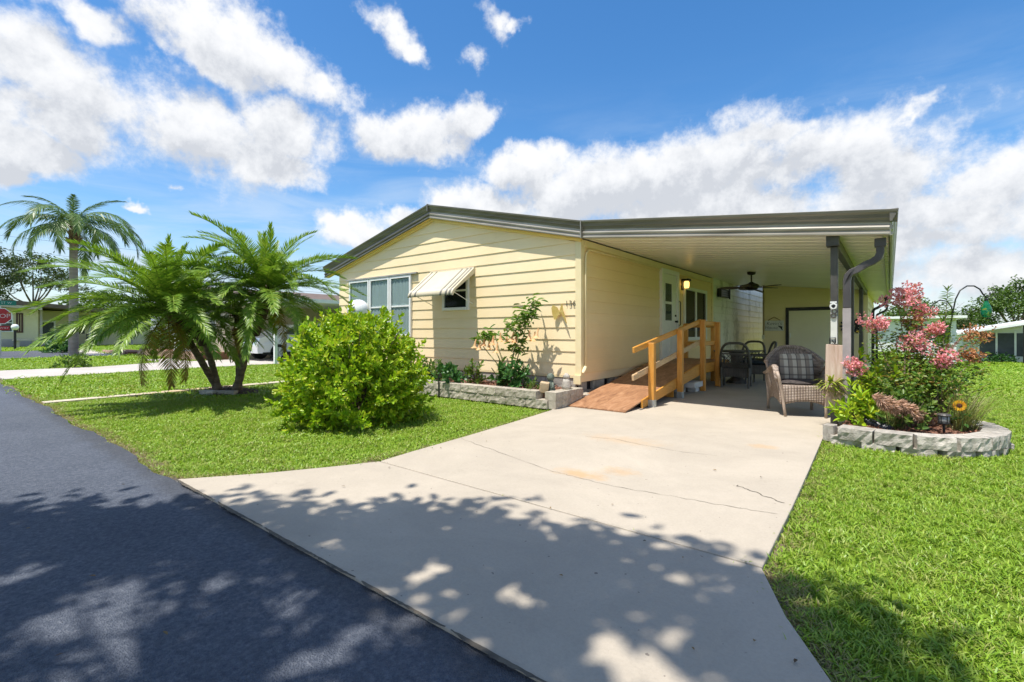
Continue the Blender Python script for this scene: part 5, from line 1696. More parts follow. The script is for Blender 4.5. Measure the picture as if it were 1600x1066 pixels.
# dark marker stakes
stk = MB().tube([(-6.32, 5.87, 0.0), (-6.32, 5.87, 0.34)], .012, 6).box(-6.335, -6.305, 5.862, 5.878, .30, .36).build('plant_stake', M_black); tag(stk, 'short dark stake stuck in the grass before the bed edging', 'stake')
stk = MB().tube([(-4.72, 6.25, 0.19), (-4.72, 6.25, 0.36)], .012, 6).box(-4.74, -4.70, 6.242, 6.258, .34, .38).build('plant_stake', M_black); tag(stk, 'short black stake in the bark chips of the bed', 'stake')
# garden figurines on the bed corner
M_fig = mat('bronze_green_statue', (0.06, 0.085, 0.065), (0.16, 0.19, 0.15), 14, 0.6, 0.5, 40)
M_tanst = mat('tan_stone', (0.40, 0.29, 0.17), (0.52, 0.40, 0.26), 9, 0.9, 0.4, 30)
fx, fy = -4.14, 6.20
fg = thing('garden_figure', 'seated green bronze garden figure on the corner of the bed', 'figurine', (fx, fy, .195))
MB().lathe([(0.05, 0), (0.075, .03), (0.065, .10), (0.045, .17), (0.04, .20)], (fx, fy, .20), 12).build('body', M_fig, fg, smooth=True)
MB().lathe([(0.025, 0), (0.055, .03), (0.062, .065), (0.05, .10), (0.02, .125)], (fx, fy, .385), 12).build('head', M_fig, fg, smooth=True)
for sx in (-1, 1):
    MB().tube([(fx + sx * .05, fy - .02, .36), (fx + sx * .085, fy - .06, .30), (fx + sx * .03, fy - .085, .27)], [.02, .017, .013], 6).build('arm', M_fig, fg, smooth=True)
    MB().tube([(fx + sx * .04, fy - .03, .23), (fx + sx * .06, fy - .11, .25), (fx + sx * .055, fy - .12, .20)], [.026, .022, .018], 6).build('leg', M_fig, fg, smooth=True)
tp_ = MB().obox((-4.17, 6.07, .30), (.14, .12, .16), Euler((.1, .12, .5)).to_matrix()).build('stone_lantern', M_tanst, None, bevel=.012); tag(tp_, 'small tan stone block tilted in front of the green garden figure', 'stone')
pf = thing('garden_figure', 'pale weathered stone garden figure beside the corner trim', 'figurine', (-3.99, 6.42, .25))
MB().lathe([(0.07, 0), (0.085, .05), (0.06, .12), (0.05, .16)], (-3.99, 6.42, .25), 10).build('body', M_edge2, pf, smooth=True)
MB().lathe([(0.02, 0), (0.05, .025), (0.055, .06), (0.02, .10)], (-3.99, 6.42, .40), 10).build('head', M_edge2, pf, smooth=True)

# ------------------------------------------------------------------ round-ended bed at the carport post
bed2 = thing('block_planter', 'curved planter of split-face grey blocks at the carport post', 'planter', (0.1, 6.8, -0.03))
w2 = wloc(bed2)
path = [Vector(p) for p in ((-0.42, 6.13), (-0.15, 6.08), (0.15, 6.06), (0.42, 6.13), (0.65, 6.32), (0.80, 6.60), (0.86, 6.92), (0.80, 7.25), (0.62, 7.55), (0.30, 7.75))]
def along(path, step, start=0.0):
    out, acc, need = [], 0.0, start
    for a, b_ in zip(path[:-1], path[1:]):
        L = (b_ - a).length
        while need <= acc + L:
            t_ = (need - acc) / L
            out.append((a.lerp(b_, t_), math.atan2((b_ - a).y, (b_ - a).x))); need += step
        acc += L
    return out
V2 = []
for i in range(6):
    me = rough_block(0.292, 0.20, 0.122, 80 + i, 0.007); me.materials.append(M_edge2); V2.append(me)
V3 = []
for i in range(3):
    me = rough_block(0.27, 0.18, 0.12, 90 + i, 0.009); me.materials.append(M_edge2); V3.append(me)
for i, (p, a) in enumerate(along(path, 0.298, 0.16)):
    inst('block', V2[i % 6], bed2, Vector((p.x, p.y, 0.035)) - w2, (R.uniform(-.02, .02), R.uniform(-.015, .015), a))
for i, (p, a) in enumerate(along(path, 0.292, 0.34)):
    inst('block', V3[i % 3], bed2, Vector((p.x, p.y, -0.088)) - w2, (0, 0, a + R.uniform(-.04, .04)))
inst('block', V3[0], bed2, Vector((-0.50, 6.16, -0.01)) - w2, (0, 0, rad(80)), (0.6, .55, 1.35))
inst('block', V3[1], bed2, Vector((-0.36, 6.13, -0.06)) - w2, (0, 0, 0.05))
soil = [(-0.43, 6.2)] + [(p.x * .97, p.y + .06) for p in path[1:4]] + [(0.58, 6.38), (0.72, 6.62), (0.77, 6.92), (0.72, 7.2), (0.55, 7.5), (0.25, 7.7), (-0.38, 7.7)]
MB().prism([(x, y, -0.03) for x, y in soil], (0, 0, 0.135)).build('soil', M_mulch, bed2)
from mathutils import geometry as mgeo
def inpoly(x, y, poly):
    c = False; j = len(poly) - 1
    for i in range(len(poly)):
        if (poly[i][1] > y) != (poly[j][1] > y) and x < (poly[j][0] - poly[i][0]) * (y - poly[i][1]) / (poly[j][1] - poly[i][1]) + poly[i][0]: c = not c
        j = i
    return c
chips('mulch_chips', (-.45, .8, 6.1, 7.7), 1300, lambda x, y: 0.112 if inpoly(x, y, soil) else None, M_chip, 'bark chips in the curved planter by the carport post', 0.035, 12)

# crepe myrtle
M_myr = leafmat('myrtle_leaf', [(0.07, 0.16, 0.025), (0.11, 0.23, 0.03), (0.17, 0.29, 0.04), (0.08, 0.18, 0.03), (0.24, 0.22, 0.06), (0.14, 0.26, 0.03), (0.30, 0.17, 0.06), (0.20, 0.31, 0.05)], 0.35, 0.4)
M_pink = leafmat('pink_bloom', [(0.84, 0.27, 0.34), (0.88, 0.42, 0.47), (0.86, 0.34, 0.44), (0.86, 0.50, 0.46)], 0.35, 0.6)
M_fade = leafmat('faded_bloom', [(0.50, 0.20, 0.10), (0.58, 0.28, 0.14), (0.40, 0.18, 0.08)], 0.3, 0.7)
my = thing('crepe_myrtle', 'crepe myrtle shrub with bright pink flower heads in the curved planter', 'shrub', (0.16, 6.98, 0.10))
tips = [(1404, 466, 5.85, 20, 1), (1424, 456, 5.95, 16, 1), (1364, 501, 5.7, 19, 1), (1441, 488, 6.0, 15, 1), (1449, 514, 5.75, 18, 1), (1430, 537, 5.55, 20, 1), (1338, 571, 5.6, 18, 1), (1478, 560, 5.5, 20, 1),
        (1527, 523, 5.8, 18, 2), (1422, 508, 5.9, 13, 2), (1524, 556, 5.55, 15, 2), (1400, 520, 6.1, 10, 0), (1470, 500, 6.1, 12, 0), (1385, 560, 5.5, 10, 0), (1500, 590, 5.4, 10, 0), (1460, 590, 5.3, 10, 0),
        (1420, 590, 5.3, 10, 0), (1360, 590, 5.5, 10, 0), (1540, 570, 5.7, 10, 0), (1480, 520, 6.2, 10, 0), (1395, 600, 5.2, 10, 0), (1440, 560, 5.6, 10, 0)]
base = Vector((0.16, 6.98, 0.10))
sb = MB()
Ps, Ds, Ns = [], [], []
for i, (u, v, D, hs, fl) in enumerate(tips):
    tip = pix(u, v + hs * .5, D)
    b0_ = base + Vector((R.uniform(-.10, .10), R.uniform(-.10, .10), -.02))
    mid = b0_.lerp(tip, .5) + Vector((0, 0, .10)) + Vector((R.uniform(-.05, .05), R.uniform(-.05, .05), 0))
    P = [b0_, b0_.lerp(mid, .55) + Vector((0, 0, .03)), mid, mid.lerp(tip, .5) + Vector((0, 0, .02)), tip]
    sb.tube(P, [.012, .010, .007, .005, .003], 5)
    L_ = [b0_, mid, tip]
    for j in range(180):
        s = g.uniform(.12, 1.0) ** .55
        q = (b0_.lerp(mid, s * 2) if s < .5 else mid.lerp(tip, s * 2 - 1)) + Vector(g.normal(0, .055 + .05 * (1 - s), 3))
        a = g.uniform(0, 6.28)
        Ps.append(q); Ds.append([math.cos(a), math.sin(a), g.uniform(-.3, .6)]); Ns.append([g.normal(0, .4), g.normal(0, .4), 1])
sb.build('stem', M_twig, my)
n1 = len(Ps)
vs, fs = leaf_mesh(np.array(Ps), np.array(Ds), np.array(Ns), g.uniform(.035, .062, n1), g.uniform(.02, .032, n1), .12, .15)
quads_obj('foliage', vs, fs, M_myr, my, 'stuff')
for i, (u, v, D, hs, fl) in enumerate(tips):
    if not fl: continue
    c = pix(u, v, D); s = hs * .95 * D / FPX
    n = 330 if fl == 1 else 200
    q = g.normal(size=(n, 3)); q = unit(q) * (g.uniform(.25, 1, (n, 1)) ** .5)
    lump = 1 + .22 * np.sin(q[:, :1] * 5 + i) * np.cos(q[:, 2:] * 6)
    tall = g.uniform(.8, 1.1)
    nb = 6; sub_ = unit(g.normal(size=(nb, 3))) * g.uniform(.35, .85, (nb, 1)) * np.array([1.1, 1.1, .75])
    P_ = np.array(c) + (q * lump * .62 + sub_[g.integers(0, nb, n)]) * np.array([s, s, s * tall])
    vs, fs = leaf_mesh(P_, q + g.normal(0, .5, (n, 3)), g.normal(size=(n, 3)), g.uniform(.018, .034, n), g.uniform(.016, .028, n), .35, .25)
    quads_obj('flower_head', vs, fs, M_pink if fl == 1 else M_fade, my, 'stuff')

# tall feathery lily stalk behind the myrtle
tl = thing('tall_stalk_plant', 'tall upright stalk with ladder-like narrow green leaves behind the myrtle', 'plant', (0.42, 7.25, 0.10))
sb = MB(); Ps, Ds, Ns = [], [], []
for (u0, v0, D) in ((1481, 452, 6.15), (1474, 500, 6.05)):
    top = pix(u0, v0, D); b0_ = Vector((0.42, 7.25, .09))
    sb.tube([b0_, b0_.lerp(top, .5), top], [.008, .007, .003], 5)
    for j in range(150):
        s = .35 + .65 * j / 150
        p = b0_.lerp(top, s); a = j * 2.4
        Ps.append(p); Ds.append([math.cos(a), math.sin(a), .35 if s < .97 else 2.0]); Ns.append([0, 0, 1])
sb.build('stem', M_twig, tl)
n1 = len(Ps)
vs, fs = leaf_mesh(np.array(Ps), np.array(Ds), np.array(Ns), g.uniform(.07, .11, n1), g.uniform(.014, .020, n1), .1, .2)
quads_obj('foliage', vs, fs, leafmat('stalk_leaf', [(0.10, 0.20, 0.03), (0.16, 0.27, 0.04), (0.20, 0.30, 0.05)], .35, .4), tl, 'stuff')

# low growth filling the bed
shrub('leafy_plant', 'glossy strap-leaved plant at the foot of the carport post', 'plant', (-0.27, 6.75, .10), .20, .20, .30, 30, 7, .12, .04, M_bush, 51, shoot=.14)
shrub('leafy_plant', 'bright green leafy plant left of the crepe myrtle', 'plant', (-0.16, 7.15, .10), .34, .3, .72, 70, 9, .085, .042, M_bush, 52, shoot=.14)
shrub('leafy_plant', 'dense mid-green plant in front of the crepe myrtle stems', 'plant', (0.13, 6.66, .10), .26, .20, .42, 64, 9, .06, .034, M_shr, 53)
shrub('leafy_plant', 'bronze-tinged green plant at the right of the crepe myrtle', 'plant', (0.44, 7.12, .10), .28, .26, .60, 70, 9, .06, .03, M_myr, 54)

# fuzzy fountain grass plumes
M_plume = leafmat('grass_plume', [(0.60, 0.36, 0.25), (0.70, 0.47, 0.34), (0.52, 0.30, 0.20), (0.76, 0.56, 0.43)], .3, .9)
M_ppl = leafmat('pink_grass_plume', [(0.45, 0.22, 0.20), (0.55, 0.32, 0.28), (0.42, 0.20, 0.17)], .3, .9)
M_gblade = leafmat('thin_grass_blade', [(0.22, 0.26, 0.08), (0.30, 0.30, 0.12), (0.16, 0.22, 0.05), (0.40, 0.34, 0.18)], .3, .6)
def plume(mb_list, P, rad_, n, gg):
    P = [Vector(p) for p in P]
    pts, dv = [], []
    for j in range(n):
        s = gg.uniform(0, 1) * (len(P) - 1); a = min(len(P) - 2, int(s))
        c = P[a].lerp(P[a + 1], s - a); t_ = (P[a + 1] - P[a]).normalized()
        o_ = Vector(gg.normal(size=3)); o_ = (o_ - t_ * o_.dot(t_)).normalized()
        e = math.sin(math.pi * (.12 + .8 * s / (len(P) - 1)))
        pts.append(c); dv.append((o_ * .8 + t_ * .6) * 1.0)
        mb_list[2].append(rad_ * (e + .2) * gg.uniform(.7, 1.3))
    mb_list[0] += pts; mb_list[1] += dv
fgx = thing('fountain_grass', 'dry pinkish-brown fountain grass flopping over the front of the planter', 'grass', (-0.02, 6.62, 0.10))
acc = [[], [], []]
for k_ in range(7):
    c = pix(1362 + 12 * k_, 622 + 3 * k_ + R.uniform(-4, 4), 5.05 + R.uniform(-.08, .08))
    plume(acc, [c, c + Vector((.05, .02, -.02)), c + Vector((.10, .03, -.07)), c + Vector((.13, .04, -.13))], .055, 900, g)
n1 = len(acc[0])
vs, fs = leaf_mesh(np.array(acc[0]), np.array(acc[1]), g.normal(size=(n1, 3)), np.array(acc[2]) * 1.25, .0018, .1, .2)
quads_obj('plume', vs, fs, M_plume, fgx, 'stuff')
def blades(name, parent, base, n, L, spread, m, gg, w_=.004, lean=(0, 0)):
    P_, D_, N_, LL = [], [], [], []
    vs, fs = [], []
    for i in range(n):
        a = gg.uniform(0, 6.28); e = gg.uniform(.1, 1) * spread
        d = Vector((math.cos(a) * e + lean[0], math.sin(a) * e + lean[1], 1)).normalized()
        b_ = Vector(base) + Vector((gg.normal(0, .05), gg.normal(0, .05), 0))
        ln = L * gg.uniform(.6, 1.1); s_ = Vector((-math.sin(a), math.cos(a), 0)) * w_
        p0, p1, p2, p3 = b_, b_ + d * ln * .4, b_ + d * ln * .75 + Vector((0, 0, -.08 * ln)), b_ + Vector((d.x * 1.35, d.y * 1.35, d.z * .75)) * ln
        o = len(vs)
        vs += [p0 - s_, p0 + s_, p1 + s_, p1 - s_, p2 + s_ * .7, p2 - s_ * .7, p3, p3 + s_ * .1]
        fs += [(o, o + 1, o + 2, o + 3), (o + 3, o + 2, o + 4, o + 5), (o + 5, o + 4, o + 7, o + 6)]
    return quads_obj(name, np.array([tuple(v) for v in vs]), np.array(fs), m, parent, 'stuff')
blades('blade', fgx, (0.02, 6.62, .10), 90, .42, .8, M_gblade, g)
fg2 = thing('fountain_grass', 'airy fountain grass with thin pale seed heads at the right of the planter', 'grass', (0.58, 6.90, 0.10))
blades('blade', fg2, (0.60, 6.98, .10), 200, .62, .95, M_gblade, g, .003, (.25, 0))
acc = [[], [], []]
for (u, v, D, dx) in ((1478, 545, 5.6, .03), (1490, 540, 5.65, .05), (1468, 550, 5.6, .0), (1500, 547, 5.6, .06), (1532, 606, 5.5, .10), (1544, 612, 5.5, .12)):
    c = pix(u, v, D)
    plume(acc, [c - Vector((dx, 0, .10)), c, c + Vector((dx, .01, .06))], .022 if u < 1510 else .006, 240, g)
n1 = len(acc[0])
vs, fs = leaf_mesh(np.array(acc[0]), np.array(acc[1]), g.normal(size=(n1, 3)), np.array(acc[2]), .0022, .1, .2)
quads_obj('plume', vs, fs, M_ppl, fg2, 'stuff')

# sunflower
sfp = pix(1499, 634, 4.98)
sf = thing('sunflower', 'single orange-yellow sunflower at the right end of the planter', 'flower', (sfp.x + .02, sfp.y + .05, .10))
face = Vector((-sfp.x, -sfp.y, .25)).normalized(); e1 = face.cross(Vector((0, 0, 1))).normalized(); e2 = e1.cross(face)
MB().tube([(sfp.x + .02, sfp.y + .05, .09), (sfp.x + .03, sfp.y + .05, .25), sfp - face * .02], [.006, .005, .004], 6).build('stem', mat('sun_stem', (0.12, 0.20, 0.04), None, rough=.6), sf)
P_, D_ = [], []
for j in range(34):
    a = 2 * math.pi * j / 17 + (.18 if j >= 17 else 0)
    d = e1 * math.cos(a) + e2 * math.sin(a)
    P_.append(sfp + d * .022 + face * (.004 if j >= 17 else 0)); D_.append(d + face * (.15 if j >= 17 else -.05))
vs, fs = leaf_mesh(np.array(P_), np.array(D_), np.array([tuple(face)] * 34), .038, .015, .1, .05)
quads_obj('petals', vs, fs, leafmat('sunflower_petal', [(0.85, 0.42, 0.02), (0.88, 0.55, 0.03), (0.80, 0.30, 0.02)], .3, .6), sf, 'stuff')
disc = MB()
disc.add([sfp + face * .012] + [sfp + face * .006 + (e1 * math.cos(a) + e2 * math.sin(a)) * .022 for a in [i * math.pi / 8 for i in range(16)]], [(0, i + 1, (i + 1) % 16 + 1) for i in range(16)])
disc.build('disc', mat('sunflower_disc', (0.07, 0.02, 0.012), (0.14, 0.05, 0.02), 60, 0.9, 1, 120), sf)
P_ = [sfp + Vector((.03, .05, -.10)), sfp + Vector((.03, .05, -.14)), sfp + Vector((.03, .05, -.2))]
vs, fs = leaf_mesh(np.array(P_), np.array([(1, .2, .1), (-1, -.3, .1), (.4, -1, .1)]), np.array([(0, 0, 1)] * 3), .09, .05, .1, .3)
quads_obj('leaves', vs, fs, M_grn, sf, 'stuff')

# solar path light
slp = pix(1475, 672, 4.86)
sl = thing('solar_path_light', 'small black solar path light standing at the front of the planter', 'lamp', (slp.x, slp.y, .10))
sx, sy = slp.x, slp.y
MB().tube([(sx, sy, .06), (sx, sy, .205)], .012, 8).build('stake', M_black, sl)
MB().lathe([(0.018, 0), (0.045, .008), (0.05, .016)], (sx, sy, .205), 16).build('base_ring', M_black, sl)
MB().lathe([(0.040, 0), (0.043, .03), (0.043, .075)], (sx, sy, .222), 16).build('lens', mat('clear_lens', (0.22, 0.23, 0.23), None, rough=.15), sl, smooth=True)
for j in range(6):
    a = j * math.pi / 3
    MB().tube([(sx + .046 * math.cos(a), sy + .046 * math.sin(a), .215), (sx + .046 * math.cos(a), sy + .046 * math.sin(a), .300)], .004, 4).build('cage_bar', M_black, sl)
MB().lathe([(0.056, 0), (0.058, .006), (0.05, .018), (0.02, .024)], (sx, sy, .298), 18).build('cap', M_brown, sl)

# shepherd's hook and green glass feeder
hk = thing('shepherd_hook', 'black double-armed shepherd hook leaning above the planter', 'hook', (0.47, 7.0, .1))
HD = 6.05
hp = [pix(1466, 620, HD), pix(1478, 548, HD), pix(1488, 492, HD), pix(1493, 468, HD), pix(1500, 454, HD), pix(1511, 447, HD), pix(1522, 447, HD), pix(1531, 452, HD), pix(1536, 460, HD), pix(1541, 465, HD), pix(1546, 463, HD), pix(1547, 457, HD)]
b_ = hp[0] + (hp[0] - hp[1]) * 0.35
d_ = (hp[0] - hp[1]).normalized(); b_ = hp[0] + d_ * ((hp[0].z - .08) / -d_.z)
MB().tube([b_] + hp, .0085, 8).build('main_rod', M_black, hk, smooth=True)
hp2 = [pix(1488, 496, HD), pix(1487, 480, HD), pix(1480, 471, HD), pix(1469, 469, HD), pix(1459, 474, HD), pix(1450, 486, HD), pix(1445, 488, HD), pix(1442, 484, HD)]
MB().tube(hp2, .0075, 8).build('side_arm', M_black, hk, smooth=True)
fp = pix(1541, 482, HD)
fd = thing('glass_feeder', 'green glass hummingbird feeder bottle hanging from the black hook', 'feeder', (fp.x, fp.y, fp.z - .1))
mgl, kk, bb, oo = newmat('green_glass')
v_ = kk.n('ShaderNodeTexCoord').outputs['Object']
kk.link(kk.ramp(kk.noise(v_, 22, 3, .5), [(.42, (0.012, 0.20, 0.075)), (.56, (0.02, 0.30, 0.16)), (.66, (0.45, 0.45, 0.05))]), bb.inputs['Base Color'])
bb.inputs['Roughness'].default_value = .06; bb.inputs['Transmission Weight'].default_value = .55; bb.inputs['IOR'].default_value = 1.35
MB().lathe([(.018, -.115), (.038, -.11), (.050, -.075), (.056, -.035), (.050, .01), (.032, .05), (.019, .085), (.017, .10)], fp, 18).build('bottle', mgl, fd, smooth=True)
MB().lathe([(.02, 0), (.02, .02), (.008, .03)], (fp.x, fp.y, fp.z + .098), 10).build('cap', M_black, fd)
MB().tube([(fp.x, fp.y, fp.z + .125), (fp.x, fp.y, fp.z + .15)], .004, 5).build('wire', M_black, fd)

# board on the post with an epiphyte, plate and ring ornament
M_barn = wood('weathered_board', (0.40, 0.27, 0.20), (0.52, 0.38, 0.30), (0.62, 0.50, 0.42), 2.0, (9, 9, 0.7), 0.85)
bd = MB().prism([(-.618, 7.000, .22), (-.44, 7.000, .20), (-.425, 7.000, .6), (-.442, 7.000, .99), (-.615, 7.000, 1.0), (-.625, 7.000, .6)], (0, .026, 0)).build('mounting_board', M_barn, None, bevel=.004)
tag(bd, 'weathered pinkish plank fixed upright to the front carport post', 'board')
pl = MB().box(XP - .034, XP + .034, 7.03, 7.0465, 1.004, 1.50).build('white_plate', mat('chalky_white', (0.58, 0.58, 0.52), (0.68, 0.68, 0.62), 5, .6), None); tag(pl, 'long white plate on the post above the weathered plank', 'plate')
orn = thing('post_ornament', 'white and black curled metal ornament near the top of the white plate', 'ornament', (XP, 7.02, 1.36))
M_ow = mat('ornament_white', (0.7, 0.7, 0.68), None, rough=.5)
def ring(c, r_, w_, m, nm): MB().tube([Vector((c[0] + r_ * math.cos(a), c[1], c[2] + r_ * math.sin(a))) for a in [i * math.pi / 8 for i in range(17)]], w_, 6).build(nm, m, orn)
ring((XP - .004, 7.02, 1.465), .03, .011, M_ow, 'ring'); ring((XP + .004, 7.02, 1.405), .024, .008, M_brown, 'scroll'); ring((XP - .004, 7.02, 1.352), .024, .009, M_brown, 'scroll')
MB().box(XP - .038, XP + .03, 7.014, 7.026, 1.505, 1.525).build('bar', M_ow, orn)
MB().lathe([(.012, 0), (.016, .015), (.01, .03)], (XP - .004, 7.018, 1.45), 8).build('knob', M_black, orn)
hasp = MB().tube([(XP - .04, 7.018, .99), (XP - .04, 7.018, 1.075), (XP + .015, 7.018, 1.08), (XP + .015, 7.018, 1.02)], .007, 6).tube([(XP - .02, 7.015, 1.05), (XP + .015, 7.015, 1.0)], .006, 5).build('hook_latch', M_black, None)
tag(hasp, 'small black wire hook on the post just above the weathered plank', 'hook')
bp_ = Vector((-.56, 6.965, .52))
ep = thing('strap_leaf_plant', 'yellow-green strap-leaved plant tied to the plank on the post', 'plant', (-.545, 6.97, .42))
Ps, Ds, vs_, fs_ = [], [], [], []
for i in range(46):
    a = R.uniform(-math.pi, 0) if i % 3 else R.uniform(0, math.pi) * .2
    el = R.uniform(.15, 1.2)
    d = Vector((math.cos(a) * math.cos(el), math.sin(a) * math.cos(el) - .15, math.sin(el))).normalized()
    L_ = R.uniform(.16, .30); w_ = Vector((-d.y, d.x, 0)).normalized() * .010
    o = len(vs_); pts = [bp_ + Vector((R.uniform(-.05, .05), 0, R.uniform(-.03, .03)))]
    for s in (.35, .7, 1.0): pts.append(pts[0] + d * L_ * s + Vector((0, 0, -.55 * L_ * s * s * (1.3 - el * .5))))
    for q, ww in zip(pts, (.7, 1.0, .8, .1)): vs_ += [tuple(q - w_ * ww), tuple(q + w_ * ww)]
    fs_ += [(o + 2 * j, o + 2 * j + 1, o + 2 * j + 3, o + 2 * j + 2) for j in range(3)]
quads_obj('foliage', np.array(vs_), np.array(fs_), leafmat('strap_leaf', [(0.42, 0.46, 0.06), (0.30, 0.40, 0.05), (0.55, 0.52, 0.14), (0.24, 0.34, 0.05)], .35, .4), ep, 'stuff')
vs_, fs_ = [], []
for i in range(70):
    p = bp_ + Vector((R.uniform(-.08, .12), R.uniform(-.03, .03), R.uniform(-.10, .0))); q = p + Vector((R.uniform(-.08, .10), R.uniform(-.06, .02), R.uniform(-.16, -.03))); o = len(vs_); s_ = Vector((.003, 0, 0))
    vs_ += [tuple(p - s_), tuple(p + s_), tuple(q + s_ * .5), tuple(q - s_ * .5)]; fs_.append((o, o + 1, o + 2, o + 3))
quads_obj('dry_roots', np.array(vs_), np.array(fs_), leafmat('dry_root', [(0.42, 0.30, 0.18), (0.30, 0.20, 0.12), (0.5, 0.38, 0.24)], .1, .9), ep, 'stuff')

# corrugated drain pipe at the downspout foot
dp = MB()
P0, P1, P2, P3 = Vector((-.40, 7.02, .12)), Vector((-.33, 6.86, .15)), Vector((-.20, 6.66, .155)), Vector((.02, 6.46, .10))
pts, rs = [], []
for i in range(61):
    t_ = i / 60
    p = P0 * (1 - t_) ** 3 + P1 * 3 * t_ * (1 - t_) ** 2 + P2 * 3 * t_ * t_ * (1 - t_) + P3 * t_ ** 3
    pts.append(p); rs.append(.050 if i % 2 else .041)
dp.tube(pts, rs, 14)
o = dp.build('drain_pipe', mat('black_plastic', (0.018, 0.02, 0.026), None, rough=.35), None); tag(o, 'black corrugated drain pipe running from the downspout into the planter', 'pipe')

# ------------------------------------------------------------------ trees
M_oak = leafmat('oak_leaf', [(0.06, 0.12, 0.022), (0.09, 0.165, 0.03), (0.14, 0.22, 0.045), (0.07, 0.13, 0.025)], 0.30, 0.5)
M_pine = leafmat('pine_leaf', [(0.05, 0.085, 0.03), (0.08, 0.12, 0.04), (0.12, 0.15, 0.055)], 0.2, 0.6)
M_trunk = mat('tree_bark', (0.09, 0.07, 0.052), (0.18, 0.145, 0.11), 4, 0.9, 0.9, 14, stretch=(1, 1, .3))
def tree(name, label, base, h, r_, lobes, nleaf, L, W, m, seed, trunk_r=.2, low=.35, flat=.6, group=None, lobe_r=.36):
    """trunk, limbs to each lobe, and leaf clumps scattered through the lobes"""
    gg = np.random.default_rng(seed)
    t = thing(name, label, 'tree', base, 0, group)
    b = np.array(base)
    tr = MB()
    fork = b + np.array([0, 0, h * low])
    tr.tube([b - np.array([0, 0, .15]), b + np.array([.04 * h * gg.normal() * .3, 0, h * low * .5]), fork], [trunk_r * 1.25, trunk_r, trunk_r * .85], 9)
    cs = []
    for i in range(lobes):
        a = i * 2.4 + gg.uniform(-.3, .3); k = math.sqrt((i + .5) / lobes)
        zz = h * (low + (1 - low) * (.30 + .58 * (1 - k * k) + gg.uniform(-.10, .10)))
        c = b + np.array([math.cos(a) * r_ * k * .85, math.sin(a) * r_ * k * .85, zz])
        cs.append(c)
        mid = fork * .5 + c * .5 + np.array([0, 0, -.05 * h]); tr.tube([fork - np.array([0, 0, .1]), mid, c], [trunk_r * .5, trunk_r * .3, trunk_r * .1], 6)
        for q in range(3):
            e = c + gg.normal(0, 1, 3) * r_ * lobe_r * .6; tr.tube([mid * .4 + c * .6, e], [trunk_r * .15, trunk_r * .04], 5)
    tr.build('trunk', M_trunk, t)
    per = nleaf // lobes
    Ps = []
    for c in cs:
        nc = 14
        sub = c + unit(gg.normal(size=(nc, 3))) * (gg.uniform(.35, 1, (nc, 1))) * r_ * lobe_r * np.array([1.15, 1.15, flat])
        q = sub[gg.integers(0, nc, per)] + gg.normal(0, r_ * lobe_r * .24, (per, 3)) * np.array([1, 1, .7])
        Ps.append(q)
    P = np.concatenate(Ps)
    n = len(P)
    vs, fs = leaf_mesh(P, gg.normal(size=(n, 3)) * np.array([1, 1, .6]), gg.normal(0, .5, (n, 3)) + np.array([0, 0, 1]), gg.uniform(.7, 1.3, n) * L, gg.uniform(.7, 1.3, n) * W)
    quads_obj('crown', vs, fs, m, t, 'stuff')
    return t

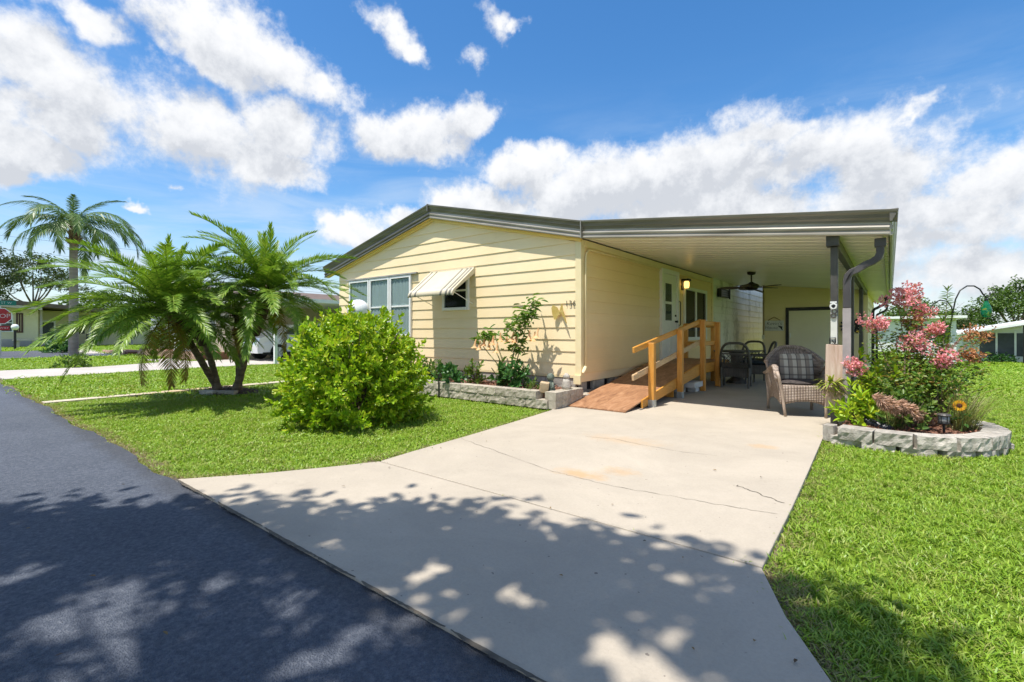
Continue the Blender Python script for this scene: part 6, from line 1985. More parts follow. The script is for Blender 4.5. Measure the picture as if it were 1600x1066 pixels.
# the street tree behind the camera whose shade falls across road and driveway
def shade_tree():
    gg = np.random.default_rng(77)
    base = np.array([-1.6, -6.6, -0.03])
    t = thing('street_tree', 'broad oak across the street shading the road and driveway end', 'tree', tuple(base))
    slope = np.array([SUN_TRAVEL.x, SUN_TRAVEL.y]) / -SUN_TRAVEL.z
    # outline of the shade on the ground
    edge = [(-7.6, -2.6), (-6.0, -1.0), (-5.2, -.15), (-4.35, .35), (-3.75, .95), (-3.05, 1.45), (-2.5, 1.85), (-2.0, 2.22), (-1.5, 2.15), (-1.1, 2.42), (-.75, 2.55), (-.42, 2.32), (-.12, 2.25), (.12, 2.02), (.28, 1.55), (.5, .9), (1.3, .2), (1.8, -1.2), (1.0, -3.5), (-2, -5), (-6, -4.5)]
    cl = []
    tries = 0
    while len(cl) < 520 and tries < 20000:
        tries += 1
        x, y = gg.uniform(-7.6, 1.8), gg.uniform(-5, 2.6)
        if not inpoly(x, y, edge): continue
        if any((x - a) ** 2 + (y - b_) ** 2 < .235 ** 2 for a, b_, _ in cl): continue
        cl.append((x, y, gg.uniform(5.2, 8.2)))
    # gaps that let light through, as seen on the paving
    gaps = [(gnd(680, 895), .22), (gnd(1115, 920), .26), (gnd(1060, 905), .2), (gnd(520, 850), .16), (gnd(960, 1020), .34), (gnd(1010, 1050), .34), (gnd(60, 985), .36), (gnd(150, 1040), .32), (gnd(230, 960), .24),
            (gnd(790, 925), .2), (gnd(570, 985), .30), (gnd(330, 920), .26), (gnd(440, 950), .32), (gnd(20, 900), .34), (gnd(240, 1050), .34), (gnd(640, 960), .24), (gnd(130, 930), .3), (gnd(460, 1045), .26), (gnd(1040, 985), .2), (gnd(640, 990), .16), (gnd(200, 930), .12), (gnd(1240, 960), .10), (gnd(750, 1010), .14)]
    Ps = []
    tops = []
    for x, y, z_ in cl:
        if any((x - p.x) ** 2 + (y - p.y) ** 2 < (r_ * .6) ** 2 for p, r_ in gaps): continue
        c = np.array([x - slope[0] * z_, y - slope[1] * z_, z_])
        tops.append(c)
        n = 110
        rr = gg.uniform(.24, .36)
        Ps.append(c + gg.normal(0, 1, (n, 3)) * np.array([rr * .50, rr * .50, rr * .6]))
    P = np.concatenate(Ps)
    n = len(P)
    gx = P[:, 0] + slope[0] * P[:, 2]; gy = P[:, 1] + slope[1] * P[:, 2]
    keep = np.ones(n, bool)
    for p, r_ in gaps: keep &= ((gx - p.x) ** 2 + (gy - p.y) ** 2 > (r_ * .42) ** 2)
    P = P[keep]; n = len(P)
    vs, fs = leaf_mesh(P, gg.normal(size=(n, 3)) * np.array([1, 1, .5]), gg.normal(0, .45, (n, 3)) + np.array([0, 0, 1]), gg.uniform(.11, .18, n), gg.uniform(.06, .10, n))
    quads_obj('crown', vs, fs, M_oak, t, 'stuff')
    tr = MB()
    fork = base + np.array([.1, .5, 3.2])
    tr.tube([base - np.array([0, 0, .2]), base + np.array([0, .1, 1.4]), fork], [.36, .28, .24], 10)
    limbs = [np.array([-4.6, -2.6, 5.6]), np.array([-2.2, -1.6, 5.9]), np.array([-.4, -1.5, 5.6]), np.array([-1.2, -4.0, 6.8]), np.array([.6, -3.4, 5.8])]
    for l_ in limbs: tr.tube([fork, fork * .5 + l_ * .5 + np.array([0, 0, .25]), l_], [.17, .11, .07], 7)
    for c in tops[::2]:
        l_ = min(limbs, key=lambda q: np.linalg.norm(q - c)); tr.tube([l_, l_ * .5 + c * .5 + np.array([0, 0, -.1]), c], [.03, .016, .006], 4)
    tr.build('trunk', M_trunk, t)
shade_tree()

bg_trees = 'trees beyond the houses'
p = pix(52, 0, 52); tree('pine_tree', 'open-crowned pine behind the far yellow house', (p.x, p.y, 0), 9.6, 4.2, 12, 4200, .30, .13, M_pine, 3, .20, .42, .45, bg_trees, .30)
p = pix(-14, 0, 46); tree('cypress_tree', 'dark evergreen cut off by the left edge of the picture', (p.x, p.y, 0), 9.0, 2.3, 11, 3600, .26, .12, M_pine, 4, .2, .15, .9, bg_trees, .42)
p = pix(150, 0, 60); tree('oak_tree', 'low oak on the horizon behind the queen palm', (p.x, p.y, 0), 5.8, 4.0, 9, 2600, .34, .2, M_oak, 5, .2, .3, .6, bg_trees)
p = pix(330, 0, 62); tree('oak_tree', 'round oak far behind the palm clump', (p.x, p.y, 0), 5.6, 4.0, 9, 2400, .34, .2, M_oak, 6, .2, .3, .6, bg_trees)
p = pix(1592, 0, 50); tree('oak_tree', 'spreading oak rising above the white roof at right', (p.x, p.y, -.85), 7.2, 4.2, 13, 6500, .26, .16, M_oak, 7, .25, .25, .7, bg_trees, .34)
p = pix(1512, 0, 60); tree('oak_tree', 'thin airy tree between the two right-hand white houses', (p.x, p.y, -.85), 4.6, 2.4, 8, 1500, .26, .14, M_pine, 8, .12, .4, .6, bg_trees, .28)
p = pix(1425, 0, 58); tree('oak_tree', 'dense green tree peering over the white house behind the myrtle', (p.x, p.y, -.6), 5.1, 4.2, 11, 4200, .28, .18, M_oak, 9, .2, .25, .7, bg_trees)
p = pix(1475, 0, 64); tree('oak_tree', 'mid-green tree right of the dense one behind the myrtle', (p.x, p.y, -.7), 4.3, 3.4, 9, 2600, .28, .18, M_oak, 10, .2, .25, .7, bg_trees)
p = pix(1660, 0, 56); tree('oak_tree', 'oak beyond the right edge of the picture', (p.x, p.y, -.85), 7.0, 4.0, 9, 2800, .3, .18, M_oak, 12, .25, .25, .7, bg_trees)

# ------------------------------------------------------------------ neighbour's house behind the palms
M_tanw = siding_mat('neighbour_siding', (0.56, 0.48, 0.36), (0.62, 0.54, 0.42))
M_roofb = mat('brown_roof', (0.11, 0.075, 0.06), (0.16, 0.115, 0.09), 4, 0.8, 0.3, 20)
nh = thing('neighbour_house', 'tan single-storey home with carport behind the palm clump', 'house', (-26.5, 8.5, 0))
x0, x1, y0, y1 = -31.0, -21.9, 8.4, 20.0
xm = (x0 + x1) / 2
MB().prism([(x0, y0, 0), (x1, y0, 0), (x1, y0, 2.4), (xm, y0, 3.2), (x0, y0, 2.4)], (0, y1 - y0, 0)).build('wall', M_tanw, nh)
for i in range(12):
    MB().box(x0 + .02, x1 + .012, y0 - .014, y0 + .004, .2 + i * .18, .37 + i * .18).build('siding_board', M_tanw, nh)
MB().prism([(x0 - .4, y0 - .4, 2.42), (xm, y0 - .4, 3.27), (x1 + .4, y0 - .4, 2.42), (x1 + .4, y0 - .4, 2.54), (xm, y0 - .4, 3.40), (x0 - .4, y0 - .4, 2.54)], (0, y1 - y0 + .8, 0)).build('roof', M_roofb, nh)
for xa in (-29.6, -26.8, -24.4):
    wn = MB().box(xa, xa + 1.2, y0 - .05, y0 - .02, 1.0, 2.05).build('window', M_white, nh)
    for q in (0, 1): MB().box(xa + .07 + q * .55, xa + .57 + q * .55, y0 - .062, y0 - .0505, 1.08, 1.97).build('pane', M_glassd, wn)
MB().box(-21.88, -17.3, 8.0, 19, 2.28, 2.42).build('carport_roof', M_white, nh)
for yy in (8.2, 12.0, 15.8):
    MB().box(-17.55, -17.45, yy, yy + .1, 0, 2.28).build('carport_post', M_white, nh)
# white porch rail and brick planters
rl = thing('porch_railing', 'white picket porch railing glimpsed through the palm fronds', 'railing', (-25.0, 7.6, .35))
for i in range(15):
    MB().box(-25.9 + i * .13, -25.84 + i * .13, 7.58, 7.62, .30, 1.0).build('picket', M_white, rl)
MB().box(-26.0, -23.95, 7.57, 7.63, 1.0, 1.06).build('top_rail', M_white, rl); MB().box(-26.0, -23.95, 7.57, 7.63, .30, .36).build('bottom_rail', M_white, rl)
M_brick = mat('pink_brick', (0.36, 0.22, 0.16), (0.46, 0.31, 0.24), 3, 0.9, 0.4, 30, rnd=.15)
def brick_bed(x0, x1, y, label, rows=2):
    bb_ = thing('brick_planter', label, 'planter', ((x0 + x1) / 2, y + .5, -.03), 0, 'brick planters before the neighbour house')
    MB().box(x0, x1, y + .10, y + 1.2, -.03, rows * .16 - .02).build('soil', M_mulch, bb_)
    me = MB().box(-.29, .29, -.05, .05, 0, .15).build('brick', M_brick, bb_, local=True, bevel=.008, seg=1)
    k_ = 0
    for r_ in range(rows):
        x = x0 + (.3 if r_ % 2 else 0)
        while x < x1:
            o = me if k_ == 0 else inst('brick', me.data, bb_)
            o.location = Vector((x, y + .03, r_ * .158)) - wloc(bb_); o.location.z += 0.0
            x += .6; k_ += 1
brick_bed(-29.9, -22.0, 7.25, 'long low brick planter in front of the neighbour porch', 2)
brick_bed(-34.5, -30.3, 6.75, 'short brick planter beside the path to the far yellow house', 1)
shrub('porch_shrub', 'reddish-green shrub in the brick planter before the white railing', 'shrub', (-24.6, 7.9, .28), .8, .5, .7, 60, 9, .16, .09, M_shr, 61, shoot=.25)
shrub('porch_shrub', 'green shrub at the left end of the brick planter', 'shrub', (-28.6, 7.9, .28), .9, .5, .8, 60, 9, .18, .10, M_oak, 62, shoot=.25)
p = gnd(97, 551); shrub('porch_shrub', 'round green shrub beside the queen palm trunk', 'shrub', (p.x, p.y, -.03), .8, .8, .85, 90, 9, .16, .09, M_grn, 63, shoot=.22)
p = gnd(114, 574); shrub('porch_shrub', 'small yellow-green shrub in front of the queen palm', 'shrub', (p.x, p.y, -.03), .42, .42, .38, 50, 9, .09, .05, M_shr, 64, shoot=.12)
# white car under the neighbour carport
def car(loc, rz, label):
    t = thing('parked_car', label, 'car', loc, rz)
    M_cw = mat('white_car_paint', (0.74, 0.75, 0.76), None, rough=.22, coat=.6)
    prof = [(-2.2, .30), (-2.22, .62), (-2.1, .92), (-1.75, 1.02), (-1.35, 1.06), (-.75, 1.46), (.55, 1.52), (1.35, 1.48), (1.95, 1.08), (2.15, .98), (2.2, .6), (2.16, .30)]
    secs = []
    for sx, ins in ((-.88, .04), (-.90, 0), (.90, 0), (.88, .04)):
        secs.append([Vector((sx * (1 if z_ < 1.0 else 1 - (z_ - 1.0) * .35), y * (1 - ins * .1), z_)) for y, z_ in prof])
    b_ = MB(); loft(b_, secs); b_.build('body', M_cw, t, local=True, bevel=.03)
    for sx in (-1, 1):
        for i, (ya, yb_, za) in enumerate(((-1.05, -.38, 1.36), (-.30, .55, 1.43), (.63, 1.42, 1.38))):
            mb = MB(); xx = sx * .835
            mb.add([(sx * .893, ya - (.18 if i == 0 else 0), 1.06), (sx * .893, yb_ + (.18 if i == 2 else 0), 1.06), (xx - sx * .07, yb_, za), (xx - sx * .07, ya + (.28 if i == 0 else 0), za)], [(0, 1, 2, 3)])
            mb.build('window', M_glassd, t, local=True, solid=.008)
        for y in (-1.38, 1.38):
            wh = MB().tube([(sx * .70, y, .33), (sx * .905, y, .33)], .33, 20).build('tyre', mat('tyre_rubber', (0.015, 0.015, 0.016), None, rough=.8), t, local=True)
            hub = MB().tube([(sx * .9055, y, .33), (sx * .915, y, .33)], .21, 16)
            hub.build('rim', M_galv, t, local=True)
            for s in range(5):
                a = s * 2 * math.pi / 5
                MB().bar((sx * .92, y + .04 * math.cos(a), .33 + .04 * math.sin(a)), (sx * .92, y + .2 * math.cos(a), .33 + .2 * math.sin(a)), .02, .05, up=(1, 0, 0)).build('spoke', M_white, t, local=True)
        MB().box(sx * .60 - .14, sx * .60 + .14, -2.235, -2.17, .66, .78).build('headlight', M_glass, t, local=True)
        MB().box(sx * .66 - .12, sx * .66 + .12, 2.14, 2.20, .74, .92).build('tail_light', mat('red_lens', (0.4, 0.02, 0.02), None, rough=.2), t, local=True)
        MB().box(sx * .895 - .01, sx * .895 + .01, -2.0, 2.0, .24, .34).build('sill', M_black, t, local=True)
    return t
car((-20.4, 10.7, 0.0), 0, 'white car parked under the neighbour carport behind the palms')

# ------------------------------------------------------------------ far yellow house at left, sign, lamp
M_yel2 = siding_mat('far_house_siding', (0.66, 0.60, 0.36), (0.72, 0.66, 0.43))
FXW = -52.0
fh = thing('far_house', 'far pale yellow house with brown roof edge and shutters at left', 'house', (FXW - 2, 4, 0))
MB().box(FXW - 9, FXW, -1.0, 6.2, .0, 3.0).build('wall', M_yel2, fh)
MB().box(FXW - .02, FXW + .04, -1.0, 6.2, 0, .62).build('base_wall', M_conc3, fh)
MB().box(FXW - 9, FXW - 2.2, 6.2, 14.0, 0, 2.9).build('porch_wall', M_yel2, fh)
MB().prism([(FXW + 1.0, -2.0, 3.75), (FXW + 1.0, 13.0, 2.55), (FXW + 1.0, 13.0, 2.85), (FXW + 1.0, -2.0, 4.05)], (-11, 0, 0)).build('roof', M_roofb, fh)
MB().prism([(FXW + 1.03, -2.0, 3.50), (FXW + 1.03, 6.3, 2.84), (FXW + 1.03, 6.3, 3.05), (FXW + 1.03, -2.0, 3.74)], (-.06, 0, 0)).build('fascia', mat('far_fascia', (0.50, 0.44, 0.34), None, rough=.6), fh)
wn = MB().box(FXW - .01, FXW + .06, 3.35, 4.85, 1.15, 2.55).build('window', M_white, fh)
for za, zb in ((1.22, 1.82), (1.88, 2.48)): MB().box(FXW + .061, FXW + .075, 3.43, 4.77, za, zb).build('pane', M_glassd, wn)
sh = MB().box(FXW - .01, FXW + .05, 5.0, 5.38, 1.1, 2.6).build('shutter', mat('dark_red_shutter', (0.06, 0.018, 0.012), None, rough=.5), fh)
for q in (0, 1): MB().box(FXW + .051, FXW + .06, 5.10 + q * .13, 5.14 + q * .13, 1.2, 2.5).build('slat', mat('shutter_gap', (0.45, 0.36, 0.22), None, rough=.6), sh)
for yy in (6.3, 9.2, 12.0): MB().box(FXW - .1, FXW + .02, yy, yy + .14, 0, 2.9).build('porch_post', M_conc3, fh)
dr = MB().box(FXW - 2.2, FXW - 2.15, 6.6, 7.5, .1, 2.1).build('door', M_white, fh); MB().box(FXW - 2.149, FXW - 2.13, 6.72, 7.38, .5, 1.95).build('screen', M_glassd, dr)
MB().box(FXW - 2.2, FXW - 2.14, 8.3, 9.3, 1.0, 2.0).build('window', M_glassd, fh)
for i, yy in enumerate((3.0, 5.4)):
    bn = thing('yard_bench', ['pale stone bench left of the lamp before the far yellow house', 'pale stone bench right of the lamp before the far yellow house'][i], 'bench', (FXW + 1.2, yy, -.03), 0, 'stone benches before the far house')
    MB().box(FXW + .9, FXW + 1.4, yy - .7, yy + .7, .50, .60).build('seat', M_conc3, bn)
    for s in (-1, 1): MB().box(FXW + 1.0, FXW + 1.3, yy + s * .42 - .08, yy + s * .42 + .08, -.03, .50).build('leg', M_conc3, bn)
for i, yy in enumerate((8.0, 9.6)):
    pc_ = thing('porch_chair', ['dark porch chair nearer the yellow house wall', 'dark porch chair further along the far porch'][i], 'chair', (FXW - 1.2, yy, 0), 0, 'dark chairs on the far porch')
    MB().box(FXW - 1.5, FXW - .95, yy - .3, yy + .3, .36, .44).build('seat', M_framed, pc_)
    MB().box(FXW - 1.55, FXW - 1.5, yy - .3, yy + .3, .445, 1.0).build('backrest', M_framed, pc_)
    for a in (-1.47, -1.0):
        for s in (-.26, .26): MB().box(FXW + a - .03, FXW + a + .03, yy + s - .03, yy + s + .03, 0, .36).build('leg', M_framed, pc_)
p = gnd(23.5, 546)
lp = thing('globe_lamp_post', 'small white globe lamp on a black post before the far yellow house', 'lamp', (p.x, p.y, -.03))
MB().tube([(p.x, p.y, -.05), (p.x, p.y, 1.30)], .07, 8).build('post', M_black, lp)
MB().lathe([(.20 * math.sin(math.pi * i / 10) + .001, -.20 * math.cos(math.pi * i / 10)) for i in range(1, 10)], (p.x, p.y, 1.48), 16).build('globe', M_globe, lp, smooth=True)
# stop sign with street name blade, facing the camera
sp_ = pix(0.5, 494, 22.3)
ss = thing('stop_sign', 'red octagonal stop sign with green street blade at the left picture edge', 'sign', (sp_.x, sp_.y, -.03))
fd_ = Vector((-sp_.x, -sp_.y, 0)).normalized(); sd_ = Vector((-fd_.y, fd_.x, 0)); rz_ = math.atan2(fd_.y, fd_.x) + rad(90)
M_red = mat('stop_red', (0.42, 0.015, 0.025), None, rough=.4); M_grnsg = mat('street_sign_green', (0.0, 0.17, 0.12), None, rough=.4); M_sgw = mat('sign_lettering_white', (0.8, 0.8, 0.8), None, rough=.4)
def octo(r_, off_, th):
    P = [Vector((sp_.x, sp_.y, sp_.z)) + fd_ * off_ + sd_ * r_ * math.cos(a) + Vector((0, 0, r_ * math.sin(a))) for a in [math.pi / 8 + i * math.pi / 4 for i in range(8)]]
    return MB().prism(P, fd_ * th)
octo(.405, .03, .006).build('border', M_sgw, ss); octo(.372, .0365, .004).build('face', M_red, ss)
text('lettering', 'STOP', .27, M_sgw, Vector(sp_) + fd_ * .043, (rad(90), 0, rz_), ss)
MB().tube([(sp_.x, sp_.y, -.05), (sp_.x, sp_.y, sp_.z + .85)], .035, 8).build('post', M_galv, ss)
bl_ = MB()
c = Vector((sp_.x, sp_.y, sp_.z + .62)); P = [c + fd_ * .045 + sd_ * a + Vector((0, 0, b_)) for a, b_ in ((-.52, -.11), (.52, -.11), (.52, .11), (-.52, .11))]
bl_.prism(P, fd_ * .006).build('street_blade', M_grnsg, ss)
text('lettering', 'LAKE ST W', .15, M_sgw, c + fd_ * .053, (rad(90), 0, rz_), ss)
c = Vector((sp_.x, sp_.y, sp_.z - .56)); P = [c + fd_ * .03 + sd_ * a + Vector((0, 0, b_)) for a, b_ in ((-.30, -.10), (.30, -.10), (.30, .10), (-.30, .10))]
MB().prism(P, fd_ * .005).build('lower_plate', M_red, ss)
text('lettering', 'ALL WAY', .13, M_sgw, c + fd_ * .037, (rad(90), 0, rz_), ss)
# overhead wires
for i, (v0, v1) in enumerate(((370, 392), (387, 408), (352, 366))):
    a, b_ = pix(-260, v0 - 18, 85), pix(640, v1 + 60, 85)
    mb = MB(); mb.tube([a.lerp(b_, s / 12) - Vector((0, 0, 1.0 * 4 * (s / 12) * (1 - s / 12))) for s in range(13)], .020, 5)
    o = mb.build('power_line', M_black); tag(o, ['thin overhead power line, upper middle wire behind the queen palm', 'thin overhead power line, lowest wire behind the queen palm', 'thin overhead power line, topmost wire behind the queen palm'][i], 'power line', 'overhead wires at left')

# ------------------------------------------------------------------ houses on the right
M_wsid = siding_mat('white_siding', (0.68, 0.69, 0.70), (0.75, 0.76, 0.77))
wh = thing('white_house', 'white bungalow seen through the crepe myrtle branches', 'house', (.8, 36, -.5))
MB().box(-3.0, 2.9, 36, 44, -.6, 1.95).build('wall', M_wsid, wh)
for i in range(12): MB().box(-3.0, 2.9, 35.98, 36.004, -.4 + i * .19, -.22 + i * .19).build('siding_board', M_wsid, wh)
MB().box(-3.3, 3.3, 35.5, 44.5, 1.92, 2.06).build('roof', M_white, wh)
for xa in (.7, 2.0):
    wn = MB().box(xa, xa + .72, 35.93, 35.975, .75, 1.65).build('window', M_white, wh)
    for q in (0, 1): MB().box(xa + .05, xa + .67, 35.915, 35.9295, .80 + q * .43, 1.18 + q * .42).build('pane', M_glassd, wn)
# second home, same gable pattern, with a screened porch
sh_ = thing('screened_house', 'grey-white house with screened porch beyond the right lawn', 'house', (8, 45, -.8))
YH = 45.0
def rz2(x): return 1.02 + .205 * (x - 3.9)
MB().prism([(3.95, YH + .3, -.9), (14, YH + .3, -.9), (14, YH + .3, rz2(12)), (9.5, YH + .3, rz2(9.0)), (3.95, YH + .3, rz2(3.95))], (0, 9, 0)).build('wall', M_wsid, sh_)
MB().prism([(3.6, YH - .9, rz2(3.6)), (9.5, YH - .9, rz2(9.5)), (9.5, YH - .9, rz2(9.5) + .16), (3.6, YH - .9, rz2(3.6) + .16)], (0, 11, 0)).build('roof', M_white, sh_)
M_scr = mat('screen_mesh', (0.05, 0.055, 0.065), (0.09, 0.095, 0.11), 1.2, 0.7)
xs_ = [4.75, 5.62, 6.5, 7.4, 8.3, 9.2]
for a, b_ in zip(xs_[:-1], xs_[1:]):
    MB().prism([(a + .04, YH + .29, -.45), (b_ - .04, YH + .29, -.45), (b_ - .04, YH + .29, rz2(4.75) - .12), (a + .04, YH + .29, rz2(4.75) - .12)], (0, -.02, 0)).build('screen_panel', M_scr, sh_)
for x in xs_: MB().box(x - .05, x + .05, YH + .22, YH + .28, -.85, rz2(4.75) - .02).build('mullion', M_white, sh_)
for x in (6.75, 7.35, 7.95): MB().box(x - .05, x + .05, YH - .8, YH - .7, -.85, rz2(x)).build('carport_post', M_black, sh_)
hd = shrub('clipped_hedge', 'low clipped green hedge below the screened porch', 'hedge', (5.75, YH - .25, -.85), .85, .35, .55, 220, 9, .08, .05, M_grn, 71, shoot=.1)
bk = MB().box(6.85, 7.25, YH - 2.2, YH - 1.8, -.86, -.58).build('concrete_block', M_conc3, None, bevel=.02); tag(bk, 'pale concrete block on the lawn by the black carport posts', 'block')
# blue-white golf cart under that carport
gc = thing('golf_cart', 'pale blue golf cart parked at the right edge beneath the far carport', 'golf cart', (8.3, YH - .6, -.86))
M_gc = mat('cart_blue', (0.25, 0.36, 0.50), None, rough=.3); gx, gy = 8.35, YH - .6
MB().prism([(gx - .55, gy - 1.1, -.58), (gx - .55, gy + 1.1, -.58), (gx - .55, gy + 1.1, -.05), (gx - .55, gy + .4, -.0), (gx - .55, gy + .2, -.25), (gx - .55, gy - .5, -.25), (gx - .55, gy - .7, .1), (gx - .55, gy - 1.05, 0)], (1.1, 0, 0)).build('body', M_gc, gc, bevel=.03)
MB().box(gx - .6, gx + .6, gy - .9, gy + .95, .92, 1.0).build('canopy', M_white, gc, bevel=.03)
for sx in (-1, 1):
    for a, b_ in ((-.85, -.8), (.75, .85)): MB().tube([(gx + sx * .5, gy + a, -.02), (gx + sx * .5, gy + b_, .93)], .02, 6).build('canopy_post', M_black, gc)
    for yy in (-.75, .75): MB().tube([(gx + sx * .42, gy + yy, -.63), (gx + sx * .58, gy + yy, -.63)], .22, 14).build('wheel', M_black, gc)
MB().box(gx - .5, gx + .5, gy - .1, gy + .4, -.04, .1).build('seat', M_white, gc); MB().box(gx - .5, gx + .5, gy + .4, gy + .5, .1, .5).build('seat_back', M_white, gc)

# ------------------------------------------------------------------ turf: tufts of real blades scattered over the lawns
M_turf = leafmat('turf_blade', [(0.17, 0.31, 0.022), (0.24, 0.40, 0.028), (0.32, 0.47, 0.038), (0.20, 0.35, 0.025), (0.38, 0.47, 0.07), (0.14, 0.27, 0.02)], 0.33, 0.42)
M_pale = leafmat('pale_turf_blade', [(0.28, 0.36, 0.05), (0.36, 0.40, 0.09), (0.22, 0.33, 0.04), (0.42, 0.40, 0.14)], 0.33, 0.5)
M_dry = leafmat('dry_turf_blade', [(0.36, 0.30, 0.14), (0.28, 0.24, 0.10), (0.22, 0.28, 0.06)], 0.25, 0.8)

def tuft(seed, n, h, spread, w, dry=0.0):
    r = random.Random(seed)
    mb = MB()
    for i in range(n):
        a = r.uniform(0, 2 * math.pi); rr = spread * math.sqrt(r.random())
        p = Vector((math.cos(r.uniform(0, 6.28)) * rr, math.sin(r.uniform(0, 6.28)) * rr, -.01))
        lean = r.uniform(.15, 1.0); L = h * r.uniform(.6, 1.25)
        d = Vector((math.cos(a) * lean, math.sin(a) * lean, 1)).normalized()
        s = Vector((-math.sin(a), math.cos(a), 0)) * w * r.uniform(.7, 1.2)
        s = s + d.cross(s) * r.uniform(-.6, .6)
        p1 = p + d * L * .5; d2 = (d + Vector((math.cos(a) * .7, math.sin(a) * .7, -.25))).normalized(); p2 = p1 + d2 * L * .3; p3 = p2 + (d2 + Vector((0, 0, -.35))).normalized() * L * .22
        o = len(mb.v)
        mb.v += [tuple(p - s * .4), tuple(p + s * .4), tuple(p1 + s * .5), tuple(p1 - s * .5), tuple(p2 + s * .4), tuple(p2 - s * .4), tuple(p3)]
        mb.f += [(o, o + 1, o + 2, o + 3), (o + 3, o + 2, o + 4, o + 5), (o + 5, o + 4, o + 6)]
    me = bpy.data.meshes.new('tuft'); me.from_pydata(mb.v, [], mb.f); me.update()
    me.materials.append(M_turf if not dry else M_dry)
    if not dry and seed % 5 == 4:      # some tufts paler and strawy
        me.materials[0] = M_pale
    return bpy.data.objects.new('tuft_source', me)

def scatter(name, label, pts, sources, smin, smax, seed):
    me = bpy.data.meshes.new(name)
    me.vertices.add(len(pts)); me.vertices.foreach_set('co', np.asarray(pts, float).ravel()); me.update()
    o = bpy.data.objects.new(name, me); COL.objects.link(o)
    tag(o, label, kind='stuff')
    g_ = bpy.data.node_groups.new(name, 'GeometryNodeTree')
    g_.interface.new_socket('Geometry', in_out='INPUT', socket_type='NodeSocketGeometry')
    g_.interface.new_socket('Geometry', in_out='OUTPUT', socket_type='NodeSocketGeometry')
    N = g_.nodes
    gi, go = N.new('NodeGroupInput'), N.new('NodeGroupOutput')
    jn = N.new('GeometryNodeJoinGeometry')
    for i, s in enumerate(sources):
        oi = N.new('GeometryNodeObjectInfo'); oi.inputs['Object'].default_value = s; oi.inputs['As Instance'].default_value = True
        ip = N.new('GeometryNodeInstanceOnPoints')
        rn = N.new('FunctionNodeRandomValue'); rn.data_type = 'INT'; rn.inputs[4].default_value = 0; rn.inputs[5].default_value = len(sources) - 1; rn.inputs['Seed'].default_value = seed
        cmp_ = N.new('FunctionNodeCompare'); cmp_.data_type = 'INT'; cmp_.operation = 'EQUAL'
        g_.links.new(rn.outputs[2], cmp_.inputs[2]); cmp_.inputs[3].default_value = i
        rr = N.new('FunctionNodeRandomValue'); rr.data_type = 'FLOAT_VECTOR'; rr.inputs[0].default_value = (-.12, -.12, 0); rr.inputs[1].default_value = (.12, .12, 6.283); rr.inputs['Seed'].default_value = seed + 1
        rs = N.new('FunctionNodeRandomValue'); rs.data_type = 'FLOAT'; rs.inputs[2].default_value = smin; rs.inputs[3].default_value = smax; rs.inputs['Seed'].default_value = seed + 2
        g_.links.new(gi.outputs[0], ip.inputs['Points']); g_.links.new(cmp_.outputs[0], ip.inputs['Selection']); g_.links.new(oi.outputs['Geometry'], ip.inputs['Instance'])
        g_.links.new(rr.outputs[0], ip.inputs['Rotation']); g_.links.new(rs.outputs[1], ip.inputs['Scale'])
        g_.links.new(ip.outputs[0], jn.inputs[0])
    g_.links.new(jn.outputs[0], go.inputs[0])
    md = o.modifiers.new('blades', 'NODES'); md.node_group = g_
    return o

T_near = [tuft(100 + i, 22, .050, .055, .0044) for i in range(5)]
T_mid = [tuft(110 + i, 24, .048, .10, .0065) for i in range(5)]
T_far = [tuft(120 + i, 20, .070, .24, .017) for i in range(5)]
T_vfar = [tuft(130 + i, 22, .10, .55, .04) for i in range(3)]
T_dry = [tuft(140 + i, 12, .045, .07, .004, dry=1) for i in range(3)]

# places without turf
EXC = [apron, main, [(-11.08, 1.3), (-10.75, 1.3), (-10.98, 6.7), (-11.34, 6.7)],
       [(-20.95, 1.3), (-16.95, 1.3), (-17.4, 4.2), (-17.55, 6.4), (-17.55, 18), (-21.65, 18), (-21.75, 6.95), (-24.65, 7.15), (-24.65, 6.15), (-21.8, 5.85), (-20.65, 3.8)],
       [(-8.9, 5.9), (-3.86, 5.9), (-3.86, 7.05), (-8.9, 7.05)], [(-11.9, 6.95), (-.4, 6.95), (-.4, 25), (-11.9, 25)], [(p.x, p.y) for p in path] + [(-.4, 7.75)],
       [(-31.1, 8.3), (-17.2, 8.3), (-17.2, 20), (-31.1, 20)], [(-42, 1.7), (-30.9, 1.7), (-30.1, 2.6), (-30.1, 6.6), (-42, 7)], [(-29.9, 7.2), (-21.9, 7.2), (-21.9, 8.5), (-29.9, 8.5)]]
def blocked(x, y):
    if y < road_edge(x) + .06 * (1 + math.sin(x * 7) * .5): return True
    if ((x - pb.x - .06) / .72) ** 2 + ((y - pb.y) / .45) ** 2 < 1: return True
    return any(inpoly(x, y, e) for e in EXC)
def pts_in(Dmin, Dmax, per, seed):
    """random lawn points in a band of view depth, a little wider than the picture"""
    gg = np.random.default_rng(seed)
    half = 1.35
    area = half * (Dmax ** 2 - Dmin ** 2)
    n = int(area * per)
    D = np.sqrt(gg.uniform(Dmin ** 2, Dmax ** 2, n)); s = gg.uniform(-half, half, n) * D
    ca, sa = math.cos(YAW), math.sin(YAW)
    X = -sa * D + ca * s; Y = ca * D + sa * s
    out = [(x, y, gh(x, y) - .03) for x, y in zip(X, Y) if not blocked(x, y)]
    return out
scatter('grass', 'short bright turf nearest the camera on both lawns', pts_in(1.1, 4.2, 430, 1), T_near, .75, 1.25, 5)
scatter('grass', 'short bright turf around the bush and the planter', pts_in(4.2, 8.5, 200, 2), T_mid, .75, 1.25, 6)
scatter('grass', 'turf of the mid-distance lawns', pts_in(8.5, 18, 42, 3), T_far, .75, 1.25, 7)
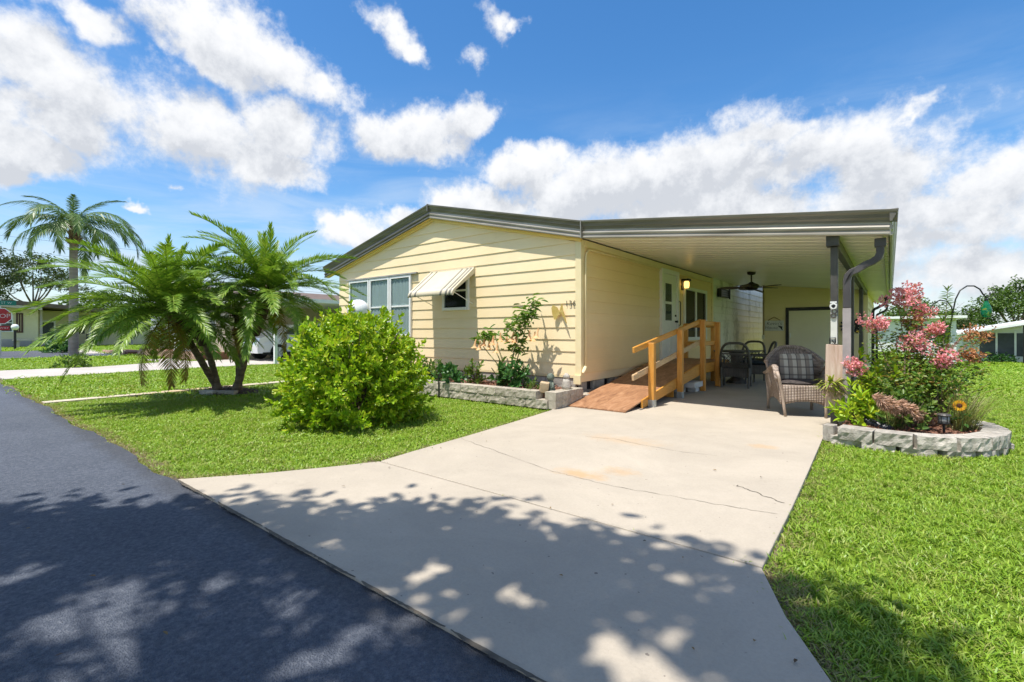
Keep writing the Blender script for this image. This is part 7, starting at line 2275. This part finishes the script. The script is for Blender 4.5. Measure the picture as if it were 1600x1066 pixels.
scatter('grass', 'turf of the far lawns', pts_in(18, 48, 7, 4), T_vfar, .75, 1.2, 8)
# dry blades along road and drive edges
dry = []
for i in range(900):
    x = R.uniform(-14, -4.3); dry.append((x, road_edge(x) + .02 + abs(R.gauss(0, .07)), -.03))
for i in range(420):
    t_ = R.random(); q = [(0.30, 1.33), (0.0, 1.66), (-.12, 1.95), (-.30, 2.27), (-.44, 2.6), (-.46, 4.0), (-.52, 6.0)]
    k_ = t_ * (len(q) - 1); a = min(len(q) - 2, int(k_)); p = Vector(q[a]).lerp(Vector(q[a + 1]), k_ - a); dry.append((p.x + abs(R.gauss(0, .03)), p.y, -.03))
for i in range(420):
    t_ = R.random(); q = [(-4.36, 1.35), (-4.24, 1.52), (-4.03, 1.82), (-3.77, 2.27), (-3.64, 3.0), (-3.70, 3.9), (-3.83, 5.0), (-3.93, 5.8)]
    k_ = t_ * (len(q) - 1); a = min(len(q) - 2, int(k_)); p = Vector(q[a]).lerp(Vector(q[a + 1]), k_ - a); dry.append((p.x - abs(R.gauss(0, .04)), p.y, -.03))
scatter('dry_grass', 'straw-coloured dry grass along the road and driveway edges', dry, T_dry, .6, 1.2, 9)
# fallen leaves and twigs on the paving
lit = [(195, 757), (860, 795), (955, 788), (1010, 845), (1275, 925), (610, 730), (760, 690), (1068, 870), (1180, 1000), (540, 760), (1085, 1016), (1245, 1030), (40, 826), (262, 992), (690, 700), (1120, 735), (1190, 745), (880, 900), (150, 900), (100, 1020)]
P_ = np.array([tuple(gnd(u, v, .012)) for u, v in lit]); n1 = len(P_)
gl_ = np.random.default_rng(5)
vs, fs = leaf_mesh(P_, np.concatenate([gl_.normal(size=(n1, 2)), np.zeros((n1, 1))], 1), np.array([(0, 0, 1)] * n1), gl_.uniform(.015, .035, n1), gl_.uniform(.006, .014, n1), .2, -.1)
lf = quads_obj('leaf_litter', vs, fs, leafmat('dry_litter', [(0.10, 0.06, 0.03), (0.30, 0.20, 0.08), (0.05, 0.04, 0.03)], .1, .8)); tag(lf, 'scattered dry leaves and bits on driveway and street', kind='stuff')
